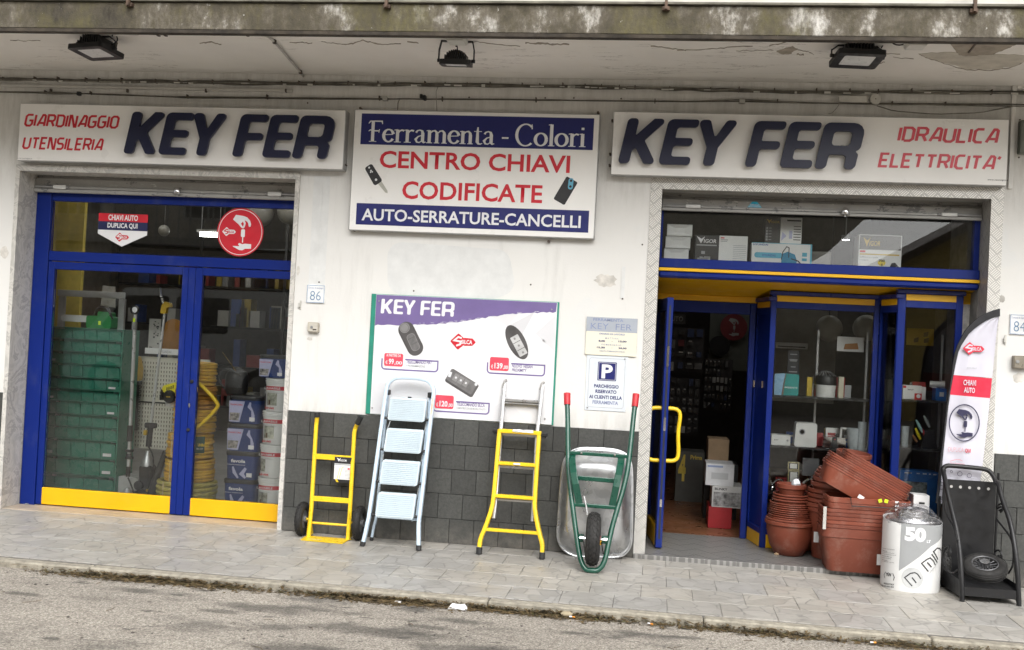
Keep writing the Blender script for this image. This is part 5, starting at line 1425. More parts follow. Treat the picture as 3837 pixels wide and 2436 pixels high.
# pegboard with slots
q0 = at('B',855,65,.95); q1 = at('B',1240,90,.95); zb_ = at('B',1000,705,.95).z; zt_ = at('B',1040,68,.95).z
pg = thing('pegboard','cream slotted pegboard behind the leaning garden tools','pegboard',((q0.x + q1.x) / 2,.95,zb_))
px0,px1 = q0.x - .02,at('B',1450,90,.95).x
zm = at('B',1040,385,.95).z
MB().box(px0,px1,.96,.98,zb_,zm - .006).build('board',PEG,pg)
MB().box(px0,px1,.96,.98,zm + .006,zt_).build('board',PEG,pg)
MB().box(px0,px1,.955,.975,zm - .005,zm + .005).build('rail',BLACKM,pg)
sl_ = MB(); x = px0 + .02; k = 0
while x < px1 - .01:
 z = zb_ + .02
 while z < zt_ - .02:
  if abs(z - zm) > .018:
   sl_.box(x - .0025,x + .0025,.9585,.9598,z - .007,z + .005); sl_.box(x - .004,x + .004,.9583,.9597,z + .0052,z + .0105)
  z += .0335
 x += .0235
sl_.build('slot',mat('slot_shadow',(.10,.095,.08),.9),pg,kind='stuff')
# low display plinth behind
MB().box(at('B',790,950,.62).x,at('B',1090,960,.62).x,.60,.95,.052,at('B',940,905,.60).z,.004).build('display_plinth',mat('pale_grey_plinth',(.45,.45,.44),.5),label='low pale plinth under the leaning garden tools',cat='plinth')
# posters above the pegboard
a,b,c,d = frect('A',1005,1308,1235,1348,.9)
t = thing('brand_strip','white strip with reversed lettering above the pegboard','sign',((a + b) / 2,.9,c)); MB().box(a,b,.9,.905,c,d).build('panel',WCARD,t)
text('HYUNDAI',a + (b - a) * .45,b - (b - a) * .2,c + (d - c) * .25,c + (d - c) * .7,.8985,GREYP,t)
a,b,c,d = frect('A',1032,1102,1112,1318,.92)
t = thing('product_card','pale hanging card with small dark pictures above the pegboard','card',((a + b) / 2,.92,c)); MB().box(a,b,.92,.925,c,d).build('panel',mat('pale_card',(.42,.41,.38),.7),t)
m = MB(); r_ = random.Random(2)
for i in range(16): x = a + r_.uniform(.1,.8) * (b - a); z = c + r_.uniform(.05,.9) * (d - c); m.box(x,x + .006 + r_.random() * .01,.9185,.9198,z,z + .005 + r_.random() * .008)
m.build('picture',BLACKP,t)
c_ = at('A',1200,1235,1.2); m = MB(); m.prism([(c_.x - .10,c_.z - .14)] + [(c_.x - .10 * cos(pi * i / 12),c_.z + .04 + .12 * sin(pi * i / 12)) for i in range(13)] + [(c_.x + .10,c_.z - .14)],1.2,1.21)
m.build('orange_arch_panel',mat('orange_panel',(.42,.19,.03),.7),label='orange arched panel at the back, above the pegboard',cat='panel')
# ---------------- long tools leaning
def pole(name,label,cat,top,bot,r_,mt_,n=12):
 t = thing(name,label,cat,bot)
 MB().tube([top,bot],r_,n).build('pole',mt_,t,smooth=True); return t
# telescopic pruner
yA = .42
T = at('B',940,-246,yA); Bt = at('B',888,900,yA)
t = pole('pole_pruner','long silver pole tool with a round gauge head and a conical silver foot','garden tool',T,Bt,.0135,mat('brushed_pole',(.62,.63,.63),.35,.5,.05))
d = (Bt - T).normalized()
MB().lathe([(.028,.0),(.034,-.006),(.034,-.02),(.026,-.024),(.022,-.012),(.0001,-.012)],(T.x,yA,T.z + .012),24,'Y').build('head_ring',BLACK,t,smooth=True)
MB().lathe([(.021,-.013),(.0001,-.015)],(T.x,yA,T.z + .012),20,'Y').build('head_dial',PWHITE,t)
def onp(y): u = (y + 246) / (900 + 246); return T.lerp(Bt,u)
m = MB()
for (ya,yb,r_) in ((545,655,.021),(740,765,.020),(830,900,.017)): m.tube([onp(ya),onp(yb)],r_,12)
for y in (720,770): p = onp(y); m.box(p.x - .022,p.x + .03,p.y - .02,p.y + .02,p.z - .01,p.z + .01,.004)
m.build('grip',BLACK,t,smooth=True)
MB().box(T.x - .012,T.x + .012,yA - .02,yA + .02,onp(-120).z,onp(-140).z + .035).build('clamp',STEELG,t)
MB().box(T.x - .008,T.x + .010,yA - .0165,yA - .0145,onp(-160).z,onp(-180).z + .02).build('sticker',NEON,t)
MB().lathe([(.055,-.075),(.058,-.062),(.050,-.055),(.042,-.030),(.030,-.004),(.018,.012),(.014,.018)],(Bt.x,yA,.13),22).build('motor_cone',mat('cast_aluminium',(.50,.51,.51),.4,.6),t,smooth=True)
MB().tube([onp(905),(Bt.x + .05,yA + .02,.10),(Bt.x + .09,yA,.06)],.006,6).build('guard_rod',BLACK,t)
# brush cutter
T = at('B',1115,0,.62); Bt = at('B',1020,740,.62)
t = thing('brush_cutter','brush cutter standing on its engine with a yellow head at the top of its pole','brush cutter',(Bt.x,.62,.06))
Th = at('A',1145,1050,.62)
MB().tube([Th,at('B',1045,550,.62)],.011,12).build('pole',MATS['brushed_pole'],t,smooth=True)
m = MB(); m.prism(fillet([(Th.x - .03,Th.z - .015),(Th.x - .02,Th.z + .05),(Th.x + .0,Th.z + .075),(Th.x + .045,Th.z + .065),(Th.x + .055,Th.z + .035),(Th.x + .02,Th.z + .03),(Th.x + .012,Th.z - .02)],.01,3),.60,.64); m.build('gear_head',mat('yellow_tool_plastic',(.55,.36,.02),.4),t)
m = MB(); m.tube([(Th.x - .03,.62,Th.z + .10),(Th.x - .015,.62,Th.z + .06)],.012,8); m.tube([(Th.x - .05,.62,Th.z + .19),(Th.x - .035,.62,Th.z + .11)],[.004,.014],8); m.build('blade_tip',CHROME,t,smooth=True)
a = at('B',1047,545,.6); b = at('B',1030,690,.6)
m = MB(); m.tube([a,b],.022,12); m.box(a.x - .045,a.x + .045,.58,.62,a.z - .02,a.z + .02,.006); m.build('grip',BLACK,t,smooth=True)
p = at('B',1018,595,.58); MB().box(p.x - .022,p.x + .006,.56,.6,p.z - .02,p.z + .02,.006).build('trigger',MATS['yellow_tool_plastic'],t)
p = at('B',1022,800,.6)
MB().lathe([(.052,-.06),(.050,-.035),(.035,.0),(.022,.03),(.018,.06)],(p.x,.6,p.z + .03),20).build('clutch_cone',MATS['cast_aluminium'],t,smooth=True)
m = MB(); m.box(p.x - .045,p.x + .055,.55,.66,.11,p.z - .02,.015).lathe([(.036,-.02),(.036,.02)],(p.x - .03,.55,.15),16,'Y').box(p.x - .10,p.x + .085,.56,.64,.085,.115,.01)
m.build('engine',BLACKM,t)
MB().box(p.x + .02,p.x + .08,.55,.60,.10,.135,.01).build('engine_cover',MATS['yellow_tool_plastic'],t)
MB().prism(rrect(p.x - .105,p.x - .05,.105,.20,.012),.56,.62).build('fuel_tank',mat('milky_tank',(.5,.5,.47),.3),t)
MB().tube(smoothpath([b,(b.x + .04,.6,b.z - .06),(b.x + .05,.6,b.z - .14),(p.x + .05,.6,.2)],2),.006,6).build('cable',BLACK,t)
# hedge trimmer blade hanging
T = at('B',965,60,.86); Bq = at('B',942,580,.86); md = at('B',958,235,.86)
t = thing('hedge_trimmer','hedge trimmer hanging on the pegboard, yellow body above a long black toothed blade','hedge trimmer',T)
m = MB(); m.prism(fillet([(md.x - .035,md.z),(T.x - .03,T.z - .05),(T.x - .005,T.z),(T.x + .012,T.z - .02),(T.x + .032,T.z - .10),(md.x + .028,md.z + .03),(md.x + .02,md.z)],.012,4),.82,.88); m.build('body',mat('mustard_tool_plastic',(.50,.33,.05),.45),t)
MB().box(md.x - .032,md.x + .026,.815,.885,md.z - .03,md.z - .0005,.004).build('blade_mount',BLACK,t)
m = MB(); m.bar(md - Vector((0,0,.03)),Bq,.022,.012,up=(0,1,0))
n = 26
for i in range(n):
 p = (md - Vector((0,0,.035))).lerp(Bq,i / n); m.box(p.x - .024,p.x + .024,.857,.863,p.z - .0035,p.z + .0035)
m.build('blade',BLACKM,t)
# orange broom pole with black foot
T = at('B',850,165,.75); Bq = at('B',848,800,.75)
t = pole('broom','orange handled tool with a black foot standing beside the drawer cabinet','garden tool',T,Bq,.015,mat('orange_handle',(.50,.30,.03),.4))
m = MB(); m.lathe([(.05,-.10),(.045,-.05),(.02,0),(.018,.03)],(Bq.x,.75,.155),14,sx=1.1,sy=.6); m.build('foot',BLACK,t,smooth=True)
# leaning black blower tube
T = at('B',1150,725,.45); Bq = at('B',1045,1015,.45)
t = thing('blower_tube','black blower tube leaning against the centre post inside the left glass','blower tube',(Bq.x,.45,.055))
MB().tube([Vector((Bq.x,.45,.10)),T],[.030,.021],14).build('tube',BLACK,t,smooth=True)
MB().tube([T,T + Vector((.04,0,.03)),T + Vector((.12,0,.03))],.010,8).build('hook',BLACK,t)
# yellow engine blower behind the post
p = at('B',1180,320,.50)
t = thing('engine_blower','yellow and black engine with a white fuel tank, half hidden by the centre post','engine',(p.x,.5,p.z - .1))
m = MB(); m.prism(fillet([(p.x - .05,p.z + .02),(p.x - .04,p.z + .055),(p.x + .05,p.z + .085),(p.x + .09,p.z + .05),(p.x + .09,p.z - .03),(p.x - .0,p.z - .02)],.014,3),.46,.56); m.build('cover',mat('lemon_plastic',(.75,.68,.03),.35),t)
m = MB()
for i in range(4): m.box(p.x - .01 + i * .016,p.x - .003 + i * .016,.4565,.4595,p.z + .02 + i * .006,p.z + .045 + i * .006)
m.lathe([(.048,.02),(.05,-.02),(.044,-.035),(.0001,-.037)],(p.x + .018,.47,p.z - .025),24,'Y'); m.lathe([(.016,-.02),(.018,.02)],(p.x - .055,.48,p.z - .035),12,'Z'); m.box(p.x - .062,p.x - .03,.46,.52,p.z - .02,p.z + .03,.008)
m.build('starter',BLACK,t,smooth=True)
m = MB(); m.lathe([(.0001,-.05),(.03,-.04),(.042,-.01),(.042,.02)],(p.x + .01,.50,p.z - .06),20); m.build('fuel_tank',WHTP,t,smooth=True)
text('VIGOR',p.x + .0,p.x + .036,p.z - .03,p.z - .02,.4325,YELP,t)
MB().tube([(p.x + .06,.5,p.z - .1),(p.x + .06,.5,.052)],.012,8).build('stand',BLACKM,t)
# ---------------- hose coils
YH = .50
bounds = [(110,270,HOSE),(275,432,mat('orange_hose',(.58,.29,.06),.4,0,.12,18)),(436,605,HOSE),(615,785,HOSE),(795,950,HOSE),(952,1062,HOSEG)]
cx_t = at('B',1350,500,YH).x
for i,(ya,yb,mm) in enumerate(bounds):
 cxp = [1370,1365,1355,1325,1320,1300][i]; r_ = [.150,.155,.160,.175,.185,.225][i]
 zt_ = at('B',cxp,ya,YH - r_).z; zb_ = at('B',cxp,yb,YH - r_).z
 if i == 5: zb_ = .055
 c_ = at('B',cxp,ya,YH); n = 7 if i < 5 else 5; rr_ = (zt_ - zb_) / n / 2
 t = thing('hose_coil',['top yellow hose coil of the tall stack','orange hose coil, second from the top of the stack','yellow hose coil in the middle of the stack above the labelled one','yellow hose coil with a blue and green label','yellow hose coil just below the labelled one','widest green striped hose coil at the bottom of the stack'][i],'hose coil',(c_.x,YH,zb_),'hose coils stacked behind the glass')
 P = []; seg = 40
 rg_ = random.Random(i)
 m = MB()
 for k in range(n):
  zc = zt_ - rr_ * (2 * k + 1); rk = r_ - rr_ + rg_.uniform(-.006,.004); ph = rg_.uniform(0,6)
  m.tube([(c_.x + (rk + .003 * sin(2 * a + ph)) * cos(a),YH + rk * sin(a),zc + .004 * sin(a + ph)) for a in [2 * pi * j / seg for j in range(seg)]],rr_ * 1.02,8,closed=True)
 m.build('hose',mm,t,smooth=True)
 MB().lathe([(r_ - rr_ * 2,-.0),(r_ - rr_ * 2,zt_ - zb_ - .01)],(c_.x,YH,zb_ + .005),30,cap=False).build('inner_hose',mm,t)
 tie = MB()
 for a in (-2.0,-1.2):
  x = c_.x + (r_ + .002) * cos(a); y = YH + (r_ + .002) * sin(a); tie.box(x - .004,x + .004,y - .002,y + .004,zb_ + .002,zt_ - .002)
 tie.build('tie',mat('clear_tie',(.6,.5,.3),.2),t)
 if i == 3:
  lb = MB(); aa = [radians(-95 + 8 * q) for q in range(9)]
  for q in range(8):
   x0_,x1_ = [c_.x + (r_ + .004) * cos(v) for v in (aa[q],aa[q + 1])]; y0_,y1_ = [YH + (r_ + .004) * sin(v) for v in (aa[q],aa[q + 1])]
   lb.add([(x0_,y0_,zb_ + .035),(x1_,y1_,zb_ + .035),(x1_,y1_,zt_ - .01),(x0_,y0_,zt_ - .01)],[(0,1,2,3)])
  lb.build('hose_label',mat('dark_green_label',(.02,.09,.07),.4),t)
  f0 = at('B',1372,690,YH - r_ - .008)
  text('UNIRAGO',f0.x,f0.x + .082,f0.z,f0.z + .022,YH - r_ - .006,YELP,t,bold=.02)
  text('50m 1/2"',f0.x - .01,f0.x + .04,f0.z - .024,f0.z - .012,YH - r_ - .006,PWHITE,t)
# ---------------- buckets
def bucket(label,x0,x1,z0,z1,y,kind,w2=None,sheet=None):
 cx = (x0 + x1) / 2; w = (x1 - x0) / 2; h = z1 - z0
 t = thing('paint_bucket',label,'bucket',(cx,y,z0),'white paint buckets in the window' if kind == 'w' else 'blue paint tubs in the window')
 if kind == 'w':
  m = MB(); m.lathe([(w * .86,0),(w * .88,.003),(w * .93,h * .82),(w * .97,h * .825),(w * .97,h * .85),(w * .94,h * .855),(w * .94,h * .88),(w,h * .885),(w,h * .915),(w * .95,h * .92),(w * .95,h * .945),(w,h * .95),(w * 1.0,h * .985),(w * .97,h * .995),(w * .9,h * .985),(.0001,h * .985)],(cx,y,z0),34)
  m.build('body',BUCKW,t,smooth=True)
  def curved(a0,a1,za,zb,mm,nm,rad=1.006):
   n = max(3,int((a1 - a0) / 8)); mb = MB()
   def R(z): return w * (.88 + .05 * (z / (h * .82))) * rad
   for q in range(n):
    v0,v1 = radians(a0 + (a1 - a0) * q / n),radians(a0 + (a1 - a0) * (q + 1) / n)
    mb.add([(cx + R(za) * cos(v0),y + R(za) * sin(v0),z0 + za),(cx + R(za) * cos(v1),y + R(za) * sin(v1),z0 + za),(cx + R(zb) * cos(v1),y + R(zb) * sin(v1),z0 + zb),(cx + R(zb) * cos(v0),y + R(zb) * sin(v0),z0 + zb)],[(0,1,2,3)])
   return mb.build(nm,mm,t)
  curved(-178,-5,h * .64,h * .76,mat('red_bucket_band',(.60,.03,.05),.4),'red_band')
  sh_ = sheet or 0
  curved(-135 + sh_,-82 + sh_,h * .18,h * .56,mat('room_picture',(.42,.43,.36),.5,0,.5,26),'room_picture',1.004)
  curved(-122 + sh_,-112 + sh_,h * .20,h * .34,mat('brown_print',(.12,.07,.04),.5),'room_picture',1.007)
  text('LAVABILE',cx - w * .74,cx + w * .35,z0 + h * .665,z0 + h * .735,y - w * .96,PWHITE,t,bold=.01)
  for q in range(3): MB().box(cx - w * .7,cx + w * (.0 + .15 * q),y - w * .955,y - w * .95,z0 + h * (.60 - q * .022),z0 + h * (.606 - q * .022)).build('fine_print',GREYP,t)
  text('Idrolatt',cx - w * .62,cx - w * .02,z0 + h * .07,z0 + h * .14,y - w * .955,RED,t,bold=.03)
 else:
  d = .075
  def ring(s,z): return [(cx + (px_ - cx) * s,y + py_ * s,z) for px_,py_ in [(a_,b_) for a_,b_ in fillet([(cx - w,-d),(cx - w,d),(cx + w,d),(cx + w,-d)],.045,5)]]
  m = MB()
  rings = [ring(.90,z0),ring(.97,z0 + h * .84)]
  n = len(rings[0]); m.add(rings[0] + rings[1],[(i,(i + 1) % n,n + (i + 1) % n,n + i) for i in range(n)] + [tuple(range(n))])
  m.build('tub',BUCKB,t,smooth=True)
  m = MB(); r2 = [ring(1.0,z0 + h * .842),ring(1.01,z0 + h * .97),ring(.96,z0 + h * .995)]
  m.add(r2[0] + r2[1] + r2[2],[(i,(i + 1) % n,n + (i + 1) % n,n + i) for i in range(n)] + [(n + i,n + (i + 1) % n,2 * n + (i + 1) % n,2 * n + i) for i in range(n)] + [tuple(range(2 * n,3 * n)),tuple(range(n))])
  m.build('lid',BLACK,t,smooth=True)
  yf = y - d * 1.0
  if kind == 't':
   m = MB(); m.prism([(cx - w * .86,z0 + h * .05),(cx - w * .9,z0 + h * .80),(cx + w * .06,z0 + h * .80),(cx - w * .22,z0 + h * .05)],yf - .002,yf + .003); m.build('print',LILAC,t)
   text('TRASPICORA',cx - w * .84,cx - w * .06,z0 + h * .64,z0 + h * .70,yf - .0035,RED,t,bold=.02)
   m = MB(); m.prism([(cx - w * .83,z0 + h * .10),(cx - w * .83,z0 + h * .38),(cx - w * .20,z0 + h * .38),(cx - w * .28,z0 + h * .10)],yf - .0035,yf - .0025); m.build('room_picture',mat('room_photo',(.30,.28,.26),.5,0,.6,40),t)
   P = [(.42,.78),(.36,.62),(.55,.48),(.62,.3),(.56,.08)]
  else:
   text('favola',cx - w * .58,cx + w * .30,z0 + h * .60,z0 + h * .72,yf - .0035,PWHITE,t,bold=.03)
   text('finitura trasparente',cx - w * .80,cx + w * .30,z0 + h * .50,z0 + h * .54,yf - .0035,PWHITE,t)
   P = [(-.45,.45),(-.35,.25),(-.1,.05)]
   m = MB(); ribbon(m,[(cx + w * .35,z0 + h * .42),(cx + w * .1,z0 + h * .2),(cx + w * .35,z0 + h * .06)],[.02,.03,.015],yf - .0024); m.build('print',LILAC,t)
  m = MB(); ribbon(m,[(cx + w * a_,z0 + h * b_) for a_,b_ in P],[.012,.026,.014,.026,.010][:len(P)],yf - .0028); m.build('print',LILAC,t)
  MB().box(cx + w * .40,cx + w * .72,yf - .003,yf + .002,z0 + h * .1,z0 + h * .24).build('label_strip',PWHITE,t)
 return t
YB = .52
yb_w = .50
def bspan(xa,xb,ya,yb,Y):
 zt = at('B',(xa + xb) / 2,ya,Y).z; zb = at('B',(xa + xb) / 2,yb,Y).z; m_ = (ya + yb) / 2
 return at('B',xa,m_,Y).x,at('B',xb,m_,Y).x,zb,zt
lab_w = ['topmost white washable paint bucket of the right stack','second white washable paint bucket from the top','third white washable paint bucket from the top','bottom white washable paint bucket, half hidden by the yellow panel']
prev = None
zs_ = [bspan(1810,2010,218,460,.40),bspan(1788,1990,460,695,.40),bspan(1770,1972,695,928,.40),bspan(1755,1955,928,1165,.40)]
bott = .052; hh_ = (zs_[0][3] - bott) / 4
for i in range(3,-1,-1):
 z0 = bott + (3 - i) * hh_; bucket(lab_w[i],zs_[i][0] + .0,zs_[i][1],z0,z0 + hh_ - .001,.50,'w',sheet=[0,0,-28,-8][i])
lab_b = ['top blue paint tub of the left tub stack','second blue paint tub with a lilac label','upper favola blue paint tub','bottom favola blue paint tub, half hidden by the yellow panel']
zb4 = [bspan(1565,1790,340,528,.44),bspan(1550,1785,545,740,.44),bspan(1540,1768,745,955,.44),bspan(1522,1750,960,1160,.44)]
hb = (zb4[0][3] - bott) / 4
for i in range(3,-1,-1):
 z0 = bott + (3 - i) * hb; bucket(lab_b[i],zb4[i][0],zb4[i][1],z0,z0 + hb - .001,.55,'t' if i < 2 else 'f')
x0_,x1_,z0_,z1_ = bspan(1792,1990,140,216,.44)
bucket('small blue paint tub standing on top of the white bucket stack',x0_,x1_,bott + 4 * hh_ + .001,bott + 4 * hh_ + .17,.50,'t')
# black garden sprayer on the blue tubs
p = at('B',1650,250,.62); zt = bott + 4 * hb
t = thing('knapsack_sprayer','dark round sprayer standing on the blue tubs with a thin grey lance','sprayer',(p.x,.6,zt + .001))
MB().lathe([(.075,0),(.088,.03),(.090,.13),(.075,.17),(.035,.19),(.032,.205),(.0001,.207)],(p.x,.60,zt + .002),24,sy=.8).build('tank',BLACKM,t,smooth=True)
MB().tube(smoothpath([(p.x - .06,.52,zt + .04),(p.x - .12,.50,zt + .12),(p.x - .05,.5,zt + .21),(p.x + .06,.52,zt + .15)],2),.008,8).build('strap',BLACK,t,smooth=True)
MB().tube([at('B',1640,168,.5),at('B',1545,35,.5)],.0035,6).build('lance',CHROME,t)
for (x,y,lab) in ((-3.7,.85,'lit tube lamp on the ceiling just inside the left shop window'),(-3.0,1.9,'lit tube lamp on the ceiling of the left shop, right of the window stickers'),(-5.0,2.2,'lit tube lamp deep at the left of the left shop')):  # added tubes above the sightline, there to brighten the window goods
 t = thing('tube_light',lab,'lamp',(x,y,2.98)); MB().tube([(x - .6,y,2.98),(x + .6,y,2.98)],.018,10).build('tube',LAMPE,t)
 MB().box(x - .62,x + .62,y - .04,y + .04,3.0,3.06).build('fitting',GREYALU,t)
# dim shelving and clutter deeper in the shop
r_ = random.Random(21)
rk = thing('back_shelving','dim shelving full of small goods at the back of the left shop','shelving',(-4,4.4,0))
m = MB()
for z in (.5,.95,1.4,1.85,2.3): m.box(-6.2,-2.0,4.3,4.8,z - .02,z)
for x in (-6.2,-5.2,-4.2,-3.2,-2.0): m.box(x,x + .03,4.28,4.3,.05,2.6)
m.build('shelf',BLACKM,rk)
cols = [mat('dull_goods_%s' % n_,c,.5) for n_,c in (('red',(.22,.03,.03)),('grey',(.2,.2,.2)),('blue',(.03,.06,.2)),('yellow',(.3,.22,.03)),('white',(.4,.4,.38)))]
for mm in cols:
 m = MB()
 for i in range(26):
  x = r_.uniform(-6.1,-2.1); z = r_.choice((.5,.95,1.4,1.85)); w = r_.uniform(.05,.16); h = r_.uniform(.08,.32); m.box(x,x + w,4.32,4.5,z + .002,z + h)
 m.build('goods',mm,rk,kind='stuff')

# ================================================================== RIGHT SHOPFRONT
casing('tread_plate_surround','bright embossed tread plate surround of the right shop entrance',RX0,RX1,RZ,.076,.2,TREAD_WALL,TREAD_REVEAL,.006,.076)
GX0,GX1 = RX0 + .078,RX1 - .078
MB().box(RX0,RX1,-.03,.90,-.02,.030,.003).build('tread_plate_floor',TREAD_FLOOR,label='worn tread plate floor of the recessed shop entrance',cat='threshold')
za = at('D',1000,60,.12).z; zbot = at('D',1000,166,.17).z
st = shutter('raised roller shutter with flaking grey paint above the right shop entrance',GX0 + .001,GX1 - .001,2.475,zbot,.165,at('D',1332,150,.15).x)
c = at('D',788,108,.17); q = 1 / ppm('D',.17,788,108)
MB().prism([(c.x - 42 * q,c.z - 16 * q),(c.x - 14 * q,c.z + 18 * q),(c.x + 14 * q,c.z + 18 * q),(c.x + 42 * q,c.z - 16 * q)],.170,.1755).build('sticker',CYANP,st)
text('SERRANDE',c.x - 28 * q,c.x + 28 * q,c.z - 6 * q,c.z + 3 * q,.1692,PWHITE,st); text('PRONTO INTERVENTO',c.x - 36 * q,c.x + 36 * q,c.z - 14 * q,c.z - 8 * q,.1692,PWHITE,st)
en = thing('entrance_shopfront','blue and yellow recessed shop entrance with a transom window and zigzag display case','shopfront',(1.0,.3,0))
ZT = 2.022
MB().box(GX0,GX0 + .014,YF,YF + .05,ZT,2.40,.002).build('side_post',BLUE,en)
MB().box(GX1 - .036,GX1,YF - .02,YF + .05,ZT + .001,2.40,.003).build('side_post',BLUE,en)
MB().box(GX0,GX1,YF,YF + .05,2.401,2.46,.003).build('head_rail',BLUE,en)
MB().box(GX0 + .015,GX1 - .037,YF + .02,YF + .028,ZT + .001,2.40).build('transom_pane',GLASS,en)
MB().box(GX0,GX1,YF - .05,YF + .05,1.958,ZT,.004).build('beam',BLUE,en)
MB().box(GX0 - .001,GX1 + .001,YF - .056,YF + .05,1.936,1.957,.002).build('yellow_stripe',YEL,en)
m = MB(); m.box(GX0,GX1,YF - .052,YF + .05,1.892,1.935,.012); m.build('beam',BLUE,en)
def zs(y): return 1.90 - .125 * (y - .2)
m = MB(); m.add([(GX0,.272,zs(.272)),(GX1,.272,zs(.272)),(GX1,.93,zs(.93)),(GX0,.93,zs(.93)),(GX0,.272,1.99),(GX1,.272,1.99),(GX1,.93,1.99),(GX0,.93,1.99)],[(0,1,2,3),(4,7,6,5),(0,4,5,1),(1,5,6,2),(2,6,7,3),(3,7,4,0)])
m.build('soffit_panel',YEL,en)
MB().box(GX0,GX1,.272,1.10,1.992,2.018).build('transom_shelf',mat('dark_shelf',(.06,.055,.05),.6),en)
SLATEG = mat('grey_stone_reveal',(.22,.215,.20),.7,0,.2,12,dirt=.4)
MB().box(GX1,RX1 + .1,.2005,.93,.03,2.46).build('side_reveal',SLATEG,en)
MB().box(RX0 - .1,GX0,.2005,.93,.03,2.46).build('side_reveal',SLATEG,en)
MB().box(2.005,GX1 - .001,.36,.378,.031,zs(.37) - .075).build('marble_panel',MARBLE,en)
MB().box(2.005,GX1 - .001,.355,.378,zs(.37) - .0745,zs(.37) - .002).build('yellow_panel',YEL,en)
# zigzag faces
def face(P0,P1,kick=True,w0=.035,w1=.035,solid=False,nm='case_face'):
 a = Vector((*P0,0)); b = Vector((*P1,0)); L = (b - a).length; ang = math.atan2(b.y - a.y,b.x - a.x)
 M = Matrix.Translation(a) @ Matrix.Rotation(ang,4,'Z')
 zt = min(zs(P0[1]),zs(P1[1])) - .002
 f = MB(); f.box(0,w0,-.0,.04,.031,zt - .03,.002); f.box(L - w1,L,-.0,.04,.031,zt - .03,.002)
 f.box(w0,L - w1,.0,.04,zt - .122,zt - .075,.002); f.box(w0,L - w1,-.002,.04,.125,.165,.003)
 if solid: f.box(w0,L - w1,.012,.03,.165,zt - .122)
 o = f.build('frame',BLUE,en,xf=M)
 MB().box(w0 + .0005,L - w1 - .0005,-.001,.039,.032,.124,.002).build('kick_panel',YEL,o,xf=M)
 MB().box(w0 + .0005,L - w1 - .0005,-.001,.039,zt - .0745,zt - .031,.002).build('yellow_band',YEL,o,xf=M)
 MB().box(-.012,L + .012,-.02,.04,zt - .03,zt,.004).build('cornice',mat('cornice_blue',(.012,.02,.17),.35),o,xf=M)
 if not solid: MB().box(w0 + .001,L - w1 - .001,.016,.024,.166,zt - .123).build('pane',GLASS,o,xf=M)
 return o
Pd,Pa,Pb,Pc,Pe = (.700,.905),(.772,.555),(1.517,.565),(1.585,.30),(2.004,.30)
face(Pd,Pa,w0=.03,w1=.03,solid=True)
face((Pa[0] + .002,Pa[1]),Pb,w0=.036,w1=.034)
face((Pb[0] + .001,Pb[1] - .002),Pc,w0=.02,w1=.02)
face((Pc[0] + .002,Pc[1]),Pe,w0=.048,w1=.045)
# door frame at the back of the recess
yd = .87
df = MB(); df.box(.655,.698,yd,yd + .05,.031,1.77,.003); df.box(GX0,GX0 + .03,yd,yd + .05,.031,1.77,.002); df.box(GX0 + .031,.654,yd,yd + .05,1.685,1.77,.003)
df.build('door_frame',BLUE,en)
MB().box(GX0,.70,yd - .004,yd + .05,1.7715,zs(yd) - .001,.002).build('yellow_panel',YEL,en)
lp = MB()
for (x,y) in ((783,1183),(822,1183)): p = at('D',x,y,yd - .0); lp.box(p.x - .008,p.x + .008,yd - .012 - (.16 if x > 800 else 0),yd - .0008 - (.15 if x > 800 else 0),p.z - .028,p.z + .024,.002)
lp.build('lock_plate',CHROME,en)
# the open door leaf, swung out to the street
A_ = Vector((-.020,.86,0)); B_ = Vector((.062,.20,0)); L = (B_ - A_).length; ang = math.atan2(B_.y - A_.y,B_.x - A_.x)
M = Matrix.Translation(A_) @ Matrix.Rotation(ang,4,'Z')
dt = thing('open_door','open blue framed glass door with yellow bow handles, swung out at the left of the entrance','door',(.02,.5,.03))
f = MB(); f.box(0,.06,-.022,.022,.040,1.755,.003); f.box(L - .07,L,-.022,.022,.040,1.755,.003); f.box(.0605,L - .0705,-.022,.022,1.67,1.755,.003)
f.build('frame',BLUE,dt,xf=M)
MB().box(.061,L - .071,-.0225,.0225,.042,.17,.003).build('kick_panel',YEL,dt,xf=M)
MB().box(.061,L - .071,-.004,.004,.171,1.669).build('pane',GLASS,dt,xf=M)
ed = MB(); ed.box(L + .0002,L + .0015,-.006,.006,.1,1.70); ed.build('edge_seal',BLACK,dt,xf=M)
e = MB(); e.box(L + .0016,L + .003,-.008,.008,.84,.93); e.box(L + .0016,L + .003,-.008,.008,1.28,1.42); e.box(L + .0016,L + .003,-.008,.008,.32,.37); e.build('lock_plate',CHROME,dt,xf=M)
z1h = at('E',250,350,.28).z; z0h = at('E',250,650,.28).z; hx = L - .045
for s in (-1,1):
 pts = [Vector((hx,s * .02,z1h)),Vector((hx,s * .085,z1h)),Vector((hx,s * .115,z1h - .035)),Vector((hx,s * .098,(z0h + z1h) / 2 + .02)) if s > 0 else Vector((hx,s * .12,(z0h + z1h) / 2)),Vector((hx,s * .115,z0h + .035)),Vector((hx,s * .085,z0h)),Vector((hx,s * .02,z0h))]
 MB().tube(smoothpath(pts,2),.014,12).build('handle',YELP,dt,xf=M,smooth=True)
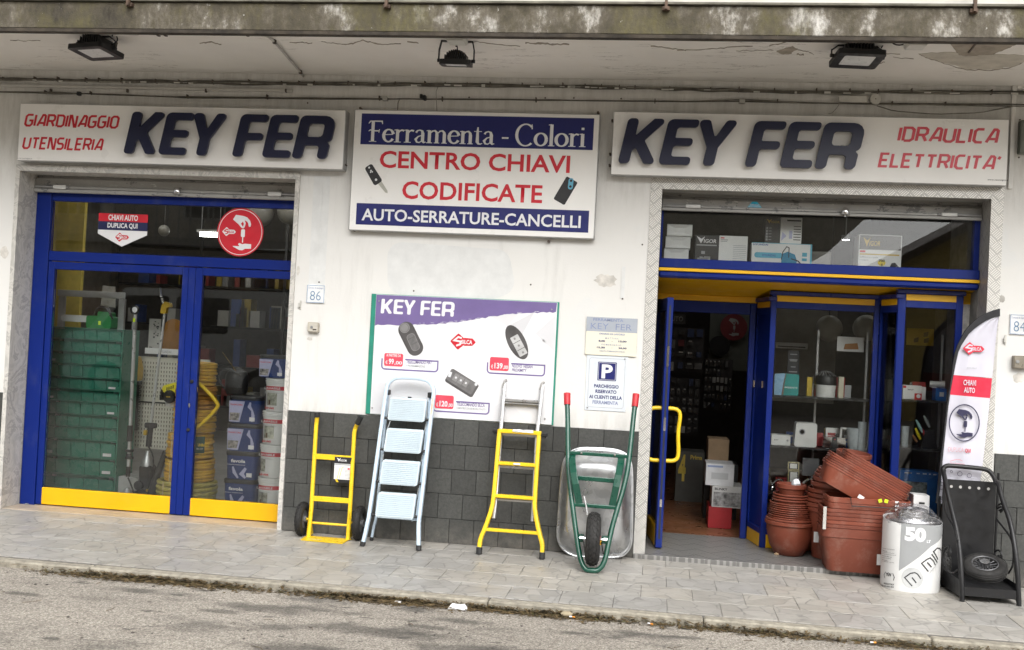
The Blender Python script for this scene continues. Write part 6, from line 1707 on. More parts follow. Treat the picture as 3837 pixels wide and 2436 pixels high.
# ------------------------------------------------------------------ right shop room
rm2 = thing('right_shop_room','dark interior of the right shop with wood floor and racks','room',(1.2,2.5,0))
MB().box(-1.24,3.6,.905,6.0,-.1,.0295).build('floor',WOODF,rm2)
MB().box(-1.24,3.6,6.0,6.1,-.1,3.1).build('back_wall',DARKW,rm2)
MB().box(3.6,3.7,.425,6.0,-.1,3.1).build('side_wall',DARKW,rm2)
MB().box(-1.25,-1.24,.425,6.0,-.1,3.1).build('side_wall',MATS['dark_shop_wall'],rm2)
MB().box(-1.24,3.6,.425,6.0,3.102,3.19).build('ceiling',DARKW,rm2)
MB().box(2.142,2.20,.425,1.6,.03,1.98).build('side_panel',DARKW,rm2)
MB().box(.775,2.14,.62,1.05,.03,.128).build('case_floor',MATS['pale_display_floor'],rm2)
MB().box(1.60,2.06,.36,.619,.03,.128).build('case_floor',MATS['pale_display_floor'],rm2)
# racks of hanging blister packs on the back
def rack(x0,x1,y,z0,z1,nx,nz,lab,seed,whites=.35):
 t = thing('goods_rack',lab,'rack',((x0 + x1) / 2,y,z0)); r = random.Random(seed)
 MB().box(x0,x1,y + .02,y + .05,z0,z1).build('panel',mat('dark_rack_panel',(.06,.055,.055),.7),t)
 sh = MB(); packs = {}
 for j in range(nz):
  zz = z0 + (z1 - z0) * (j + 1) / nz
  for i in range(nx):
   if r.random() < .12: continue
   xx = x0 + (x1 - x0) * (i + .5) / nx; w = (x1 - x0) / nx * r.uniform(.5,.8); h = (z1 - z0) / nz * r.uniform(.45,.8)
   k = r.choice(('w','w','r','k','g','b')) if r.random() < whites * 2 else 'k'
   m = packs.setdefault(k,MB()); m.box(xx - w / 2,xx + w / 2,y - .03 * r.random(),y + .015,zz - h - .01,zz - .01)
   if k == 'k' and r.random() < .6: packs.setdefault('w',MB()).box(xx - w * .3,xx + w * .3,y - .034,y - .031,zz - h * .5,zz - h * .25)
 cm = dict(w=mat('pale_packs',(.50,.50,.48),.4),r=mat('dark_red_packs',(.16,.02,.025),.4),k=mat('black_packs',(.03,.03,.032),.3),g=mat('grey_packs',(.18,.18,.18),.4),b=mat('blue_packs',(.02,.04,.12),.4))
 for k,m in packs.items(): m.build('packs',cm[k],t,kind='stuff')
 return t
r0 = at('D',300,860,3.6); r1 = at('D',480,1100,3.6)
rack(r0.x - .5,at('D',480,1000,3.6).x,3.6,at('D',400,1120,3.6).z,at('D',400,850,3.6).z,9,4,'rack of hanging packets seen through the open door',5)
rack(r0.x - .5,at('D',470,1000,3.6).x,3.62,.55,at('D',400,1150,3.6).z,13,6,'dark rack of small tools below the hanging packets',6,.2)
rack(at('D',490,1000,3.9).x,at('D',660,1000,3.9).x,3.9,.8,at('D',600,1040,3.9).z,7,6,'second dark rack of packets right of the middle of the doorway',7,.2)
MB().box(at('D',520,800,4.6).x,at('D',790,800,4.6).x,4.6,4.65,1.2,2.4).build('back_panel',mat('dull_green_grey_wall',(.16,.17,.145),.8),rm2)
c = at('D',662,845,4.5); R_ = 80 / ppm('D',4.5,662,845)
t = thing('wall_roundel','dull red round sign with white hands on the back wall, seen through the doorway','sign',c)
MB().lathe([(R_,.01),(R_,0),(.0001,0)],(c.x,4.5,c.z),40,'Y').build('disc',mat('dull_red',(.22,.02,.025),.5),t)
hands_icon(c.x,c.z,R_ * .65,4.498,t,MATS['pale_packs'])
c = at('D',577,957,4.5); t = thing('wall_clock','dark round wall clock below the red roundel inside the shop','clock',c)
MB().lathe([(.11,.03),(.11,0),(.095,0),(.095,.01),(.0001,.01)],(c.x,4.5,c.z),24,'Y').build('case',BLACKM,t)
for (x,y) in ((.4,2.6),(2.3,2.2)):  # added tubes that lift the light on the right shop's goods
 t = thing('tube_light','lit tube lamp on the ceiling of the right shop, %s' % ('behind the open door' if x < 1 else 'behind the display case'),'lamp',(x,y,2.98)); MB().tube([(x - .6,y,2.98),(x + .6,y,2.98)],.018,10).build('tube',FILLR,t)
 MB().box(x - .62,x + .62,y - .04,y + .04,3.0,3.06).build('fitting',GREYALU,t)
# cartons stacked inside by the door
def carton(k,x0,y0,x1,y1,Y,dep,m_,lab,cat='box',name='carton',z0=None,bands=None):
 a,b,c,d = frect(k,x0,y0,x1,y1,Y)
 if z0 is not None: c = z0
 t = thing(name,lab,cat,((a + b) / 2,Y + dep / 2,c))
 MB().box(a,b,Y,Y + dep,c,d,.002).build('box',m_,t)
 w,h = b - a,d - c
 for (u0,v0,u1,v1,mm) in bands or ():
  MB().box(a + w * u0,a + w * u1,Y - .0015,Y - .0002,c + h * v0,c + h * v1).build('print',mm,t)
 return t,a,b,c,d
Yc = 1.25
t,a,b,c,d = carton('E',485,920,620,990,Yc,.35,mat('red_carton',(.28,.01,.014),.5),'red carton at the bottom of the stack inside the doorway',z0=.031); zt = d
t,a,b,c,d = carton('E',505,800,680,920,Yc,.3,mat('grey_white_carton',(.46,.46,.45),.6),'white kettle carton on top of the red one inside the doorway',z0=zt + .001,bands=((.05,.05,.95,.72,mat('grey_photo',(.24,.24,.24),.5,0,.5,30)),)); zt2 = d
text('BLINKY',a + .02,a + (b - a) * .5,d - .032,d - .014,Yc - .003,BLACKP,t,bold=.03)
t,a,b,c,d = carton('E',470,672,632,800,Yc,.3,mat('white_grey_carton2',(.52,.53,.54),.6),'white carton with a grey machine picture, topmost of the doorway stack',z0=zt2 + .001,bands=((.2,.3,.8,.6,GREYP),(.05,.84,.6,.93,mat('blue_grey_print',(.2,.25,.4),.5))))
carton('E',484,530,602,668,Yc + .5,.3,CARD,'open brown carton standing on a shelf behind the doorway stack',z0=zt2 + .12)
MB().box(at('E',470,670,Yc + .45).x,at('E',660,670,Yc + .45).x,Yc + .48,Yc + .82,.031,zt2 + .118).build('counter',BLACKM,label='dark low counter behind the cartons in the doorway',cat='counter')
t,a,b,c,d = carton('E',300,600,460,780,2.6,.3,mat('dark_carton',(.10,.10,.09),.6),'dark carton with yellow lettering deep inside the doorway',z0=.031)
text('Prima',a + (b - a) * .5,b - .02,d - .07,d - .03,2.597,INT_YEL,t,bold=.03); text('4',a + .02,a + (b - a) * .35,c + (d - c) * .4,d - .03,2.597,INT_YEL,t,bold=.05)
text('AUTO',at('D',262,795,1.6).x,at('D',357,795,1.6).x,at('D',330,808,1.6).z,at('D',330,780,1.6).z,1.6,GREYP,thing('hanging_sign','dim hanging sign lettering AUTO just inside the doorway','sign',at('D',330,808,1.6)))
o = [q for q in bpy.data.objects if q.get('label','').startswith('dim hanging sign')][0]
MB().box(at('D',230,795,1.61).x,at('D',372,795,1.61).x,1.602,1.62,at('D',330,825,1.6).z,at('D',330,765,1.6).z).build('panel',BLACK,o)
# ------------------------------------------------------------------ transom shelf goods
ys = .34; z0s = 2.019
for i,(ya,yb) in enumerate(((188,268),(270,352),(354,442))):
 a,b,_,d = frect('D',262 - i * 10,ya,415 - i * 12,yb,ys); hh = .085
 z = z0s + (2 - i) * (hh + .001) - .0
 t = thing('white_carton',['topmost of three plain white cartons at the left of the right transom window','middle one of three plain white cartons in the right transom window','lowest of three plain white cartons in the right transom window'][i],'box',((a + b) / 2,ys,z),'plain white cartons in the transom')
 m = MB(); m.box(a,b,ys,ys + .12,z,z + hh,.002); m.build('box',WCARD,t)
 f = MB(); w = b - a; cx,cz = (a + b) / 2,z + hh / 2
 f.add([(a + .003,ys - .0004,z + .003),(b - .003,ys - .0004,z + .003),(b - .003,ys - .0004,z + hh - .003),(a + .003,ys - .0004,z + hh - .003),(cx - w * .2,ys + .008,cz - hh * .18),(cx + w * .2,ys + .008,cz - hh * .18),(cx + w * .2,ys + .008,cz + hh * .18),(cx - w * .2,ys + .008,cz + hh * .18)],[(0,1,5,4),(1,2,6,5),(2,3,7,6),(3,0,4,7),(4,5,6,7)])
 f2 = MB(); f2.v = [(x,y - .009,z_) for x,y,z_ in f.v]; f2.f = f.f; f2.m = f.m; f2.build('flap',WCARD,t)
BK = mat('black_carton',(.022,.022,.024),.4)
def vmark(a,b,c,d,Y,t,m1):
 w = b - a; h = d - c
 MB().prism([(a,d),(a + w * .22,c),(a + w * .42,d),(a + w * .24,d - h * .35)],Y,Y + .0006).build('print',m1,t)
 text('IGOR',a + w * .36,b,c + h * .1,c + h * .62,Y,m1,t,bold=.02,shear=.1)
t,a,b,c,d = carton('D',428,290,572,460,.33,.14,BK,'black carton with a white V lettering at the left of the right transom window',z0=z0s)
vmark(a + .01,b - .018,c + (d - c) * .68,d - .01,.3285,t,PWHITE); MB().box(a + .01,b - .015,.3285,.3298,c + (d - c) * .60,c + (d - c) * .645).build('print',GREYP,t)
m = MB(); r_ = random.Random(3)
for i in range(5): m.box(a + .02 + i * .015,a + .04 + i * .017,.3285,.3298,c + .015,c + .02 + r_.random() * .03)
m.box(a + .045,a + .07,.3283,.3297,c + .055,c + .075); m.build('print',GREYP,t)
t,a,b,c,d = carton('D',572,296,744,458,.32,.02,WCARD,'white information card beside the black carton in the right transom window',name='info_card',cat='card',z0=z0s)
MB().box(a + .01,a + .035,.3185,.3198,d - .02,d - .012).build('print',RED,t)
m = MB()
for i in range(9): m.box(a + (b - a) * .5,b - .01,.3185,.3198,c + .015 + i * .013,c + .018 + i * .013)
m.box(a + .01,a + .06,.3185,.3198,d - .032,d - .026); m.box(a + .01,a + .055,.3185,.3198,d - .042,d - .037); m.build('print',GREYP,t)
# chainsaw carton
t,a,b,c,d = carton('D',768,340,1132,472,.33,.16,WCARD,'long white and blue chainsaw carton in the right transom window',z0=z0s); zc_ = d
MB().box(b - .012,b,.3282,.3298,c,d).box(a,b,.3282,.3298,d - .004,d).build('print',SKYB,t)
text('HYUNDAI',a + .008,a + (b - a) * .27,d - .020,d - .008,.3283,mat('blue_print',(.03,.10,.36),.5),t,bold=.03)
w,h = b - a,d - c
m = MB(); m.prism(rrect(a + w * .05,a + w * .52,c + h * .30,c + h * .55,h * .11),.3275,.3285,); m.build('chainsaw_picture',SKYB,t)
text('HYUNDAI',a + w * .18,a + w * .40,c + h * .37,c + h * .47,.3270,mat('blue_print',(.03,.1,.36),.5),t,bold=.02)
m = MB(); m.prism(fillet([(a + w * .50,c + .002),(a + w * .50,c + h * .5),(a + w * .60,c + h * .62),(a + w * .72,c + h * .5),(a + w * .76,c + h * .2),(a + w * .74,c + .002)],.006,3),.3272,.3284); m.build('chainsaw_picture',mat('deep_cyan_print',(.02,.22,.38),.5),t)
m = MB(); ribbon(m,[(a + w * .50,c + h * .25),(a + w * .52,c + h * .6),(a + w * .58,c + h * .85),(a + w * .62,c + h * .8),(a + w * .62,c + h * .35)],.006,.3265); ribbon(m,[(a + w * .66,c + h * .3),(a + w * .78,c + h * .2),(a + w * .84,c + h * .02)],.008,.3266); m.build('chainsaw_picture',BLACKP,t)
MB().box(a + w * .84,a + w * .92,.3282,.3298,c + h * .42,c + h * .6).box(a + w * .84,a + w * .92,.3282,.3298,c + h * .22,c + h * .34).build('print',SKYB,t)
t,a,b,c,d = carton('D',850,188,940,338,.38,.12,BK,'small black carton standing on the chainsaw carton',z0=zc_ + .001)
vmark(a + .008,b - .006,d - (d - c) * .22,d - .006,.3785,t,mat('gold_print',(.55,.38,.05),.5))
m = MB()
for i in range(5): m.box(a + .008,a + .02,.3785,.3798,c + .02 + i * .020,c + .034 + i * .020); m.box(a + .026,a + .045,.3785,.3798,c + .025 + i * .020,c + .029 + i * .020)
m.build('print',GREYP,t)
t,a,b,c,d = carton('D',942,186,1072,335,.37,.10,WCARD,'white carton with a lilac tool picture standing on the chainsaw carton',z0=zc_ + .001)
m = MB(); w,h = b - a,d - c; m.prism([(a + w * .05,c + h * .1),(a + w * .1,c + h * .45),(a + w * .3,c + h * .3)],.3685,.3698); m.box(a + w * .42,a + w * .56,.3685,.3698,c + h * .2,c + h * .5); m.build('print',LILAC,t)
m = MB(); m.box(a + w * .3,a + w * .95,.3685,.3698,d - h * .14,d - h * .08)
for i in range(6): m.box(a + w * .62,a + w * .95,.3685,.3698,c + h * .15 + i * h * .1,c + h * .18 + i * h * .1)
m.build('print',BLACKP,t)
t,a,b,c,d = carton('D',1412,290,1672,486,.34,.18,WCARD,'large white carton with a yellow V on black, right part of the right transom window',z0=z0s)
w,h = b - a,d - c
MB().box(a + .006,b - .006,.3382,.3398,d - h * .44,d - .005).build('print',mat('charcoal_print',(.06,.055,.05),.5),t)
vmark(a + w * .1,a + w * .5,d - h * .36,d - h * .08,.3374,t,MATS['gold_print']);
MB().box(a + .01,a + w * .16,.3382,.3398,d - h * .53,d - h * .47).build('print',RED,t)
MB().box(a + .01,a + w * .95,.3382,.3398,d - h * .60,d - h * .56).build('print',MATS['gold_print'],t)
text('Soffiatore a spalla',a + .01,a + w * .46,d - h * .70,d - h * .64,.3385,GREYP,t); text('a scoppio',a + .01,a + w * .24,d - h * .78,d - h * .73,.3385,GREYP,t)
MB().lathe([(.026,0),(.0001,-.0005)],(a + w * .55,.3388,c + h * .18),20,'Y',sy=.8).build('print',mat('sun_yellow_print',(.8,.62,.05),.5),t)
text('700',a + w * .48,a + w * .62,c + h * .2,c + h * .28,.3372,BLACKP,t,bold=.03); text('W',a + w * .53,a + w * .58,c + h * .08,c + h * .17,.3372,BLACKP,t,bold=.03)
m = MB(); m.prism([(a + w * .72,c + .002),(a + w * .78,c + h * .18),(a + w * .86,c + h * .2),(a + w * .97,c + h * .05),(a + w * .97,c + .002)],.3382,.3396); m.build('print',BLACKP,t)
carton('D',1130,390,1245,478,.55,.2,mat('dim_carton',(.18,.17,.15),.6),'dim carton standing further back, right of the chainsaw carton',z0=z0s)
p = at('D',1335,320,2.4); t = thing('ceiling_spot','small lit ceiling spot glimpsed through the right transom glass','lamp',p)
MB().lathe([(.03,0),(.0001,-.002)],p,14).build('lens',LAMPE,t); MB().lathe([(.036,0),(.036,.04),(.0001,.041)],p,14).tube([p + Vector((0,0,.04)),(p.x,p.y,3.1)],.005,6).build('housing',GREYALU,t)
# ------------------------------------------------------------------ display case shelves and goods
YS1 = .70
zA = at('E',1050,283,YS1).z; zB = at('E',1050,572,YS1).z; zA2 = at('E',1700,303,.45).z; zB2 = zB
dc = thing('display_shelves','dark display shelves inside the zigzag glass case','shelving',(1.3,.8,.13))
SHM = mat('smoked_shelf',(.035,.035,.035),.3)
m = MB()
for z in (zA,zB): m.box(.79,1.53,.64,.92,z - .014,z - .001)
m.build('shelf',SHM,dc)
m = MB()
for z in (zA2,at('E',1700,580,.45).z): m.box(1.62,2.0,.37,.70,z - .014,z - .001)
m.build('shelf',SHM,dc)
m = MB()
for x in (.80,1.15,1.50): m.box(x,x + .014,.90,.915,.13,1.60)
for x in (1.64,1.97): m.box(x,x + .014,.68,.695,.13,1.60)
m.build('upright',STEELG,dc)
def spot(k,x0,y0,x1,y1,Y): return frect(k,x0,y0,x1,y1,Y)
# fan heater drum
a,b,c,d = spot('E',1105,138,1230,282,YS1); c = zA; cx,r_ = (a + b) / 2,(b - a) / 2; h = d - c
t = thing('drum_heater','white and black cylindrical appliance with a ribbed top on the upper display shelf','appliance',(cx,YS1 + r_,c))
MB().lathe([(r_ * .88,0),(r_ * .9,h * .25),(r_ * .96,h * .42),(r_ * .98,h * .46)],(cx,YS1 + r_,c),28).build('base',WHTP,t,smooth=True)
m = MB(); m.lathe([(r_,h * .462),(r_,h * .66),(r_ * .9,h * .82),(r_ * .5,h * .95),(.0001,h)],(cx,YS1 + r_,c),28)
m.build('dome',BLACKM,t,smooth=True)
m = MB()
for i in range(16): a_ = 2 * pi * i / 16; m.tube([(cx + r_ * .35 * cos(a_),YS1 + r_ + r_ * .35 * sin(a_),c + h * .985),(cx + r_ * .93 * cos(a_ + .3),YS1 + r_ + r_ * .93 * sin(a_ + .3),c + h * .81)],.003,4)
m.build('rib',STEELG,t)
# teal bag, blue pack
a,b,c,d = spot('E',905,155,1005,270,YS1)
t = thing('teal_bag','glossy teal and black bag on the upper display shelf','bag',((a + b) / 2,YS1,zA)); m = MB(); m.prism(fillet([(a,zA),(a + .004,d),(b,d - .003),(b - .003,zA)],.008,3),YS1,YS1 + .06); m.build('bag',TEAL,t)
text('AMBIENTE',a + .01,b - .01,zA + .05,zA + .062,YS1 - .001,PWHITE,t); text('PROFUMO',a + .01,b - .012,zA + .03,zA + .040,YS1 - .001,PWHITE,t) if False else None
a,b,c,d = spot('E',862,148,922,268,YS1)
t = thing('blue_packet','blue and silver packet at the left end of the upper display shelf','packet',((a + b) / 2,YS1,zA)); m = MB(); m.prism(fillet([(a,zA),(a,d - .01),(b,d),(b - .012,(zA + d) / 2),(b - .02,zA)],.006,3),YS1 - .02,YS1 - .002); m.build('bag',mat('pale_blue_packet',(.25,.42,.58),.3),t)
m = MB(); m.prism([(b - .02,zA + .003),(b - .012,(zA + d) / 2),(b,d - .004),(b + .006,d - .01),(b - .003,(zA + d) / 2),(b - .008,zA + .003)],YS1 - .024,YS1 - .021); m.build('foil_edge',CHROME,t)
carton('E',1232,172,1262,258,YS1 + .02,.05,mat('cream_pack',(.5,.47,.36),.5),'slim cream pack right of the cylindrical appliance',z0=zA)
# second shelf
t,a,b,c,d = carton('E',846,504,956,540,YS1 - .02,.10,WHTP,'low white appliance with a round knob on the lower display shelf','appliance','small_appliance',z0=zB)
text('BLINKY',a + .02,a + .05,(c + d) / 2 - .004,(c + d) / 2 + .004,YS1 - .0215,BLACKP,t); MB().lathe([(.008,0),(.007,-.006),(.0001,-.006)],(b - .02,YS1 - .021,(c + d) / 2),12,'Y').build('knob',GREYP,t)
a,b,c,d = spot('E',980,436,1108,562,YS1 - .02); c = zB
t = thing('humidifier','white square appliance with a dark round opening on the lower display shelf','appliance',((a + b) / 2,YS1,c))
m = MB(); m.prism(fillet([(a,c),(a + .008,d),(b - .002,d),(b,c)],.014,4),YS1 - .02,YS1 + .10); m.build('body',WHTP,t)
MB().lathe([(.022,0),(.022,-.003),(.016,-.003),(.014,.0)],(a + (b - a) * .33,YS1 - .0205,c + (d - c) * .62),20,'Y').build('ring',GREYP,t); MB().lathe([(.0155,-.0015),(.0001,-.0015)],(a + (b - a) * .33,YS1 - .0205,c + (d - c) * .62),20,'Y').build('opening',BLACK,t)
a,b,c,d = spot('E',1140,518,1276,568,YS1 - .03); c = zB
t = thing('contact_grill','chrome and black sandwich toaster on the lower display shelf','appliance',((a + b) / 2,YS1,c))
m = MB(); m.prism(fillet([(a,c + .004),(a + .006,d - .006),(a + .03,d),(b - .03,d),(b - .006,d - .006),(b,c + .004)],.01,3),YS1 - .03,YS1 + .09); m.build('body',CHROME,t)
m = MB(); m.prism(fillet([((a + b) / 2 - .024,c + .002),((a + b) / 2 - .014,d + .004),((a + b) / 2 + .014,d + .004),((a + b) / 2 + .024,c + .002)],.008,3),YS1 - .045,YS1 - .028); m.build('handle',BLACK,t)
MB().lathe([(.004,0),(.0001,-.002)],((a + b) / 2,YS1 - .0455,d - .014),10,'Y').build('light',RED,t)
a,b,c,d = spot('E',1282,472,1390,572,YS1 - .02); c = zB; cx = (a + b) / 2; r_ = (b - a) / 2
t = thing('measuring_jug','translucent plastic measuring jug with a square handle on the lower display shelf','jug',(cx,YS1 + .04,c))
MB().lathe([(r_ * .70,0),(r_ * .72,.004),(r_,d - c),(r_ * .96,d - c),(r_ * .66,.006),(.0001,.006)],(cx,YS1 + .05,c),24).build('body',mat('milky_plastic_jug',(.45,.5,.52),.25),t,smooth=True)
m = MB(); m.bar((cx - r_ * .9,YS1 + .05,d - .004),(cx - r_ - .035,YS1 + .05,d - .002),.012,.012); m.bar((cx - r_ - .033,YS1 + .05,d),(cx - r_ - .038,YS1 + .05,c + .015),.012,.012); m.build('handle',WHTP,t)
# bottom of the case: taps and cover plates
r_ = random.Random(31); gm_ = {}
for (zz_,y0_,y1_,x0_,x1_,n_) in ((.13,.66,.88,.80,1.5,26),(.34,.78,.90,.80,1.5,16),(zB,.80,.90,.82,1.5,12),(zA,.80,.90,.82,1.5,10),(.13,.40,.60,1.63,1.98,12),(zA2,.58,.66,1.63,1.98,6)):
 for i in range(n_):
  x = r_.uniform(x0_,x1_ - .08); y = r_.uniform(y0_,y1_); w = r_.uniform(.03,.09); h = r_.uniform(.04,.16)
  k = r_.choice(('w','g','k','k','r','c','b','y')); m = gm_.setdefault(k,MB())
  if k == 'c': m.lathe([(w * .3,0),(w * .32,h * .6),(w * .15,h * .75),(w * .12,h)],(x + w / 2,y,zz_ + .001),12)
  else: m.box(x,x + w,y,y + .03,zz_ + .001,zz_ + h)
  if k in 'wkb': gm_.setdefault('r' if k == 'w' else 'w',MB()).box(x + w * .15,x + w * .8,y - .001,y - .0002,zz_ + h * .6,zz_ + h * .75)
for k,m in gm_.items(): m.build('small_goods',dict(w=WHTP,g=GREYP,k=BLACKM,r=mat('dull_red_goods',(.30,.03,.03),.4),c=CHROME,b=mat('blue_goods',(.02,.08,.30),.4),y=mat('yellow_goods',(.5,.35,.03),.4))[k],dc,kind='stuff')
MB().box(.80,1.5,.76,.92,.322,.336).build('shelf',SHM,dc)
yb_ = .66
for (x0,y0,x1,y1,lab) in ((940,660,1006,706,'upper of two small brass and white switch plates'),(940,708,1006,782,'lower of two small brass and white switch plates')):
 a,b,c,d = spot('E',x0,y0,x1,y1,yb_); t = thing('switch_plate',lab + ' in the case','switch plate',((a + b) / 2,yb_,c),'switch plates in the case')
 MB().box(a,b,yb_,yb_ + .01,c,d,.002).build('plate',mat('brass_cream',(.5,.45,.25),.3,.4),t); MB().box(a + .008,b - .008,yb_ - .003,yb_ - .0002,c + .008,d - .008).build('insert',BLACK,t)
 MB().box(a + .016,b - .016,yb_ - .005,yb_ - .0035,c + .012,d - .012).build('key',WHTP,t)
def tap(x,z,s,lab):
 t = thing('chrome_tap',lab,'tap',(x,.64,z))
 m = MB(); m.tube(smoothpath([(x - .04 * s,.62,z),(x - .03 * s,.62,z + .05 * s),(x + .02 * s,.61,z + .08 * s),(x + .05 * s,.60,z + .02 * s)],2),.008 * s,8); m.lathe([(.018 * s,0),(.02 * s,.02),(.014 * s,.03),(.0001,.032)],(x - .04 * s,.62,z - .01),14); m.tube([(x - .04 * s,.62,z + .03),(x - .07 * s,.60,z + .09 * s)],.005 * s,6)
 m.build('body',CHROME,t,smooth=True)
for (x,y,s,lab) in ((1060,800,1.2,'curved chrome tap at the bottom of the case'),(1110,790,1.0,'second chrome tap half hidden by the tilted planters'),(885,790,1.0,'slim chrome tap above the small round pot stack')):
 p = at('E',x,y,.62); tap(p.x,p.z - .03,s,lab)
MB().box(.80,1.50,.60,.75,at('E',1000,830,.62).z - .03,at('E',1000,830,.62).z - .015).build('tap_board',SHM,dc)
p = at('E',1040,690,.7); carton('E',1025,640,1120,740,.72,.04,mat('grey_case',(.15,.15,.155),.4),'grey plastic tool case upright behind the switch plates','case','tool_case')
# dark card imitating a mirrored banner, air conditioner, posters, globes imitating mirrored street lamps
carton('D',985,985,1056,1130,1.1,.01,mat('mirrored_banner_black',(.03,.03,.035),.5),'tall dark hanging banner inside the glass case','banner','mirrored_banner',bands=((.2,.82,.8,.86,GREYP),(.15,.6,.85,.64,GREYP),(.2,.55,.8,.59,GREYP),(.3,.3,.7,.34,GREYP),(.15,.1,.85,.14,GREYP)))
t,a,b,c,d = carton('D',912,938,1108,974,2.0,.2,WHTP,'long white air conditioner on the wall behind the display case','air conditioner','air_conditioner'); MB().box(a + .02,b - .02,1.998,1.9995,c + .012,c + .02).build('vent',BLACK,t)
MB().box(.9,1.5,2.25,2.3,1.0,2.0).build('inner_partition',MIDW,rm2)
for (x,y,r_,lab) in ((1235,852,.105,'milky globe lamp seen in the large display pane'),(1460,850,.105,'milky globe lamp cut off by the blue post of the display case')):  # solid globes in place of street lamp reflections on the pane
 p = at('D',x,y,1.5); t = thing('globe_lamp',lab,'lamp',p,'globe lamps in the right shop')
 MB().lathe([(r_ * sin(pi * i / 12) + 1e-4,-r_ * cos(pi * i / 12)) for i in range(13)],p,22).build('globe',mat('mirrored_globe',(.42,.42,.37),.4),t,smooth=True)
 MB().tube([p + Vector((0,0,r_)),(p.x,p.y,3.1)],.006,6).build('cord',BLACK,t)
t,a,b,c,d = carton('D',1283,903,1447,992,.95,.006,WCARD,'white poster with a small orange machine hanging in the display case','poster','poster'); m = MB(); m.prism([(a + (b - a) * .25,c + .015),(a + (b - a) * .3,c + (d - c) * .5),(a + (b - a) * .75,c + (d - c) * .6),(a + (b - a) * .8,c + .02)],.9485,.9498); m.build('print',mat('rust_print',(.40,.17,.04),.5),t)
t,a,b,c,d = carton('D',1702,853,1866,955,.9,.006,mat('yellow_poster',(.50,.33,.03),.5),'yellow poster with dark tool pictures in the right display pane','poster','poster'); m = MB(); r_ = random.Random(5)
for (u,v) in ((.35,.3),(.7,.65),(.72,.3)): m.prism(fillet([(a + (b - a) * (u - .08),c + (d - c) * (v - .15)),(a + (b - a) * (u - .08),c + (d - c) * (v + .1)),(a + (b - a) * (u + .1),c + (d - c) * (v + .2)),(a + (b - a) * (u + .08),c + (d - c) * (v - .1))],.004),.8985,.8998)
m.build('print',mat('brown_tool_print',(.10,.06,.02),.5),t)
# right pane goods
y2 = .45
t,a,b,c,d = carton('E',1600,222,1708,300,y2,.12,WCARD,'white and red camera carton on the upper shelf of the right display pane',z0=zA2,bands=((0,.8,.16,.97,RED),(.62,0,1,.45,RED)))
text('Smarty IP',a + .03,a + (b - a) * .55,c + (d - c) * .62,c + (d - c) * .76,y2 - .002,BLACKP,t,bold=.02)
MB().lathe([(.014,0),(.0001,-.001)],(a + (b - a) * .83,y2 - .002,c + (d - c) * .25),14,'Y').build('print',PWHITE,t)
MB().box(b + .001,b + .03,y2 + .01,y2 + .12,zA2,d - .006,.002).build('white_carton',WCARD,label='plain white carton end behind the red and white camera carton',cat='box')
t,a,b,c,d = carton('E',1788,238,1850,305,y2,.1,mat('bright_blue_carton',(.02,.15,.50),.5),'bright blue carton with a white label in the right display pane',z0=zA2,bands=((.35,.35,.75,.7,PWHITE),))
t = thing('security_camera','white tubular security camera standing above the blue carton','camera',((a + b) / 2,y2 + .06,d))
m = MB(); p = at('E',1800,215,y2 + .05)
m.tube([(p.x - .05,y2 + .06,p.z),(p.x + .02,y2 + .05,p.z)],.022,16); m.tube([(p.x + .02,y2 + .05,p.z),(p.x + .045,y2 + .045,p.z)],.027,16); m.lathe([(.02,0),(.02,.008),(.006,.01),(.006,.03)],(p.x - .02,y2 + .06,d - .0),12); m.build('body',WHTP,t,smooth=True)
for (x0,y0,x1,y1,lab) in ((1462,442,1516,590,'tall pale plastic jug at the narrow angled pane'),(1592,456,1640,572,'short pale plastic jug left in the right display pane')):
 a,b,c,d = spot('E',x0,y0,x1,y1,.60 if x0 < 1500 else .5); zz = (zB if x0 < 1500 else at('E',1700,580,.45).z); cx = (a + b) / 2; r_ = (b - a) / 2
 yy_ = .70 if x0 < 1500 else .52
 t = thing('plastic_jug',lab,'jug',(cx,yy_,zz)); MB().lathe([(r_ * .8,0),(r_ * .95,d - zz),(r_ * .9,d - zz),(r_ * .75,.005),(.0001,.005)],(cx if x0 > 1500 else 1.46,yy_,zz),20).build('body',MATS['milky_plastic_jug'],t,smooth=True)
zK = at('E',1700,580,.45).z; kx = at('E',1740,540,.5).x
t = thing('knife_block','dark knife block with coloured knives in the right display pane','knife block',(kx,.5,zK))
m = MB(); m.prism([(kx - .05,zK),(kx - .03,zK + .11),(kx + .03,zK + .13),(kx + .06,zK)],.46,.56); m.build('block',BLACKM,t)
for (x0,y0,x1,y1,col) in ((1672,465,1700,530,(.75,.6,.02)),(1676,418,1712,490,(.35,.6,.62)),(1722,395,1752,460,(.45,.5,.5)),(1712,470,1730,520,(.4,.03,.04)),(1656,505,1682,545,(.35,.16,.06))):
 p,q_ = at('E',x0,y0,.47),at('E',x1,y1,.47); MB().tube([p,p.lerp(q_,.5),q_],[.006,.011,.007],8).build('knife',mat('knife_%d' % x0,col,.35),t,smooth=True)
t,a,b,c,d = carton('E',1578,712,1800,902,.43,.14,mat('blue_machine_carton',(.015,.11,.36),.45),'big blue machine carton with a grey picture at the bottom of the right display pane',z0=.129,bands=((.02,.25,.72,.86,mat('machine_picture',(.28,.31,.31),.4,0,.7,22)),))
m = MB(); r_ = random.Random(8)
for i in range(14): x = a + r_.uniform(.05,.9) * (b - a); m.box(x,x + .012,.4265,.4284,d - .02,d - .012)
m.build('print',PWHITE,t)

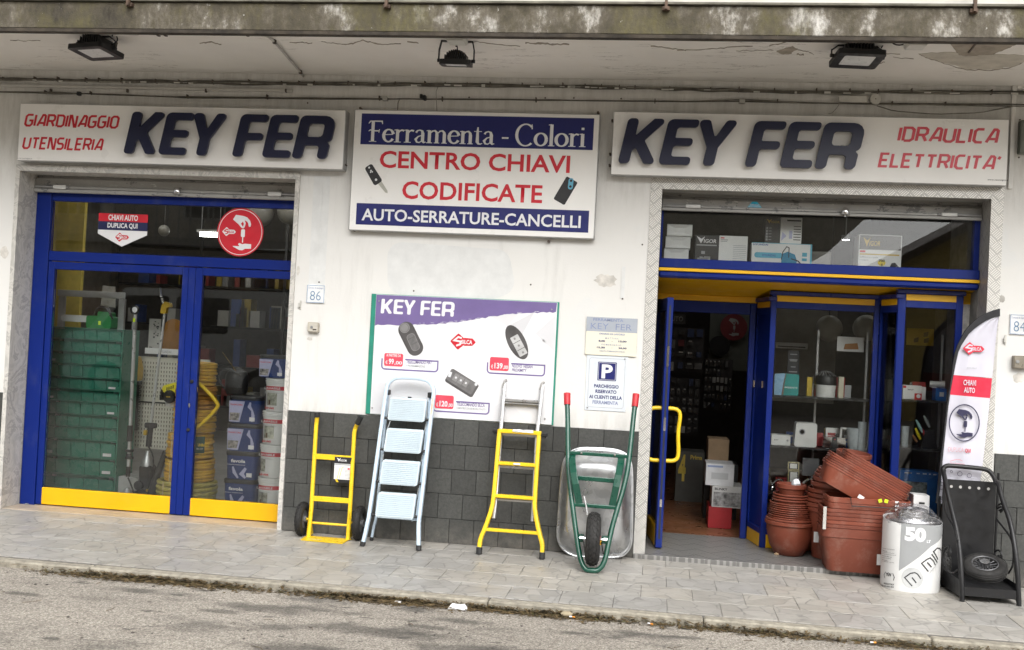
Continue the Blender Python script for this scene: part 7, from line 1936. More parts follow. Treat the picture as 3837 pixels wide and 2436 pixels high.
# ================================================================== TERRACOTTA
def potprof(rt,rb,h,rim,th=.006):
 return [(rb * .9,0),(rb,.004),(rb + (rt * .93 - rb) * .8,h - rim - .004),(rt * .935,h - rim),(rt,h - rim + .003),(rt,h - .003),(rt - .003,h),(rt - th * 1.5,h),(rt - th * 1.8,h - rim),(rb - th + .004,.008),(.0001,.008)]
def place_mesh(mb,name,m_,label,cat,group,loc,rot=(0,0,0),smooth=True,proto={}):
 """top-level mesh object with its own origin at its base; alike ones share the mesh"""
 key = (label,group)
 me = bpy.data.meshes.new(name); me.from_pydata([tuple(v) for v in mb.v],[],mb.f); me.materials.append(m_)
 if smooth: me.polygons.foreach_set('use_smooth',[True] * len(me.polygons)); me.set_sharp_from_angle(angle=radians(38))
 o = bpy.data.objects.new(name,me); COL.objects.link(o); o.location = loc; o.rotation_euler = rot
 return tagp(o,label,cat,group)
def potmb(rt,rb,h,rim,curve=0):
 pr = potprof(rt,rb,h,rim)
 if curve: pr = [(rb * .9,0),(rb,.004),(rb + (rt - rb) * .50,h * .28),(rb + (rt - rb) * .76,h * .6),(rt * .93,h - rim - .002)] + pr[4:]
 return MB().lathe(pr,(0,0,0),40)
ZF = .0305
ORD = ['first','second','third','fourth','fifth','sixth','seventh','eighth','ninth']
G1 = 'small round pots nested in the slim stack'
c1 = at('E',945,1190,.38); X1,Y1 = c1.x,.385
zr = at('E',945,1022,Y1 - .16).z
place_mesh(potmb(.170,.098,zr - ZF + .012,.026,1),'flower_pot',TERRA,'large flared terracotta pot at the bottom of the slim pot stack by the glass case','flower pot',None,(X1,Y1,ZF))
place_mesh(potmb(.160,.10,.20,.016),'flower_pot',TERRA,'second terracotta pot of the slim stack, its rim just above the large flared pot','flower pot',None,(X1 - .005,Y1,zr - .17))
z = at('E',945,1000,Y1 - .15).z; ztop = at('E',945,905,Y1 - .15).z; n = 9
for i in range(n):
 place_mesh(potmb(.148 - i * .0007,.095,.17,.0080),'flower_pot',TERRA,'%s from the bottom of the nine closely nested pot rims in the slim stack' % ORD[i],'flower pot',G1,(X1 + random.uniform(-.003,.003),Y1,z + (ztop - z) * i / (n - 1) - .17))
for i in range(3):
 place_mesh(potmb(.130 - i * .003,.09,.15,.012),'flower_pot',TERRA,'%s from the bottom of three narrower pot rims near the top of the slim stack' % ORD[i],'flower pot','narrower pots near the top of the slim stack',(X1 + .0,Y1,ztop + .018 * (i + 1) - .15 + .006))
zt1 = at('E',942,800,Y1 - .1).z; zb1 = ztop + .055
place_mesh(potmb(.100,.072,zt1 - zb1 + .06,.032),'flower_pot',TERRA,'smallest terracotta pot on top of the slim stack, with a white wrapper inside','flower pot',None,(X1,Y1,zb1 - .05))
t = thing('crumpled_wrapper','crumpled white plastic wrapper sticking out of the topmost small pot','wrapper',(X1 + .02,Y1,zt1 - .01))
m = MB(); r_ = random.Random(6); p = Vector((X1 + .025,Y1 - .02,zt1 + .012)); m.lathe([(.028,-.02),(.034,.0),(.022,.018),(.010,.03),(.0001,.032)],p,9); m.v = [(x + r_.uniform(-.006,.006),y + r_.uniform(-.006,.006),z_ + r_.uniform(-.005,.005)) for x,y,z_ in m.v]; m.build('wrapper',mat('white_plastic_film',(.72,.74,.76),.3),t)
# big round stack behind, leaning
X2,Y2_ = at('E',1190,900,.36).x,.365
zr0 = at('E',1190,950,Y2_ - .17).z
place_mesh(potmb(.178,.115,zr0 - ZF + .02,.03),'flower_pot',TERRA,'tall terracotta pot at the bottom of the wide stack behind the rectangular planters','flower pot',None,(X2,Y2_,ZF))
lbp = at('E',1103,1085,Y2_ - .16)
m = MB(); m.box(lbp.x - .016,lbp.x + .016,lbp.y - .006,lbp.y - .004,lbp.z - .04,lbp.z + .03); m.build('price_label',WCARD,label='white price label on the tall pot behind the planters',cat='label')
for i in range(4):
 place_mesh(potmb(.181 - .002 * i,.12,.2,.026),'flower_pot',TERRA,'%s from the bottom of four thick pot rims in the wide stack behind the planters' % ORD[i],'flower pot','thick rimmed pots of the wide stack',(X2 + .004 * i,Y2_,zr0 + .032 * (i + 1) - .185))
zz = zr0 + .032 * 4 + .02
tops = [(.165,.05),(.168,.045),(.170,.03),(.166,.022),(.162,.02),(.150,.06),(.132,.03),(.128,.03),(.118,.045)]
x_ = X2 + .01
ztt = at('E',1300,600,.33).z; hh = (ztt - zz) / sum(q[1] for q in tops)
acc = zz; xe = at('E',1300,600,.36).x
for i,(r_,dz) in enumerate(tops):
 acc += dz * hh; u = (acc - zz) / (ztt - zz)
 lab = '%s from the bottom of eight pots leaning behind the tilted planters' % ORD[i] if i < 8 else 'topmost round terracotta pot of the wide leaning stack, open towards the street'
 place_mesh(potmb(r_,r_ * .66,.19,min(.03,dz * .7)),'flower_pot',TERRA,lab,'flower pot','pots high in the wide leaning stack' if i < 8 else None,(x_ + (xe - x_) * u ** 1.2,Y2_ - .02 * u,acc - .19),(radians(4) * u,radians(6) * u,0))
# rectangular planters
def plantermb(L,W,H,rim,tap=.86):
 def ring(l,w,z): return [(x,y,z) for x,y in fillet([(-l / 2,-w / 2),(-l / 2,w / 2),(l / 2,w / 2),(l / 2,-w / 2)],.045,5)]
 rs = [ring(L * tap * .98,W * tap * .98,0),ring(L * tap,W * tap,.006),ring(L * .965,W * .965,H - rim - .002),ring(L,W,H - rim),ring(L,W,H - .002),ring(L - .004,W - .004,H),ring(L - .018,W - .018,H),ring(L * .94,W * .94,H - rim),ring(L * tap * .97,W * tap * .97,.012)]
 n = len(rs[0]); m = MB(); vs = [p for r in rs for p in r]
 fs = [tuple(range(n))[::-1],tuple(range((len(rs) - 1) * n,len(rs) * n))]
 for k in range(len(rs) - 1): fs += [(k * n + i,k * n + (i + 1) % n,(k + 1) * n + (i + 1) % n,(k + 1) * n + i) for i in range(n)]
 m.add(vs,fs); return m
PX0,PX1 = at('E',1140,1000,-.11).x,at('E',1655,915,-.11).x
PY0,PY1 = -.115,.185
PL,PW = PX1 - PX0,PY1 - PY0; pcx,pcy = (PX0 + PX1) / 2,(PY0 + PY1) / 2
zrb = at('E',1300,1075,PY0).z; zrt = at('E',1300,935,PY0).z
place_mesh(plantermb(PL,PW,zrb + .03 - ZF,.055,.84),'planter',TERRA,'large rectangular terracotta planter at the bottom of the planter stack','planter',None,(pcx,pcy,ZF))
n = 5; step = (zrt - (zrb + .03)) / n
for i in range(n):
 place_mesh(plantermb(PL - .004 - i * .0015,PW - .004,.2,step * .80,.86),'planter',TERRA,'%s from the bottom of five rectangular planter rims in the upright planter stack' % ORD[i],'planter','planters nested in the upright stack',(pcx + random.uniform(-.004,.004),pcy,zrb + .03 + step * (i + 1) - .2))
zt4 = at('E',1300,868,PY0).z; n = 2; s4 = (zt4 - zrt) / 2
for i in range(n):
 place_mesh(plantermb(PL - .03,PW - .02,.16,s4 * .9,.86),'planter',TERRA,['lower','upper'][i] + ' of two shallower planters at the top of the upright planter stack','planter','two shallower planters on the upright stack',(pcx + .016,pcy,zrt + s4 * (i + 1) - .16))
zpt = zt4
# strap, stickers, wire hook on the planters
def sticker(k,x,y,w,h,Y,m_,lab,rot=0):
 p = at(k,x,y,Y); q = 1 / ppm(k,Y,x,y); m = MB(); c_,s_ = cos(rot),sin(rot)
 m.prism([(p.x + u * c_ - v * s_,p.z + u * s_ + v * c_) for u,v in ((-w * q / 2,-h * q / 2),(-w * q / 2,h * q / 2),(w * q / 2,h * q / 2),(w * q / 2,-h * q / 2))],Y,Y + .001)
 return m.build('price_sticker',m_,label=lab,cat='sticker')
sticker('E',1152,980,18,130,PY0 - .003,mat('grey_tape',(.48,.46,.43),.5),'vertical strip of grey tape on the left end of the planter stack')
sticker('E',1470,882,20,20,PY0 - .012,NEON,'left one of two fluorescent yellow stickers on the planter rim',.3)
sticker('E',1505,884,20,20,PY0 - .012,NEON,'right one of two fluorescent yellow stickers on the planter rim',-.2)
for i,yy_ in enumerate((890,912,934)): sticker('E',1566,yy_,20,11,PY0 - .012,WCARD,['topmost','middle','lowest'][i] + ' of three small white labels on the planter rims')
sticker('E',1466,1220,30,62,PY0 + .012,WCARD,'white price label low on the large planter beside the white container')
w_ = thing('wire_hook','black wire balcony hook hanging over the front of the planter stack','hook',at('E',1400,910,PY0 - .01))
MB().tube([at('E',1300,862,PY0 - .012),at('E',1306,912,PY0 - .012),at('E',1560,925,PY0 - .012),at('E',1576,890,PY0 - .012)],.0035,6).build('wire',BLACK,w_)
# tilted nested planters
th = radians(27); TL = .55
Tc = at('E',1268,790,.02)
RT = Matrix.Rotation(th,4,'Y')
base = Vector((Tc.x + .02,.035,0))
# low corner rests on the stack
cand = plantermb(TL,.22,.12,.011,.86)
lowest = min((RT @ Vector(v)).z for v in cand.v)
leftc = at('E',1140,790,.02)
minx = min((RT @ Vector(v)).x for v in cand.v)
base = Vector((leftc.x - minx - .01,.035,zpt - lowest - .118))
nr = 10; stp = .0148
for i in range(nr):
 off = RT @ Vector((.0,0,i * stp))
 if i < nr - 4: lab,g = '%s from the bottom of six tilted planters in the slanting stack' % ORD[i],'tilted planters nested in the slanting stack'
 else: lab,g = '%s from the bottom of four shorter tilted planters on the slanting stack' % ORD[max(0,i - nr + 4)],'shorter tilted planters on the slanting stack'
 if i == 0: lab,g = 'outermost tilted terracotta planter, its side showing under the slanting stack',None
 if i == nr - 1: lab,g = 'uppermost tilted planter of the slanting stack, its open end towards the glass',None
 l = TL if i < nr - 4 else TL * .86
 o = place_mesh(plantermb(l,.22 - .001 * i,.12,.0096,.86),'planter',TERRA,lab,'planter',g,base + off + (RT @ Vector((.035 if i >= nr - 4 else random.uniform(-.004,.004),0,0))),(0,th,0))
sticker('E',1360,862,34,22,-.099,WCARD,'white folded label stuck under the tilted planters',-.5)
# small white box on the planters
t,a,b,c,d = carton('E',1660,850,1752,940,-.02,.12,WCARD,'small white carton standing on the planters behind the white container',z0=zrt + .0)
MB().box(a + (b - a) * .35,a + (b - a) * .7,-.022,-.0205,(c + d) / 2 + .0,(c + d) / 2 + .012).build('print',BLACKP,t)

# ================================================================== THINGS LEANING ON THE WALL
def tyre(R,r,w,lugs=0,n=48,rib=False):
 """tyre about the X axis, outer radius R, section radius r, width w"""
 m = MB(); pr = []
 for i in range(17):
  a = radians(-150 + 300 * i / 16); pr.append((R - r + r * cos(a),w / 2 * sin(a) / 1.0))
 m.lathe(pr,(0,0,0),n,'X',cap=False)
 if lugs:
  for k in range(lugs):
   a = 2 * pi * k / lugs
   for row in (-1.5,-.5,.5,1.5):
    aa = a + (pi / lugs if int(row * 2) % 4 == 1 or int(row * 2) % 4 == -3 else 0)
    v = row / 2.0 * .72; x = w / 2 * sin(v * 1.25); rad = R - r + r * cos(v * 1.25)
    M = Matrix.Rotation(aa,4,'X') @ Matrix.Translation((x,0,rad)) @ Matrix.Rotation(v * 1.1,4,'Y')
    s = w * .105; h = pi * R / lugs * .80
    d = [(-s,0,0),(0,-h,0),(s,0,0),(0,h,0),(-s,0,.0045),(0,-h,.0045),(s,0,.0045),(0,h,.0045)]
    m.add([tuple(M @ Vector(p)) for p in d],[(4,5,6,7),(0,1,5,4),(1,2,6,5),(2,3,7,6),(3,0,4,7)])
 return m
def xform(m,M): m.v = [tuple(M @ Vector(p)) for p in m.v]; return m
# ---------------- hand truck
ht = thing('hand_truck','yellow hand truck with black grips and a brand card, leaning left of the step ladder','hand truck',(-2.14,-.2,0))
kh = .15
def Hh(x,y,y0=-.17,k=kh): return sl('C',x,y,y0,k)
kk = .14; y0h = -.175
Lp = [Hh(70,1297,y0h,kk),Hh(85,1150,y0h,kk),Hh(108,760,y0h,kk),Hh(110,742,y0h,kk),Hh(116,715,y0h,kk) + Vector((0,-.015,0)),Hh(116,693,y0h,kk) + Vector((0,-.02,0))]
Rp = [Hh(258,1316,y0h,kk),Hh(268,1180,y0h,kk),Hh(290,790,y0h,kk),Hh(297,765,y0h,kk) ,Hh(312,745,y0h,kk) + Vector((0,-.03,0)),Hh(333,710,y0h,kk) + Vector((0,-.05,0))]
for P in (Lp,Rp):
 P[0].z = .004
 MB().tube([P[0],P[1]] + smoothpath(P[2:5],2)[0:],.0145,12).build('upright',YELP,ht,smooth=True)
 MB().tube([P[4] + (P[4] - P[5]) * .1,P[5]],.0185,12).build('grip',BLACK,ht,smooth=True)
def cross(y,h,nm='crossbar',dep=.012,xo=0):
 a = Hh(100 - (y - 900) * .045,y - 2,y0h,kk); b = Hh(285 - (y - 900) * .055,y + 8,y0h,kk); z = (a.z + b.z) / 2
 MB().box(a.x,b.x,a.y - dep,a.y + dep,z - h / 2,z + h / 2,.003).build(nm,YELP,ht)
cross(907,.036); cross(1108,.034)
a = Hh(85,1226,y0h,kk); b = Hh(262,1234,y0h,kk); z = (a.z + b.z) / 2
MB().tube([(a.x,a.y + .02,z),(b.x,a.y + .02,z)],.008,8).build('axle',YELP,ht,smooth=True)
pl = [gr('C',33,1306),gr('C',232,1324),gr('C',270,1302),Vector((Rp[0].x + .02,-.155,0)),Vector((Lp[0].x - .02,-.155,0))]
m = MB(); m.slab([(p.x,p.y) for p in pl],.002,.007); m.build('toe_plate',YELP,ht)
p = gr('C',95,1308); MB().box(p.x - .04,p.x + .05,p.y + .012,p.y + .028,.0072,.0078).build('label_strip',mat('faded_label',(.6,.5,.3),.5),ht)
for P,s in ((Lp,-1),(Rp,1)):
 q = MB(); q.prism([(0,0),(.10,0),(0,.19)],-.002,.002)
 q = xform(q,Matrix.Translation((P[0].x + .0,P[0].y - .0,.008)) @ Matrix.Rotation(radians(90),4,'Z')); q.build('gusset',YELP,ht)
 x = P[0].x + s * .062; cw = (x,-.135,.115)
 tm_ = xform(tyre(.113,.028,.052,26),Matrix.Translation(cw)); w_ = tm_.build('wheel',RUBBER,ht,smooth=False)
 r_ = MB(); r_.lathe([(.088,-.018),(.088,.018),(.060,.010 * 1),(.024,.014),(.024,.030),(.0001,.030)],(0,0,0),28,'X'); r_.lathe([(.088,-.018),(.060,-.010),(.024,-.014),(.0001,-.014)],(0,0,0),28,'X')
 xform(r_,Matrix.Translation(cw)).build('rim',mat('grey_plastic_rim',(.16,.16,.165),.5),w_,smooth=True)
 MB().tube([(P[0].x,-.135,.115),(x,-.135,.115)],.009,8).build('hub_axle',YELP,ht)
# card on the hand truck
K0 = Hh(196,905,y0h,kk); yk = K0.y - .014
a,b,c,d = frect('C',194,908,275,1030,yk)
cd = thing('hang_card','printed card with a white V on black hanging on the hand truck','card',((a + b) / 2,yk,c))
MB().box(a,b,yk,yk + .002,c,d).build('card',WCARD,cd)
MB().box(a,b,yk - .0008,yk - .0002,d - (d - c) * .26,d).box(a,b,yk - .0008,yk - .0002,c,c + (d - c) * .12).build('print',BLACKP,cd)
w = b - a
vmark(a + w * .12,a + w * .72,d - (d - c) * .19,d - (d - c) * .03,yk - .0016,cd,PWHITE)
MB().box(a,b,yk - .0008,yk - .0002,d - (d - c) * .32,d - (d - c) * .275).build('print',GREYP,cd)
q = MB(); ribbon(q,[(a + w * .2,c + .025),(a + w * .34,d - (d - c) * .42)],.0035,yk - .001); ribbon(q,[(a + w * .32,c + .025),(a + w * .46,d - (d - c) * .42),(a + w * .56,d - (d - c) * .38)],.0035,yk - .0013); q.prism([(a + w * .08,c + .02),(a + w * .2,c + .022),(a + w * .3,c + .002),(a + w * .18,c + .001)],yk - .0016,yk - .001); q.build('print',YELP,cd)
q = MB()
for i in range(7): q.box(a + w * .62,b - w * .06,yk - .0008,yk - .0002,c + .03 + i * .009,c + .033 + i * .009)
q.build('print',GREYP,cd); MB().box(a + w * .78,b - w * .08,yk - .0008,yk - .0002,c + (d - c) * .52,c + (d - c) * .58).build('print',RED,cd)

# ---------------- step ladder (folded)
sl1 = thing('step_ladder','folded pale blue step ladder with four white ribbed steps leaning on the wall','step ladder',(-1.68,-.2,0))
y0f = -.328; kf = .20
def S1(k,x,y,dy=0): return sl(k,x,y,y0f + dy,kf)
foot1,foot2 = S1('H',473,1385),S1('H',962,1425)
lp = [S1('H',472,1372),S1('H',487,1320),S1('H',514,1190),S1('H',530,1120),S1('C',437,640),S1('C',443,590)]
rp = [S1('H',962,1405),S1('H',962,1360),S1('H',962,1190),S1('H',975,1110),S1('C',664,650),S1('C',671,600)]
topb = [S1('C',452,556),S1('C',472,537),S1('C',500,528),S1('C',560,529),S1('C',620,536),S1('C',650,548),S1('C',666,572)]
path = lp[:4] + lp[4:] + topb + rp[::-1]
path = smoothpath(path,2)
def flattube(pts,w,d,up=(0,1,0)):
 """rounded-rectangle section swept along pts"""
 m = MB(); sec = [(a_,b_) for a_,b_ in fillet([(-w / 2,-d / 2),(-w / 2,d / 2),(w / 2,d / 2),(w / 2,-d / 2)],min(w,d) * .35,2)]
 n = len(sec); vs = []; P = [Vector(p) for p in pts]
 for i in range(len(P)):
  t = (P[min(i + 1,len(P) - 1)] - P[max(i - 1,0)]).normalized(); u = Vector(up); u = (u - t * u.dot(t)).normalized(); r = t.cross(u)
  vs += [P[i] + r * a_ + u * b_ for a_,b_ in sec]
 fs = [(i * n + j,i * n + (j + 1) % n,(i + 1) * n + (j + 1) % n,(i + 1) * n + j) for i in range(len(P) - 1) for j in range(n)]
 fs += [tuple(range(n))[::-1],tuple(range((len(P) - 1) * n,len(P) * n))]
 m.add(vs,fs); return m
flattube(path,.026,.040).build('front_frame',PALE,sl1,smooth=True)
for p,q_ in ((lp[0],lp[1]),(rp[0],rp[1])):
 d = (p - q_).normalized(); e = p + d * (p.z / abs(d.z)) * .98 if abs(d.z) > .1 else p
 flattube([p + d * -.006,e],.032,.046).build('foot',BLACK,sl1)
# rear legs
def S2(k,x,y): return sl(k,x,y,-.118,.06)
bl = [S2('H',549,1328),S2('H',565,1240),S2('H',590,1150),S2('H',690,60)]
br = [S1('H',935,1165,.03),S1('H',1066,80,.03)]
bl2 = smoothpath(bl,1)
flattube(bl2,.018,.024).build('rear_frame',PALE,sl1,smooth=True)
flattube([S1('H',900,1170,.035),S1('H',945,1165,.035),S1('H',990,800,.035),S1('H',1066,85,.035)],.022,.02).build('rear_frame',PALE,sl1,smooth=True)
d = (bl[0] - bl[1]).normalized(); flattube([bl[0] - d * .004,bl[0] + d * (bl[0].z / abs(d.z)) * .98],.024,.03).build('foot',BLACK,sl1)
for (k,x,y) in (('H',690,48),('H',1066,72)):
 p = S1(k,x,y,.02); MB().box(p.x - .017,p.x + .017,p.y - .02,p.y + .02,p.z - .018,p.z + .018,.004).build('end_cap',BLACK,sl1)
# treads: survey corners of each (top-left, top-right, bottom-right, bottom-left)
steps = [((718,92),(1036,104),(1010,308),(688,292)),((686,362),(1006,382),(978,586),(652,570)),((648,640),(975,660),(946,873),(616,854)),((614,926),(940,946),(914,1166),(578,1148))]
for i,cs_ in enumerate(steps):
 P = [S1('H',x,y,-.028) for x,y in cs_]
 cz = sum((p.z for p in P)) / 4; cxx = sum((p.x for p in P)) / 4; cyy = sum((p.y for p in P)) / 4
 W_ = ((P[1] - P[0]).length + (P[2] - P[3]).length) / 2; Hq = ((P[3] - P[0]).length + (P[2] - P[1]).length) / 2
 ux = Vector((1,0,0)); uz = Vector((0,kf,1)).normalized(); sk = ((P[0].x + P[1].x) - (P[2].x + P[3].x)) / 2 / Hq
 uz2 = (uz + ux * sk); nrm = ux.cross(uz).normalized()      # towards the wall is +Y
 C0 = Vector((cxx,cyy,cz))
 M = Matrix(((ux.x,-nrm.x if False else 0,uz2.x,C0.x),(0,1,uz2.y,C0.y),(0,0,uz2.z,C0.z),(0,0,0,1)))
 m = MB(); m.prism(rrect(-W_ / 2,W_ / 2,-Hq / 2,Hq / 2,.014),-.008,.022); o = m.build('step',STEP,sl1,xf=M,smooth=True)
 m = MB(); n = 12
 for j in range(n):
  z = -Hq / 2 + .012 + (Hq - .024) * j / (n - 1); m.box(-W_ / 2 + .010,W_ / 2 - .010,-.0135,-.0082,z - .0034,z + .0034)
 m.build('rib',STEP,o,xf=M)
 for (s,q1) in ((-1,P[3]),(1,P[2])):
  e = q1 + Vector((-.006 * s,.03,.012)); MB().tube([e,e + Vector((s * .042,.0,.0))],.009,8).build('hinge_pin',BLACK,sl1)
m = MB()
for x0,y0,x1,y1 in ((712,300,680,390),(1030,315,1008,410),(652,590,640,660),(995,600,978,690),(618,870,600,950),(962,890,945,975),(1042,130,1030,300),(712,110,690,290)):
 m.tube([S1('H',x0,y0,.012),S1('H',x1,y1,.012)],.004,6)
m.build('link_rod',mat('bright_steel_rod',(.6,.62,.62),.3,.8),sl1)
a,b = S1('H',600,1152,.02),S1('H',950,1168,.02); MB().box(a.x,b.x,a.y,a.y + .016,(a.z + b.z) / 2 - .006,(a.z + b.z) / 2 + .008,.002).build('rear_bar',PALE,sl1)
p = S1('H',882,94,-.03); MB().box(p.x - .012,p.x + .012,p.y - .006,p.y + .01,p.z - .004,p.z + .006,.002).build('latch',BLACK,sl1)
p = S1('H',1088,90,-.022); q_ = S1('H',1070,265,-.022); m = MB(); m.bar(p,q_,.014,.0015,up=(0,1,0)); m.build('warning_strip',mat('cream_label',(.75,.72,.66),.5),sl1)
m = MB(); r_ = random.Random(4)
for i in range(14): e = p.lerp(q_,.05 + i * .065) + Vector((0,-.0012,0)); m.box(e.x - .005,e.x + r_.uniform(0,.005),e.y - .0006,e.y,e.z - .002,e.z + .002)
m.build('warning_print',ORANGE,sl1)

# ---------------- telescopic ladder
tl = thing('telescopic_ladder','telescopic ladder, yellow splayed lower section over an aluminium upper section, leaning on the price board','ladder',(-.9,-.2,0))
y0t = -.29; kt = .205
def S3(x,y,dy=0): return sl('I',x,y,y0t + dy,kt)
def ribar(P,w,d,name,m_): return flattube(P,w,d).build(name,m_,tl)
ribar(smoothpath([S3(146,1280),S3(155,1215),S3(185,1150),S3(238,1000),S3(252,900),S3(292,440)],1),.028,.048,'yellow_rail',YELP)
ribar(smoothpath([S3(596,1318),S3(598,1258),S3(575,1180),S3(545,1030),S3(542,950),S3(574,470)],1),.028,.048,'yellow_rail',YELP)
for (x,y,x2,y2) in ((146,1282,143,1325),(596,1320,594,1362)):
 a,b = S3(x,y),S3(x2,y2); b.z = .002; ribar([a,b],.036,.056,'foot',BLACK)
def rung(x0,y0,x1,y1,w,d,name,m_,dy=0,h=.022):
 a,b = S3(x0,y0,dy),S3(x1,y1,dy); z = (a.z + b.z) / 2; y = (a.y + b.y) / 2
 MB().box(a.x,b.x,y - d / 2,y + d / 2,z - h / 2,z + h / 2,.004).build(name,m_,tl)
rung(282,450,590,462,0,.046,'yellow_rung',YELP,-.004,.026)
rung(272,680,566,692,0,.040,'yellow_rung',YELP,0,.022)
rung(258,912,544,932,0,.040,'yellow_rung',YELP,0,.022)
rung(178,1154,582,1180,0,.034,'yellow_rung',YELP,0,.020)
# aluminium section slides behind
dyA = .045
for (pts) in ([(248,1078),(265,940),(300,450),(322,180),(330,110)],[(528,1100),(535,960),(560,470),(590,200),(598,125)]):
 P = [S3(x,y,dyA) for x,y in pts]; ribar(P,.026,.045,'aluminium_rail',ALU)
 t_ = P[-1]; m = MB(); m.tube(smoothpath([t_ + Vector((-.012,-.018,-.03)),t_ + Vector((-.006,-.02,.01)),t_ + Vector((.004,-.01,.03)),t_ + Vector((.014,.012,.01)),t_ + Vector((.016,.02,-.06))],2),.007,8); m.build('hook',mat('worn_aluminium',(.48,.47,.45),.45,.6,.2,20),tl,smooth=True)
for (x,y,x2,y2) in ((248,1075,247,1085),(528,1098,527,1106)): ribar([S3(x,y,dyA),S3(x2,y2,dyA)],.034,.052,'end_cap',BLACK)
rung(325,228,580,240,0,.03,'aluminium_rung',ALU,dyA,.018); rung(325,248,580,262,0,.028,'aluminium_rung',ALU,dyA,.010)
rung(300,470,556,486,0,.03,'aluminium_rung',ALU,dyA,.020); rung(290,702,548,716,0,.03,'aluminium_rung',ALU,dyA,.018); rung(275,938,530,955,0,.03,'aluminium_rung',ALU,dyA,.016)
for (x,y,s) in ((268,450,-1),(606,478,1)):
 p = S3(x,y,-.0); m = MB(); m.box(p.x - .024,p.x + .024,p.y - .014,p.y + .03,p.z - .010,p.z + .012,.004).box(p.x + s * .004 - .012,p.x + s * .004 + .012,p.y - .01,p.y + .02,p.z - .022,p.z - .0102,.004); m.build('lock_knob',BLACK,tl)
a,b = S3(385,438,-.03),S3(532,460,-.03); m = MB(); r_ = random.Random(2)
vs = []; n = 7
for j in range(3):
 for i in range(n): vs.append((a.x + (b.x - a.x) * i / (n - 1),a.y - .004 - r_.uniform(0,.006),(a.z + b.z) / 2 + (j - 1) * .009 + r_.uniform(-.002,.002)))
m.add(vs,[(j * n + i,j * n + i + 1,(j + 1) * n + i + 1,(j + 1) * n + i) for j in range(2) for i in range(n - 1)]); m.build('torn_label',WCARD,tl)
a = S3(410,686,-.03); MB().box(a.x - .02,a.x + .025,a.y + .005,a.y + .006,a.z - .006,a.z + .006).build('label_strip',WCARD,tl)

# ---------------- wheelbarrow standing on its nose
wb = thing('wheelbarrow','wheelbarrow standing on its nose against the wall, green tube frame and galvanised tray','wheelbarrow',(-.36,-.3,0))
# frame plane: nose on the ground in front, handles against the wall
y0w = -.60; kw_ = .36
def S4(x,y,dy=0): return sl('I',x,y,y0w + dy,kw_)
Lh = [S4(775,258),S4(778,330),S4(780,600),S4(785,770),S4(838,1180),S4(862,1340),S4(880,1400),S4(905,1440),S4(945,1466)]
Rh = [S4(1258,275),S4(1250,340),S4(1222,620),S4(1196,800),S4(1105,1100),S4(1070,1250),S4(1045,1380),S4(1010,1440),S4(950,1468)]
dz = min(Lh[-1].z,Rh[-1].z) - .017
off = Vector((0,0,-dz)) if abs(dz) < .03 else Vector((0,0,0))
pth = smoothpath(Lh + Rh[::-1][1:],2)
for p in pth:
 if p.z < .0165: p.z = .0165
MB().tube(pth,.0165,14).build('tube_frame',GREEN,wb,smooth=True)
for (x,y,x2,y2) in ((775,262,774,180),(1258,276,1268,186)):
 MB().tube([S4(x,y),S4(x2,y2)],[.0215,.0225],14).build('grip',GRIP,wb,smooth=True)
def flat(P,w,d,name,m_=GREEN): return flattube(P,w,d).build(name,m_,wb)
flat([S4(800,604),S4(1205,632)],.024,.012,'crossbar')
flat([S4(828,975),S4(1120,998)],.026,.016,'crossbar')
flat([S4(852,784,.02),S4(1112,806,.02)],.030,.012,'crossbar')
# legs, folded flat-iron U: stand out towards the viewer
flat(smoothpath([S4(812,620,.02),S4(808,660,-.03),S4(825,780,-.10),S4(862,975,-.0)],1),.044,.014,'leg')
flat(smoothpath([S4(1162,640,.02),S4(1160,670,-.03),S4(1135,800,-.10),S4(1095,990,-.0)],1),.044,.014,'leg')
m = MB()
for (x,y) in ((876,608),(1115,622)): p = S4(x,y,-.01); m.lathe([(.008,0),(.006,-.008),(.0001,-.009)],p,10,'Y')
m.build('bolt',CHROME,wb)
# wheel
wc = S4(960,1222,.0); wc = Vector((wc.x,wc.y + .0,wc.z))
Rw = (at('I',960,1035,wc.y).z - at('I',950,1408,wc.y).z) / 2
lean = math.atan(kw_)
tm_ = tyre(Rw,.044,.090,26,56); tm_ = xform(tm_,Matrix.Translation(wc) @ Matrix.Rotation(radians(2),4,'Z'))
wl = tm_.build('wheel',RUBBER,wb)
r_ = MB(); r_.lathe([(Rw - .075,-.03),(Rw - .075,.03),(Rw - .10,.02),(.03,.015),(.022,.045),(.0001,.045)],wc,28,'X'); r_.lathe([(Rw - .075,-.03),(Rw - .10,-.02),(.03,-.015),(.022,-.045),(.0001,-.045)],wc,28,'X'); r_.build('rim',GRIP,wl,smooth=True)
a,b = S4(880,1218),S4(1050,1226)
MB().tube([(a.x - .02,wc.y,wc.z),(b.x + .02,wc.y,wc.z)],.007,8).build('axle',CHROME,wb)
m = MB()
for x in (a.x + .0,b.x - .0): m.lathe([(.013,-.012),(.013,.012)],(x,wc.y,wc.z),6,'X')
m.build('axle_nut',CHROME,wb)
for (x0,x1,y) in ((842,890,1222),(1020,1078,1238)):
 p,q_ = S4(x0,y),S4(x1,y); MB().box(p.x,q_.x,wc.y - .004,wc.y + .03,wc.z - .025,wc.z + .022,.003).build('wheel_bracket',GREEN,wb)
p = S4(1012,1250); MB().box(p.x - .012,p.x + .006,wc.y + .0,wc.y + .004,wc.z - .035,wc.z - .005).build('tag',YELP,wb)
MB().tube([S4(893,1240),S4(905,1340)],.004,6).build('strut',BLACKM,wb); MB().tube([S4(1020,1245),S4(1032,1330)],.004,6).build('strut',BLACKM,wb)
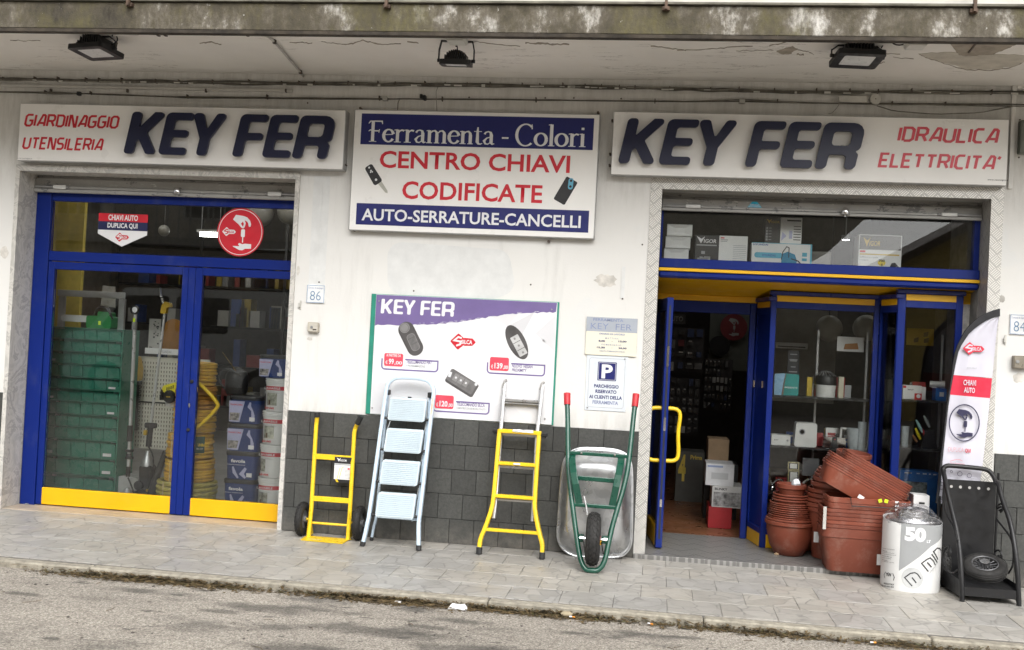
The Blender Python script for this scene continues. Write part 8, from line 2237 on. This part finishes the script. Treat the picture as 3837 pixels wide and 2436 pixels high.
# tray: rim outline against the wall, bowl bulging towards the street
def T0(x,y): return sl('I',x,y,-.105,.045)
outline = [(768,628),(745,680),(735,760),(722,900),(712,1050),(704,1170),(708,1230),(735,1290),(790,1332),(850,1350),(1000,1352),(1110,1356),(1170,1345),(1215,1305),(1238,1240),(1240,1100),(1242,900),(1240,720),(1225,660),(1200,615),(1130,583),(990,572),(870,570),(800,592)]
rim = smoothpath([T0(*q_) for q_ in outline],2,closed=True)
cR = sum(rim,Vector()) / len(rim)
def ringat(s,tz,dy,shift):
 return [Vector((cR.x + (p.x - cR.x) * s,0,cR.z + (p.z - cR.z) * s + tz)) + Vector((shift,(p.y if dy == 0 else p.y + dy * (1.0)),0)) for p in rim]
# the bowl is deepest under the handles' crossbars (upper part) and shallow toward the nose
def bowl(s,dep):
 out = []
 for p in rim:
  q = Vector((cR.x + (p.x - cR.x) * s,0,cR.z + .03 * (1 - s) + (p.z - cR.z) * (s if p.z > cR.z else s * .98)))
  h = (q.z - (cR.z - .38)) / .76; h = max(0,min(1,h))
  q.y = (p.y * 1.0) - dep * (.50 + .62 * h)
  out.append(q)
 return out
rings = [bowl(1.0,0),bowl(.965,.004),bowl(.95,.02),bowl(.88,.075),bowl(.80,.125),bowl(.74,.155),bowl(.66,.170),bowl(.50,.176),bowl(.25,.178)]
for r in rings:
 pass
n = len(rim); m = MB(); m.add([p for r in rings for p in r],[(k * n + i,k * n + (i + 1) % n,(k + 1) * n + (i + 1) % n,(k + 1) * n + i) for k in range(len(rings) - 1) for i in range(n)] + [tuple(range((len(rings) - 1) * n,len(rings) * n))])
tr = m.build('tray',ZINC,wb,smooth=True)
tr.data.materials[0] = ZINC
for pz in tr.data.polygons: pz.use_smooth = True
MB().tube([Vector((p.x,p.y + .002,p.z)) for p in rim],.008,8,closed=True).build('rolled_rim',ZINC,tr,smooth=True)
p = T0(808,1128); sx_ = MB().box(p.x - .012,p.x + .012,p.y - .085,p.y - .0845 + .0,p.z - .015,p.z + .015)
wrap = [S4(895,915,-.02),S4(905,960,-.025),S4(915,1010,-.02),S4(918,1050,-.015)]
MB().tube(smoothpath(wrap,2),.004,6).build('plastic_strip',mat('clear_wrap',(.6,.6,.6),.15),wb,smooth=True)

# ================================================================== WHITE CONTAINER, CART, FLAG
can = thing('steel_container','white printed container with the number 50 and a clear wrapped shiny steel lid','container',(1.6,-.28,0))
cbl,cbr,cbf = gr('L',62,1245),gr('L',752,1352),gr('L',480,1358)
ccx,ccy = (at('L',62,1240,-.25).x + at('L',752,1300,-.27).x) / 2,-.262
crx = (at('L',752,1300,-.27).x - at('L',62,1240,-.25).x) / 2; cry = .165
zct = at('L',480,512,ccy - cry).z
def cpt(a,r=1.0): return Vector((ccx + crx * r * (abs(cos(a)) ** .8) * (1 if cos(a) > 0 else -1),ccy + cry * r * (abs(sin(a)) ** .8) * (1 if sin(a) > 0 else -1),0))
N = 60; m = MB(); vs = []
for z,r in ((.0,.985),(.01,1),(zct,1.0),(zct,.985),(zct - .02,.985)):
 for i in range(N): p = cpt(2 * pi * i / N,r); vs.append((p.x,p.y,z + (.012 * sin(2 * pi * i / N) if z > .1 else 0)))
m.add(vs,[(k * N + i,k * N + (i + 1) % N,(k + 1) * N + (i + 1) % N,(k + 1) * N + i) for k in range(4) for i in range(N)] + [tuple(range(N))[::-1]])
m.build('cardboard_sleeve',WCARD,can,smooth=True)
m = MB(); e = zct - .004
m.lathe([(crx * .93,-.02),(crx * .95,.0),(crx * .90,.012),(crx * .60,.018),(crx * .60,.036),(crx * .57,.038),(crx * .57,.048),(crx * .53,.052),(crx * .53,.062),(crx * .48,.070),(crx * .30,.080),(.0001,.086)],(ccx,ccy,e),40,sy=cry / crx)
m.build('steel_lid',mat('satin_steel',(.52,.52,.53),.28,.9,.05),can,smooth=True)
film = bpy.data.materials.new('clear_film'); film.use_nodes = True
nt = film.node_tree; nt.nodes.remove(nt.nodes['Principled BSDF']); g = ND(nt,'ShaderNodeBsdfGlossy'); g.inputs['Roughness'].default_value = .12
t_ = ND(nt,'ShaderNodeBsdfTransparent'); t_.inputs['Color'].default_value = (.93,.93,.94,1); mx = ND(nt,'ShaderNodeMixShader')
bp = ND(nt,'ShaderNodeBump',Strength=.7,Distance=.012); nt.links.new(noise(nt,28,3,.6,wpos(nt),1.5),bp.inputs['Height']); nt.links.new(bp.outputs[0],g.inputs['Normal'])
df_ = ND(nt,'ShaderNodeBsdfDiffuse'); df_.inputs['Color'].default_value = (.8,.8,.82,1); mx2 = ND(nt,'ShaderNodeMixShader'); mx2.inputs[0].default_value = .35
nt.links.new(g.outputs[0],mx2.inputs[1]); nt.links.new(df_.outputs[0],mx2.inputs[2])
crk = ramp(nt,noise(nt,16,5,.65,wpos(nt),2.0),[(.48,.04),(.68,.38)])
nt.links.new(crk,mx.inputs[0]); nt.links.new(t_.outputs[0],mx.inputs[1]); nt.links.new(mx2.outputs[0],mx.inputs[2]); nt.links.new(mx.outputs[0],nt.nodes['Material Output'].inputs['Surface'])
m = MB(); r_ = random.Random(11); prf = [(1.0,-.02),(1.01,.004),(.93,.022),(.80,.038),(.66,.062),(.55,.080),(.3,.090),(.001,.092)]; vs = []
for r,h in prf:
 for i in range(N):
  p = cpt(2 * pi * i / N,r * (1 + r_.uniform(-.012,.012))); vs.append((p.x,p.y,zct + h + r_.uniform(-.005,.005) * (r > .1)))
m.add(vs,[(k * N + i,k * N + (i + 1) % N,(k + 1) * N + (i + 1) % N,(k + 1) * N + i) for k in range(len(prf) - 1) for i in range(N)])
m.build('plastic_wrap',film,can,smooth=True)
# print: bend flat artwork round the sleeve.  u = distance along the front (0 at left edge of print), v = height
arcs = [cpt(a) for a in [pi + 2 * pi * i / 400 for i in range(401)]]
cum = [0]
for i in range(400): cum.append(cum[-1] + (arcs[i + 1] - arcs[i]).length)
def bend(u,off=.0012):
 """u metres from the left silhouette going round the front"""
 u = max(0,min(cum[-1] - 1e-6,u))
 lo = 0
 import bisect
 lo = bisect.bisect_right(cum,u) - 1; f_ = (u - cum[lo]) / (cum[lo + 1] - cum[lo]); p = arcs[lo].lerp(arcs[lo + 1],f_)
 nn = Vector((p.x - ccx,(p.y - ccy) * crx / cry,0)).normalized(); return p + nn * off
def ufind(x,y):
 """surface distance u and height for a survey point on the front of the sleeve"""
 best = None
 for i in range(0,201):
  p = arcs[i]; q = at('L',x,y,p.y); e_ = abs(q.x - p.x)
  if best is None or e_ < best[0]: best = (e_,cum[i],q.z)
 return best[1],best[2]
def bentprint(poly,m_,off=.0012,name='print'):
 """fill a polygon given in (u, z), cut into thin strips so that it bends"""
 cu = bpy.data.curves.new('c','CURVE'); cu.dimensions = '2D'; cu.fill_mode = 'FRONT'
 for lp_ in poly:
  sp_ = cu.splines.new('POLY'); sp_.points.add(len(lp_) - 1); sp_.use_cyclic_u = True
  for i,(a_,b_) in enumerate(lp_): sp_.points[i].co = (a_,b_,0,1)
 to = bpy.data.objects.new('tmp',cu); me = bpy.data.meshes.new_from_object(to); bpy.data.objects.remove(to); bpy.data.curves.remove(cu)
 bendmesh(me,m_,off,name)
def bendmesh(me,m_,off,name):
 bm = bmesh.new(); bm.from_mesh(me)
 xs_ = [v.co.x for v in bm.verts]; x = min(xs_) + .012
 while x < max(xs_):
  bmesh.ops.bisect_plane(bm,geom=bm.verts[:] + bm.edges[:] + bm.faces[:],plane_co=(x,0,0),plane_no=(1,0,0)); x += .012
 for v in bm.verts: p = bend(v.co.x,off); v.co = (p.x,p.y,v.co.y)
 bm.to_mesh(me); bm.free(); me.materials.clear(); me.materials.append(m_); me.name = name
 o = bpy.data.objects.new(name,me); link(o,can)
def UZ(x,y): return ufind(x,y)
bentprint([[UZ(314,508),UZ(796,528),UZ(796,600),UZ(660,790),UZ(520,915),UZ(280,1080)]],mat('warm_grey_print',(.33,.34,.345),.5,0,.04))
def benttext(s,x0,y0,x1,y1,h,m_,off=.0022,bold=.02,rot=0,**kw):
 u0,z0 = UZ(x0,y0); u1,z1 = UZ(x1,y1)
 me = text_mesh(s,bold,**kw); xs_ = [v.co.x for v in me.vertices]; ys_ = [v.co.y for v in me.vertices]
 L_ = hypot(u1 - u0,z1 - z0); sx = L_ / (max(xs_) - min(xs_)); hh_ = h / ppm('L',-.4,x0,y0); sz = hh_ / (max(ys_) - min(ys_)); a_ = math.atan2(z1 - z0,u1 - u0)
 for v in me.vertices:
  X = (v.co.x - min(xs_)) * sx; Z = (v.co.y - min(ys_)) * sz; v.co = (u0 + X * cos(a_) - Z * sin(a_),z0 + X * sin(a_) + Z * cos(a_),0)
 bendmesh(me,m_,off,'lettering')
benttext('50',348,720,600,742,172,PWHITE,bold=.06); benttext('LT',612,745,656,748,34,PWHITE,bold=.04)
def bribbon(pts,w,m_,off=.0022):
 P = [UZ(*p) for p in pts]; t = MB(); ribbon(t,P,w,0); me = bpy.data.meshes.new('print'); me.from_pydata([(x,z,0) for x,y,z in t.v],[],t.f); bendmesh(me,m_,off,'emblem')
cu_,cz_ = UZ(446,1168); q_ = (UZ(560,1168)[0] - UZ(330,1168)[0]) / 2
bentprint([[(cu_ + q_ * 1.1 * cos(2 * pi * i / 30),cz_ + q_ * 1.12 * sin(2 * pi * i / 30)) for i in range(30)]],mat('pale_disc_print',(.52,.53,.53),.5))
bribbon([(440,1262),(350,1160),(420,1110),(470,1100),(500,1120),(545,1176)],.0065,BLACKP); bribbon([(437,1158),(492,1225)],.0075,BLACKP,.0024)
bribbon([(632,1088),(552,990),(620,940),(655,925),(690,960),(712,1010)],.007,BLACKP); bribbon([(618,978),(665,1035)],.008,BLACKP,.0024)
bribbon([(668,880),(735,980)],.008,BLACKP,.0023); bribbon([(745,945),(690,850),(735,808),(765,812),(782,840)],.008,BLACKP,.0023)
benttext('CONTENITORI',640,1118,745,985,16,GREYP,bold=0)
for i,yy_ in enumerate((812,834,856,878,900,922,944,966)):
 benttext(['LIQUID STEEL CONTAINERS','ABOUT:','Sterilize before use with your','stainless steel utensil approved','sanitizer. Rinse after use','and drain carefully','after meals.','Dry thoroughly before storing.'][i],84,yy_,[228,150,232,246,200,192,150,226][i],yy_ + 22,10,BLACKP,bold=.01)
benttext('TÜV',132,1140,196,1148,44,BLACKP,bold=.04); bribbon([(128,1092),(108,1125),(116,1165)],.004,BLACKP); bribbon([(208,1110),(230,1155),(216,1195)],.004,BLACKP)
benttext('MADE IN ITALY',104,1236,226,1254,18,BLACKP,bold=.03); benttext('TO BOX 1010 AISI 304',62,1256,224,1282,16,BLACKP,bold=.03)
# small tyre seen behind the container
p = gr('L',795,1280); t = thing('spare_wheel','black ribbed wheel standing behind the white container','wheel',(p.x,p.y + .12,0))
tw_ = xform(tyre(.125,.035,.07,30),Matrix.Translation((at('L',785,1150,-.1).x,-.10,.128))); tw_.build('tyre',RUBBER,t)
MB().lathe([(.09,-.02),(.09,.02),(.03,.03),(.0001,.03)],(at('L',785,1150,-.1).x,-.10,.128),20,'X').build('rim',BLACKM,t)

# ---------------- log cart
lc = thing('log_cart','black metal log cart with scrolled sides and five pale holes in its back','cart',(2.0,-.4,0))
def LP(x,y,Y): return at('L',x,y,Y)
def EP(x,y,Y): return at('E',x,y,Y)
yT = -.13
Lr = [Vector((gr('L',1035,1445).x,-.555,.0)),LP(1030,1200,-.545),LP(1010,850,-.50),LP(975,600,-.44),LP(920,380,-.37),LP(850,100,-.27),LP(835,0,-.22)]
top_l = EP(1835,730,yT - .03); top_l2 = EP(1828,700,yT)
Lr2 = [top_l,top_l2 + Vector((.0,0,.0)),EP(1845,682,yT),EP(1870,680,yT),EP(2060,697,yT),EP(2095,710,yT),EP(2120,740,yT - .02)]
Rr = [EP(2140,790,yT - .06),LP(1460,0,-.24),LP(1520,250,-.33),LP(1610,480,-.42),LP(1665,780,-.50),LP(1700,1100,-.545),Vector((gr('L',1715,1500).x,-.556,.0))]
MB().tube(smoothpath(Lr + Lr2 + Rr,2),.0145,10).build('tube_frame',BLACKM,lc,smooth=True)
x0,x1 = EP(1838,1000,yT).x,EP(2128,1000,yT).x; zt_ = (EP(1838,762,yT).z + EP(2135,772,yT).z) / 2
zb_ = .05
m = MB(); m.box(x0,x1,yT + .012,yT + .016,zb_,zt_); pnl = m.build('back_panel',BLACKM,lc)
m = MB()
for x,y in ((1880,809),(1932,812),(1985,817),(2038,820),(2093,824)): p = EP(x,y,yT); m.lathe([(.009,0),(.0001,-.0002)],(p.x,yT + .0115,(zt_ - .045)),14,'Y')
m.build('bright_hole',mat('pale_hole',(.45,.44,.42),.6),pnl)
fl,fr_ = gr('L',1050,1410),gr('L',1705,1470)
zt2 = .085
m = MB(); m.slab([(Lr[0].x,-.55),(Rr[-1].x,-.55),(x1 + .02,yT + .01),(x0 - .02,yT + .01)],zt2 - .006,zt2)
m.build('tray',BLACKM,lc)
MB().box(Lr[0].x,Rr[-1].x,-.556,-.551,zt2 - .05,zt2 + .002).build('tray_front',BLACKM,lc)
for xx,xb in ((Lr[0].x,x0 - .02),(Rr[-1].x,x1 + .02)):
 m = MB(); m.add([(xx - .002,-.552,.02),(xb - .002,yT,.02),(xb - .002,yT,zt2 + .03),(xx - .002,-.552,zt2 + .03),(xx + .002,-.552,.02),(xb + .002,yT,.02),(xb + .002,yT,zt2 + .03),(xx + .002,-.552,zt2 + .03)],[(0,1,2,3),(7,6,5,4),(0,4,5,1),(3,2,6,7),(0,3,7,4),(1,5,6,2)]); m.build('tray_side',BLACKM,lc)
for xx in (x0 - .01,x1 + .01): MB().tube([(xx,yT + .01,.005),(xx,yT + .005,zt_ + .06)],.008,8).build('rear_post',BLACKM,lc)
def scroll(pts,Yc,r=.006):
 P = [LP(x,y,Y_) for x,y,Y_ in pts]; MB().tube(smoothpath(P,2),r,8).build('scroll',BLACKM,lc,smooth=True)
scroll([(1480,360,-.22),(1510,350,-.24),(1520,330,-.25),(1500,310,-.24),(1470,330,-.22),(1450,340,-.2),(1460,300,-.2),(1500,275,-.22),(1530,300,-.25),(1525,350,-.26),(1495,380,-.24)],0)
scroll([(1445,460,-.2),(1500,530,-.27),(1590,640,-.40),(1640,740,-.48),(1650,900,-.50),(1640,1030,-.5),(1590,1110,-.45)],0)
scroll([(1470,900,-.24),(1475,930,-.24),(1460,910,-.24),(1475,890,-.24),(1500,950,-.26),(1490,970,-.26),(1510,940,-.27),(1505,860,-.27),(1465,828,-.24),(1430,850,-.22)],0)
scroll([(830,250,-.28),(845,400,-.32),(920,530,-.40),(960,600,-.45),(985,720,-.49)],0)
scroll([(880,850,-.40),(870,900,-.40),(860,860,-.40),(885,840,-.42),(905,860,-.42),(890,920,-.42),(860,990,-.40),(835,930,-.38),(830,830,-.36),(860,770,-.36),(900,820,-.40)],0) if False else None
scroll([(868,850,-.40),(866,910,-.40),(895,900,-.42),(905,840,-.42),(870,780,-.38),(820,830,-.34),(810,950,-.33),(850,1050,-.38),(920,1120,-.44),(990,1060,-.5)],0)
# tyre lying tilted in the cart
ty = thing('inner_tyre','black barrow tyre with spoked rim lying tilted on the tray of the log cart','tyre',(2.0,-.33,.09))
tc = LP(1318,1140,-.36);
Mt = Matrix.Translation((tc.x,-.335,zt2 + .085)) @ Matrix.Rotation(radians(-8),4,'Y') @ Matrix.Rotation(radians(22),4,'X') @ Matrix.Rotation(radians(90),4,'Y')
Rt = (LP(1590,1100,-.35).x - LP(1060,1100,-.35).x) / 2
Rt = min(Rt,.185)
xform(tyre(Rt,.033,.072,0,48),Mt).build('tyre',RUBBER,ty,smooth=True)
m = MB()
for x_ in (-.026,-.013,0,.013,.026): m.lathe([(Rt + .0008 - abs(x_) * .18 - .001,x_ - .002),(Rt + .002 - abs(x_) * .18,x_),(Rt + .0008 - abs(x_) * .18 - .001,x_ + .002)],(0,0,0),48,'X',cap=False)
xform(m,Mt).build('tread_rib',RUBBER,ty)
m = MB(); m.lathe([(Rt - .058,-.03),(Rt - .054,-.034),(Rt - .050,-.03),(Rt - .050,.03),(Rt - .058,.03)],(0,0,0),40,'X',cap=False)
for i in range(14):
 a_ = 2 * pi * i / 14; m.tube([(-.012,.025 * cos(a_),.025 * sin(a_)),(-.022,(Rt - .054) * cos(a_ + .25),(Rt - .054) * sin(a_ + .25))],.003,5)
 m.tube([(.012,.025 * cos(a_),.025 * sin(a_)),(.022,(Rt - .054) * cos(a_ - .25),(Rt - .054) * sin(a_ - .25))],.003,5)
xform(m,Mt).build('rim',mat('dark_grey_rim',(.13,.13,.135),.45,.3),ty,smooth=False)
m = MB(); m.lathe([(.028,-.045),(.028,.045)],(0,0,0),16,'X'); xform(m,Mt).build('hub',CHROME,ty,smooth=True)
# ---------------- feather flag
fg = thing('feather_flag','white and red feather banner with a black sleeve standing beside the entrance','flag',(at('M',90,1500,-.10).x,-.10,0))
yF = -.075
outer = [(52,1500),(62,1400),(82,1200),(106,1000),(128,800),(145,700),(160,600),(172,500),(185,430),(205,370),(228,325),(260,265),(300,220),(350,175),(400,146),(455,122),(508,108)]
inner = [(60,1500),(80,1400),(97,1200),(118,1000),(140,800),(155,700),(175,590),(192,500),(210,420),(230,375),(255,335),(285,290),(325,252),(365,222),(410,193),(455,174),(508,163)]
right = [(110,1502),(240,1425),(388,1200),(410,1000),(434,800),(446,700),(458,590),(466,500),(474,420),(479,375),(483,335),(488,290),(491,252),(494,222),(497,193),(499,174),(508,163)]
def wave(u,v): return .012 * sin(u * 5.2 + v * 2.0) * u + .004 * sin(u * 13 + v * 5)
def FP(p,dy=0): return at('M',p[0],p[1],yF + dy)
m = MB(); O = [FP(p) for p in outer]; I_ = [FP(p) for p in inner]; n = len(O)
vs = [(p.x,yF - .008,p.z) for p in O] + [(p.x,yF - .008,p.z) for p in I_] + [(p.x,yF + .010,p.z) for p in O] + [(p.x,yF + .010,p.z) for p in I_]
m.add(vs,[(i,i + 1,n + i + 1,n + i) for i in range(n - 1)] + [(2 * n + i,3 * n + i,3 * n + i + 1,2 * n + i + 1) for i in range(n - 1)] + [(i,2 * n + i,2 * n + i + 1,i + 1) for i in range(n - 1)] + [(n + i,n + i + 1,3 * n + i + 1,3 * n + i) for i in range(n - 1)])
m.build('sleeve',mat('black_flag_sleeve',(.015,.015,.018),.7),fg)
def interp(L_,yq):
 L2 = sorted(L_,key=lambda q: q[1])
 for i in range(len(L2) - 1):
  if L2[i][1] <= yq <= L2[i + 1][1]: f_ = (yq - L2[i][1]) / max(1e-6,L2[i + 1][1] - L2[i][1]); return L2[i][0] + (L2[i + 1][0] - L2[i][0]) * f_
 return L2[0][0] if yq < L2[0][1] else L2[-1][0]
rightedge = [(508,163),(500,200),(487,300),(474,430),(457,600),(446,700),(434,800),(410,1000),(386,1200),(366,1335),(352,1345),(105,1502)]
def strip(y0,y1,slope,m_,name,rows,cols=26):
 m = MB(); vs = []
 for j in range(rows + 1):
  for i in range(cols + 1):
   u = i / cols; yq = y0 + (y1 - y0) * j / rows
   xl = interp(inner,yq); xr = interp(rightedge,yq + slope * .0)
   x = xl + (xr - xl) * u; yv = yq + slope * u * (xr - xl) / 290
   if yq > 1335: pass
   p = at('M',x,yv,yF); vs.append((p.x,yF + wave(u,p.z) + .0,p.z))
 m.add(vs,[(j * (cols + 1) + i,j * (cols + 1) + i + 1,(j + 1) * (cols + 1) + i + 1,(j + 1) * (cols + 1) + i) for j in range(rows) for i in range(cols)])
 return m.build(name,m_,fg,smooth=True)
strip(164,583,22,FLAGW,'fabric',24); strip(583,724,26,mat('crimson_fabric',(.60,.02,.055),.7,0,.05),'red_band',8); strip(724,1500,26,FLAGW,'fabric',34)
Yg = yF - .019; q_ = 1 / ppm('M',Yg,320,400)
c = at('M',322,395,Yg); key_logo(c.x,c.z,150 * q_,Yg,fg,mat('crimson_print',(.60,.02,.05),.5),FLAGW)
def ft(s,x0,y0,x1,y1,h,m_,**kw): return ftext(s,'M',x0,y0,x1,y1,h,Yg,m_,fg,**kw)
ft('www.silca.it',272,536,344,540,12,GREYP); ft('CHIAVI',248,655,338,662,40,FLAGW,bold=.02); ft('AUTO',252,708,330,714,38,FLAGW,bold=.02)
ft('DUPLICA',140,1130,250,1138,32,mat('pale_red_print',(.62,.30,.34),.5),bold=-.005); ft('QUI',260,1140,300,1146,32,MATS['crimson_print'],bold=.03)
ft('Silca Autoservice',155,1222,255,1230,18,MATS['pale_red_print'])
c = at('M',254,926,Yg); INK = mat('dark_navy_ink',(.02,.018,.06),.6)
m = MB(); ribbon(m,[(c.x + 102 * q_ * cos(2 * pi * i / 48),c.z + 130 * q_ * sin(2 * pi * i / 48) * 1.0) for i in range(48)],8 * q_,Yg,True); m.build('ring',INK,fg)
hands_icon(c.x + .002,c.z - .004,98 * q_,Yg - .0004,fg,INK)
m = MB(); P = [(at('M',x,y,Yg).x,at('M',x,y,Yg).z) for x,y in ((152,1200),(180,1192),(200,1188),(225,1190),(242,1200))]; ribbon(m,P,.002,Yg); m.build('logo',MATS['crimson_print'],fg)
m = MB()
for (x,y,r_) in ((222,1290,16),(290,1303,15),(162,1275,8),(98,1340,13),(90,1388,14)):
 p = at('M',x,y,Yg); n_ = 16; ribbon(m,[(p.x + r_ * q_ * cos(2 * pi * i / n_),p.z + r_ * q_ * sin(2 * pi * i / n_)) for i in range(n_)],3 * q_,Yg - .0001 * r_,True)
m.build('emblem',INK,fg)
m = MB()
for (x,y,w) in ((145,1290,30),(192,1286,22),(242,1292,26),(150,1310,24),(200,1322,20),(300,1326,26)): p = at('M',x,y,Yg); m.box(p.x,p.x + w * q_,Yg,Yg + .0003,p.z,p.z + .0025)
m.build('print',GREYP,fg)
pb_ = at('M',62,1505,yF); m = MB(); m.tube([(pb_.x + .01,yF,.0),(pb_.x + .01,yF,pb_.z + .05)],.010,10); m.lathe([(.11,0),(.11,.01),(.02,.02),(.015,.10)],(pb_.x + .01,yF,.0),24); m.build('stand',BLACKM,fg,smooth=True)

# ================================================================== THE OTHER SIDE OF THE STREET (seen in the window panes)
YO = -17.0
ob = thing('opposite_building','grey beige apartment house across the street, mirrored in the left panes','building',(-9,YO,0))
m = MB(); m.box(-24,3.0,YO - 6,YO,-.1,8.6); m.prism([(3.001,3.7),(3.6,3.7),(4.5,4.6),(5.4,5.5),(3.001,8.6)],YO,YO - 3); m.build('wall',mat('greige_render',(.50,.46,.38),.9,0,.12,1.2),ob)
MB().box(-24,3.0,YO,YO + .06,-.1,2.9).build('ground_floor_wall',mat('brownish_shop_render',(.36,.26,.19),.9,0,.2,.8),ob)
FRM = mat('pale_window_frame',(.5,.5,.48),.6)
for x in (-17.6,-14.4,-11.0,-7.8,-4.2,-.9):
 for z in (4.0,7.0):
  w_ = MB().box(x - .65,x + .65,YO + .001,YO + .05,z - .05,z + 1.5).build('window',FRM,ob)
  MB().box(x - .58,x - .03,YO + .0502,YO + .06,z,z + 1.44).box(x + .03,x + .58,YO + .0502,YO + .06,z,z + 1.44).build('pane',mat('dark_window',(.03,.03,.03),.15),w_)
MB().box(-20,-2.0,YO + .002,YO + 1.0,3.25,3.42).build('balcony_slab',mat('dull_concrete',(.25,.24,.22),.9),ob)
m = MB(); x = -20
while x < -2: m.box(x,x + .03,YO + .96,YO + .99,3.4205,4.3); x += .28
m.box(-20,-2,YO + .94,YO + 1.01,4.301,4.35); m.build('balcony_railing',STEELG,ob)
m = MB(); z = .2
while z < 2.4: m.box(-6.4,-3.6,YO + .061,YO + .085,z,z + .10); z += .12
m.build('roller_shutter',BRICKR,ob)
MB().box(-7.6,-2.8,YO + .061,YO + .15,2.42,3.12).build('signboard',mat('off_white_board',(.48,.48,.46),.6),ob)
text('VL piscine',-6.9,-3.6,2.75,3.05,YO + .155,BLACKP,ob,back=True,bold=.01,shear=.2); text('progettazione costruzione manutenzione',-6.9,-3.2,2.60,2.68,YO + .155,BLACKP,ob,back=True)
text('preventivi gratuiti',-6.9,-5.0,2.47,2.55,YO + .155,BLACKP,ob,back=True)
MB().box(-14.2,-10.2,YO + .061,YO + .12,2.2,2.95).build('signboard',mat('brown_board',(.20,.16,.12),.7),ob)
text('CLUB GRANATA',-13.6,-11.4,2.62,2.85,YO + .125,BLACKP,ob,back=True,bold=.03); text('CAMPAGNA',-13.9,-10.8,2.28,2.55,YO + .125,BLACKP,ob,back=True,bold=.04)
MB().box(-9.6,-8.2,YO + .061,YO + .10,.0,2.4).build('door',mat('dark_door',(.05,.04,.03),.5),ob)
MB().box(-13.2,-11.0,YO + .061,YO + .08,.8,2.0).build('shop_window',MATS['dark_window'],ob)
yh = thing('gabled_house','ochre gabled house across the street, mirrored in the right transom pane','building',(10.8,YO - 4,0))
m = MB(); m.box(5.6,16,YO - 9,YO - 2,-.1,3.6); m.build('wall',mat('ochre_render',(.50,.38,.12),.9,0,.1,1),yh)
m = MB(); m.add([(5.1,YO - 1.5,3.4),(16.5,YO - 1.5,3.4),(16.5,YO - 9.4,3.4),(5.1,YO - 9.4,3.4),(10.8,YO - 1.5,6.7),(10.8,YO - 9.4,6.7),(5.1,YO - 1.5,3.6),(16.5,YO - 1.5,3.6),(10.8,YO - 1.5,6.95),(5.1,YO - 9.4,3.6),(16.5,YO - 9.4,3.6),(10.8,YO - 9.4,6.95)],[(0,4,8,6),(4,1,7,8),(6,8,11,9),(8,7,10,11),(0,3,5,4),(4,5,2,1)]); m.build('roof',mat('dark_eaves',(.10,.07,.05),.8),yh)
m = MB(); m.add([(5.6,YO - 1.999,3.61),(16,YO - 1.999,3.61),(16,YO - 1.999,3.8),(10.8,YO - 1.999,6.8),(5.6,YO - 1.999,3.8)],[(0,1,2,3,4)]); m.build('gable',MATS['ochre_render'],yh)
for x in (7.3,10.6,13.6): MB().box(x - .5,x + .5,YO - 2,YO - 1.93,1.6,3.0).build('window',MATS['dark_window'],yh)
lb_ = thing('low_building','low dark building across the street between the two houses','building',(6,YO - 3,0))
MB().box(3.02,5.5,YO - 6,YO - 1,-.1,3.2).build('wall',mat('dim_stone',(.30,.28,.23),.9,0,.2,1),lb_)
# white van parked across the street
vn = thing('parked_van','white van parked across the street, mirrored in the left pane','van',(-8.6,-12.5,-.045))
m = MB(); m.prism(fillet([(-11.4,.25),(-11.4,1.1),(-10.9,1.25),(-10.2,2.05),(-6.6,2.1),(-6.5,.25)],.12,4),-13.4,-11.6); m.build('body',mat('van_white',(.62,.63,.62),.3),vn)
m = MB(); m.prism(fillet([(-10.7,1.25),(-10.15,1.9),(-9.3,1.92),(-9.3,1.25)],.06,3),-11.598,-11.585); m.prism(fillet([(-9.15,1.25),(-9.15,1.92),(-8.1,1.92),(-8.1,1.25)],.06,3),-11.598,-11.585); m.build('window',MATS['dark_window'],vn)
for x in (-10.5,-7.4):
 w_ = MB().lathe([(.33,-.1),(.33,.1)],(x,-11.62,.29),26,'Y').build('wheel',RUBBER,vn); MB().lathe([(.2,.102),(.0001,.11)],(x,-11.62,.29),20,'Y').build('rim',STEELG,w_)
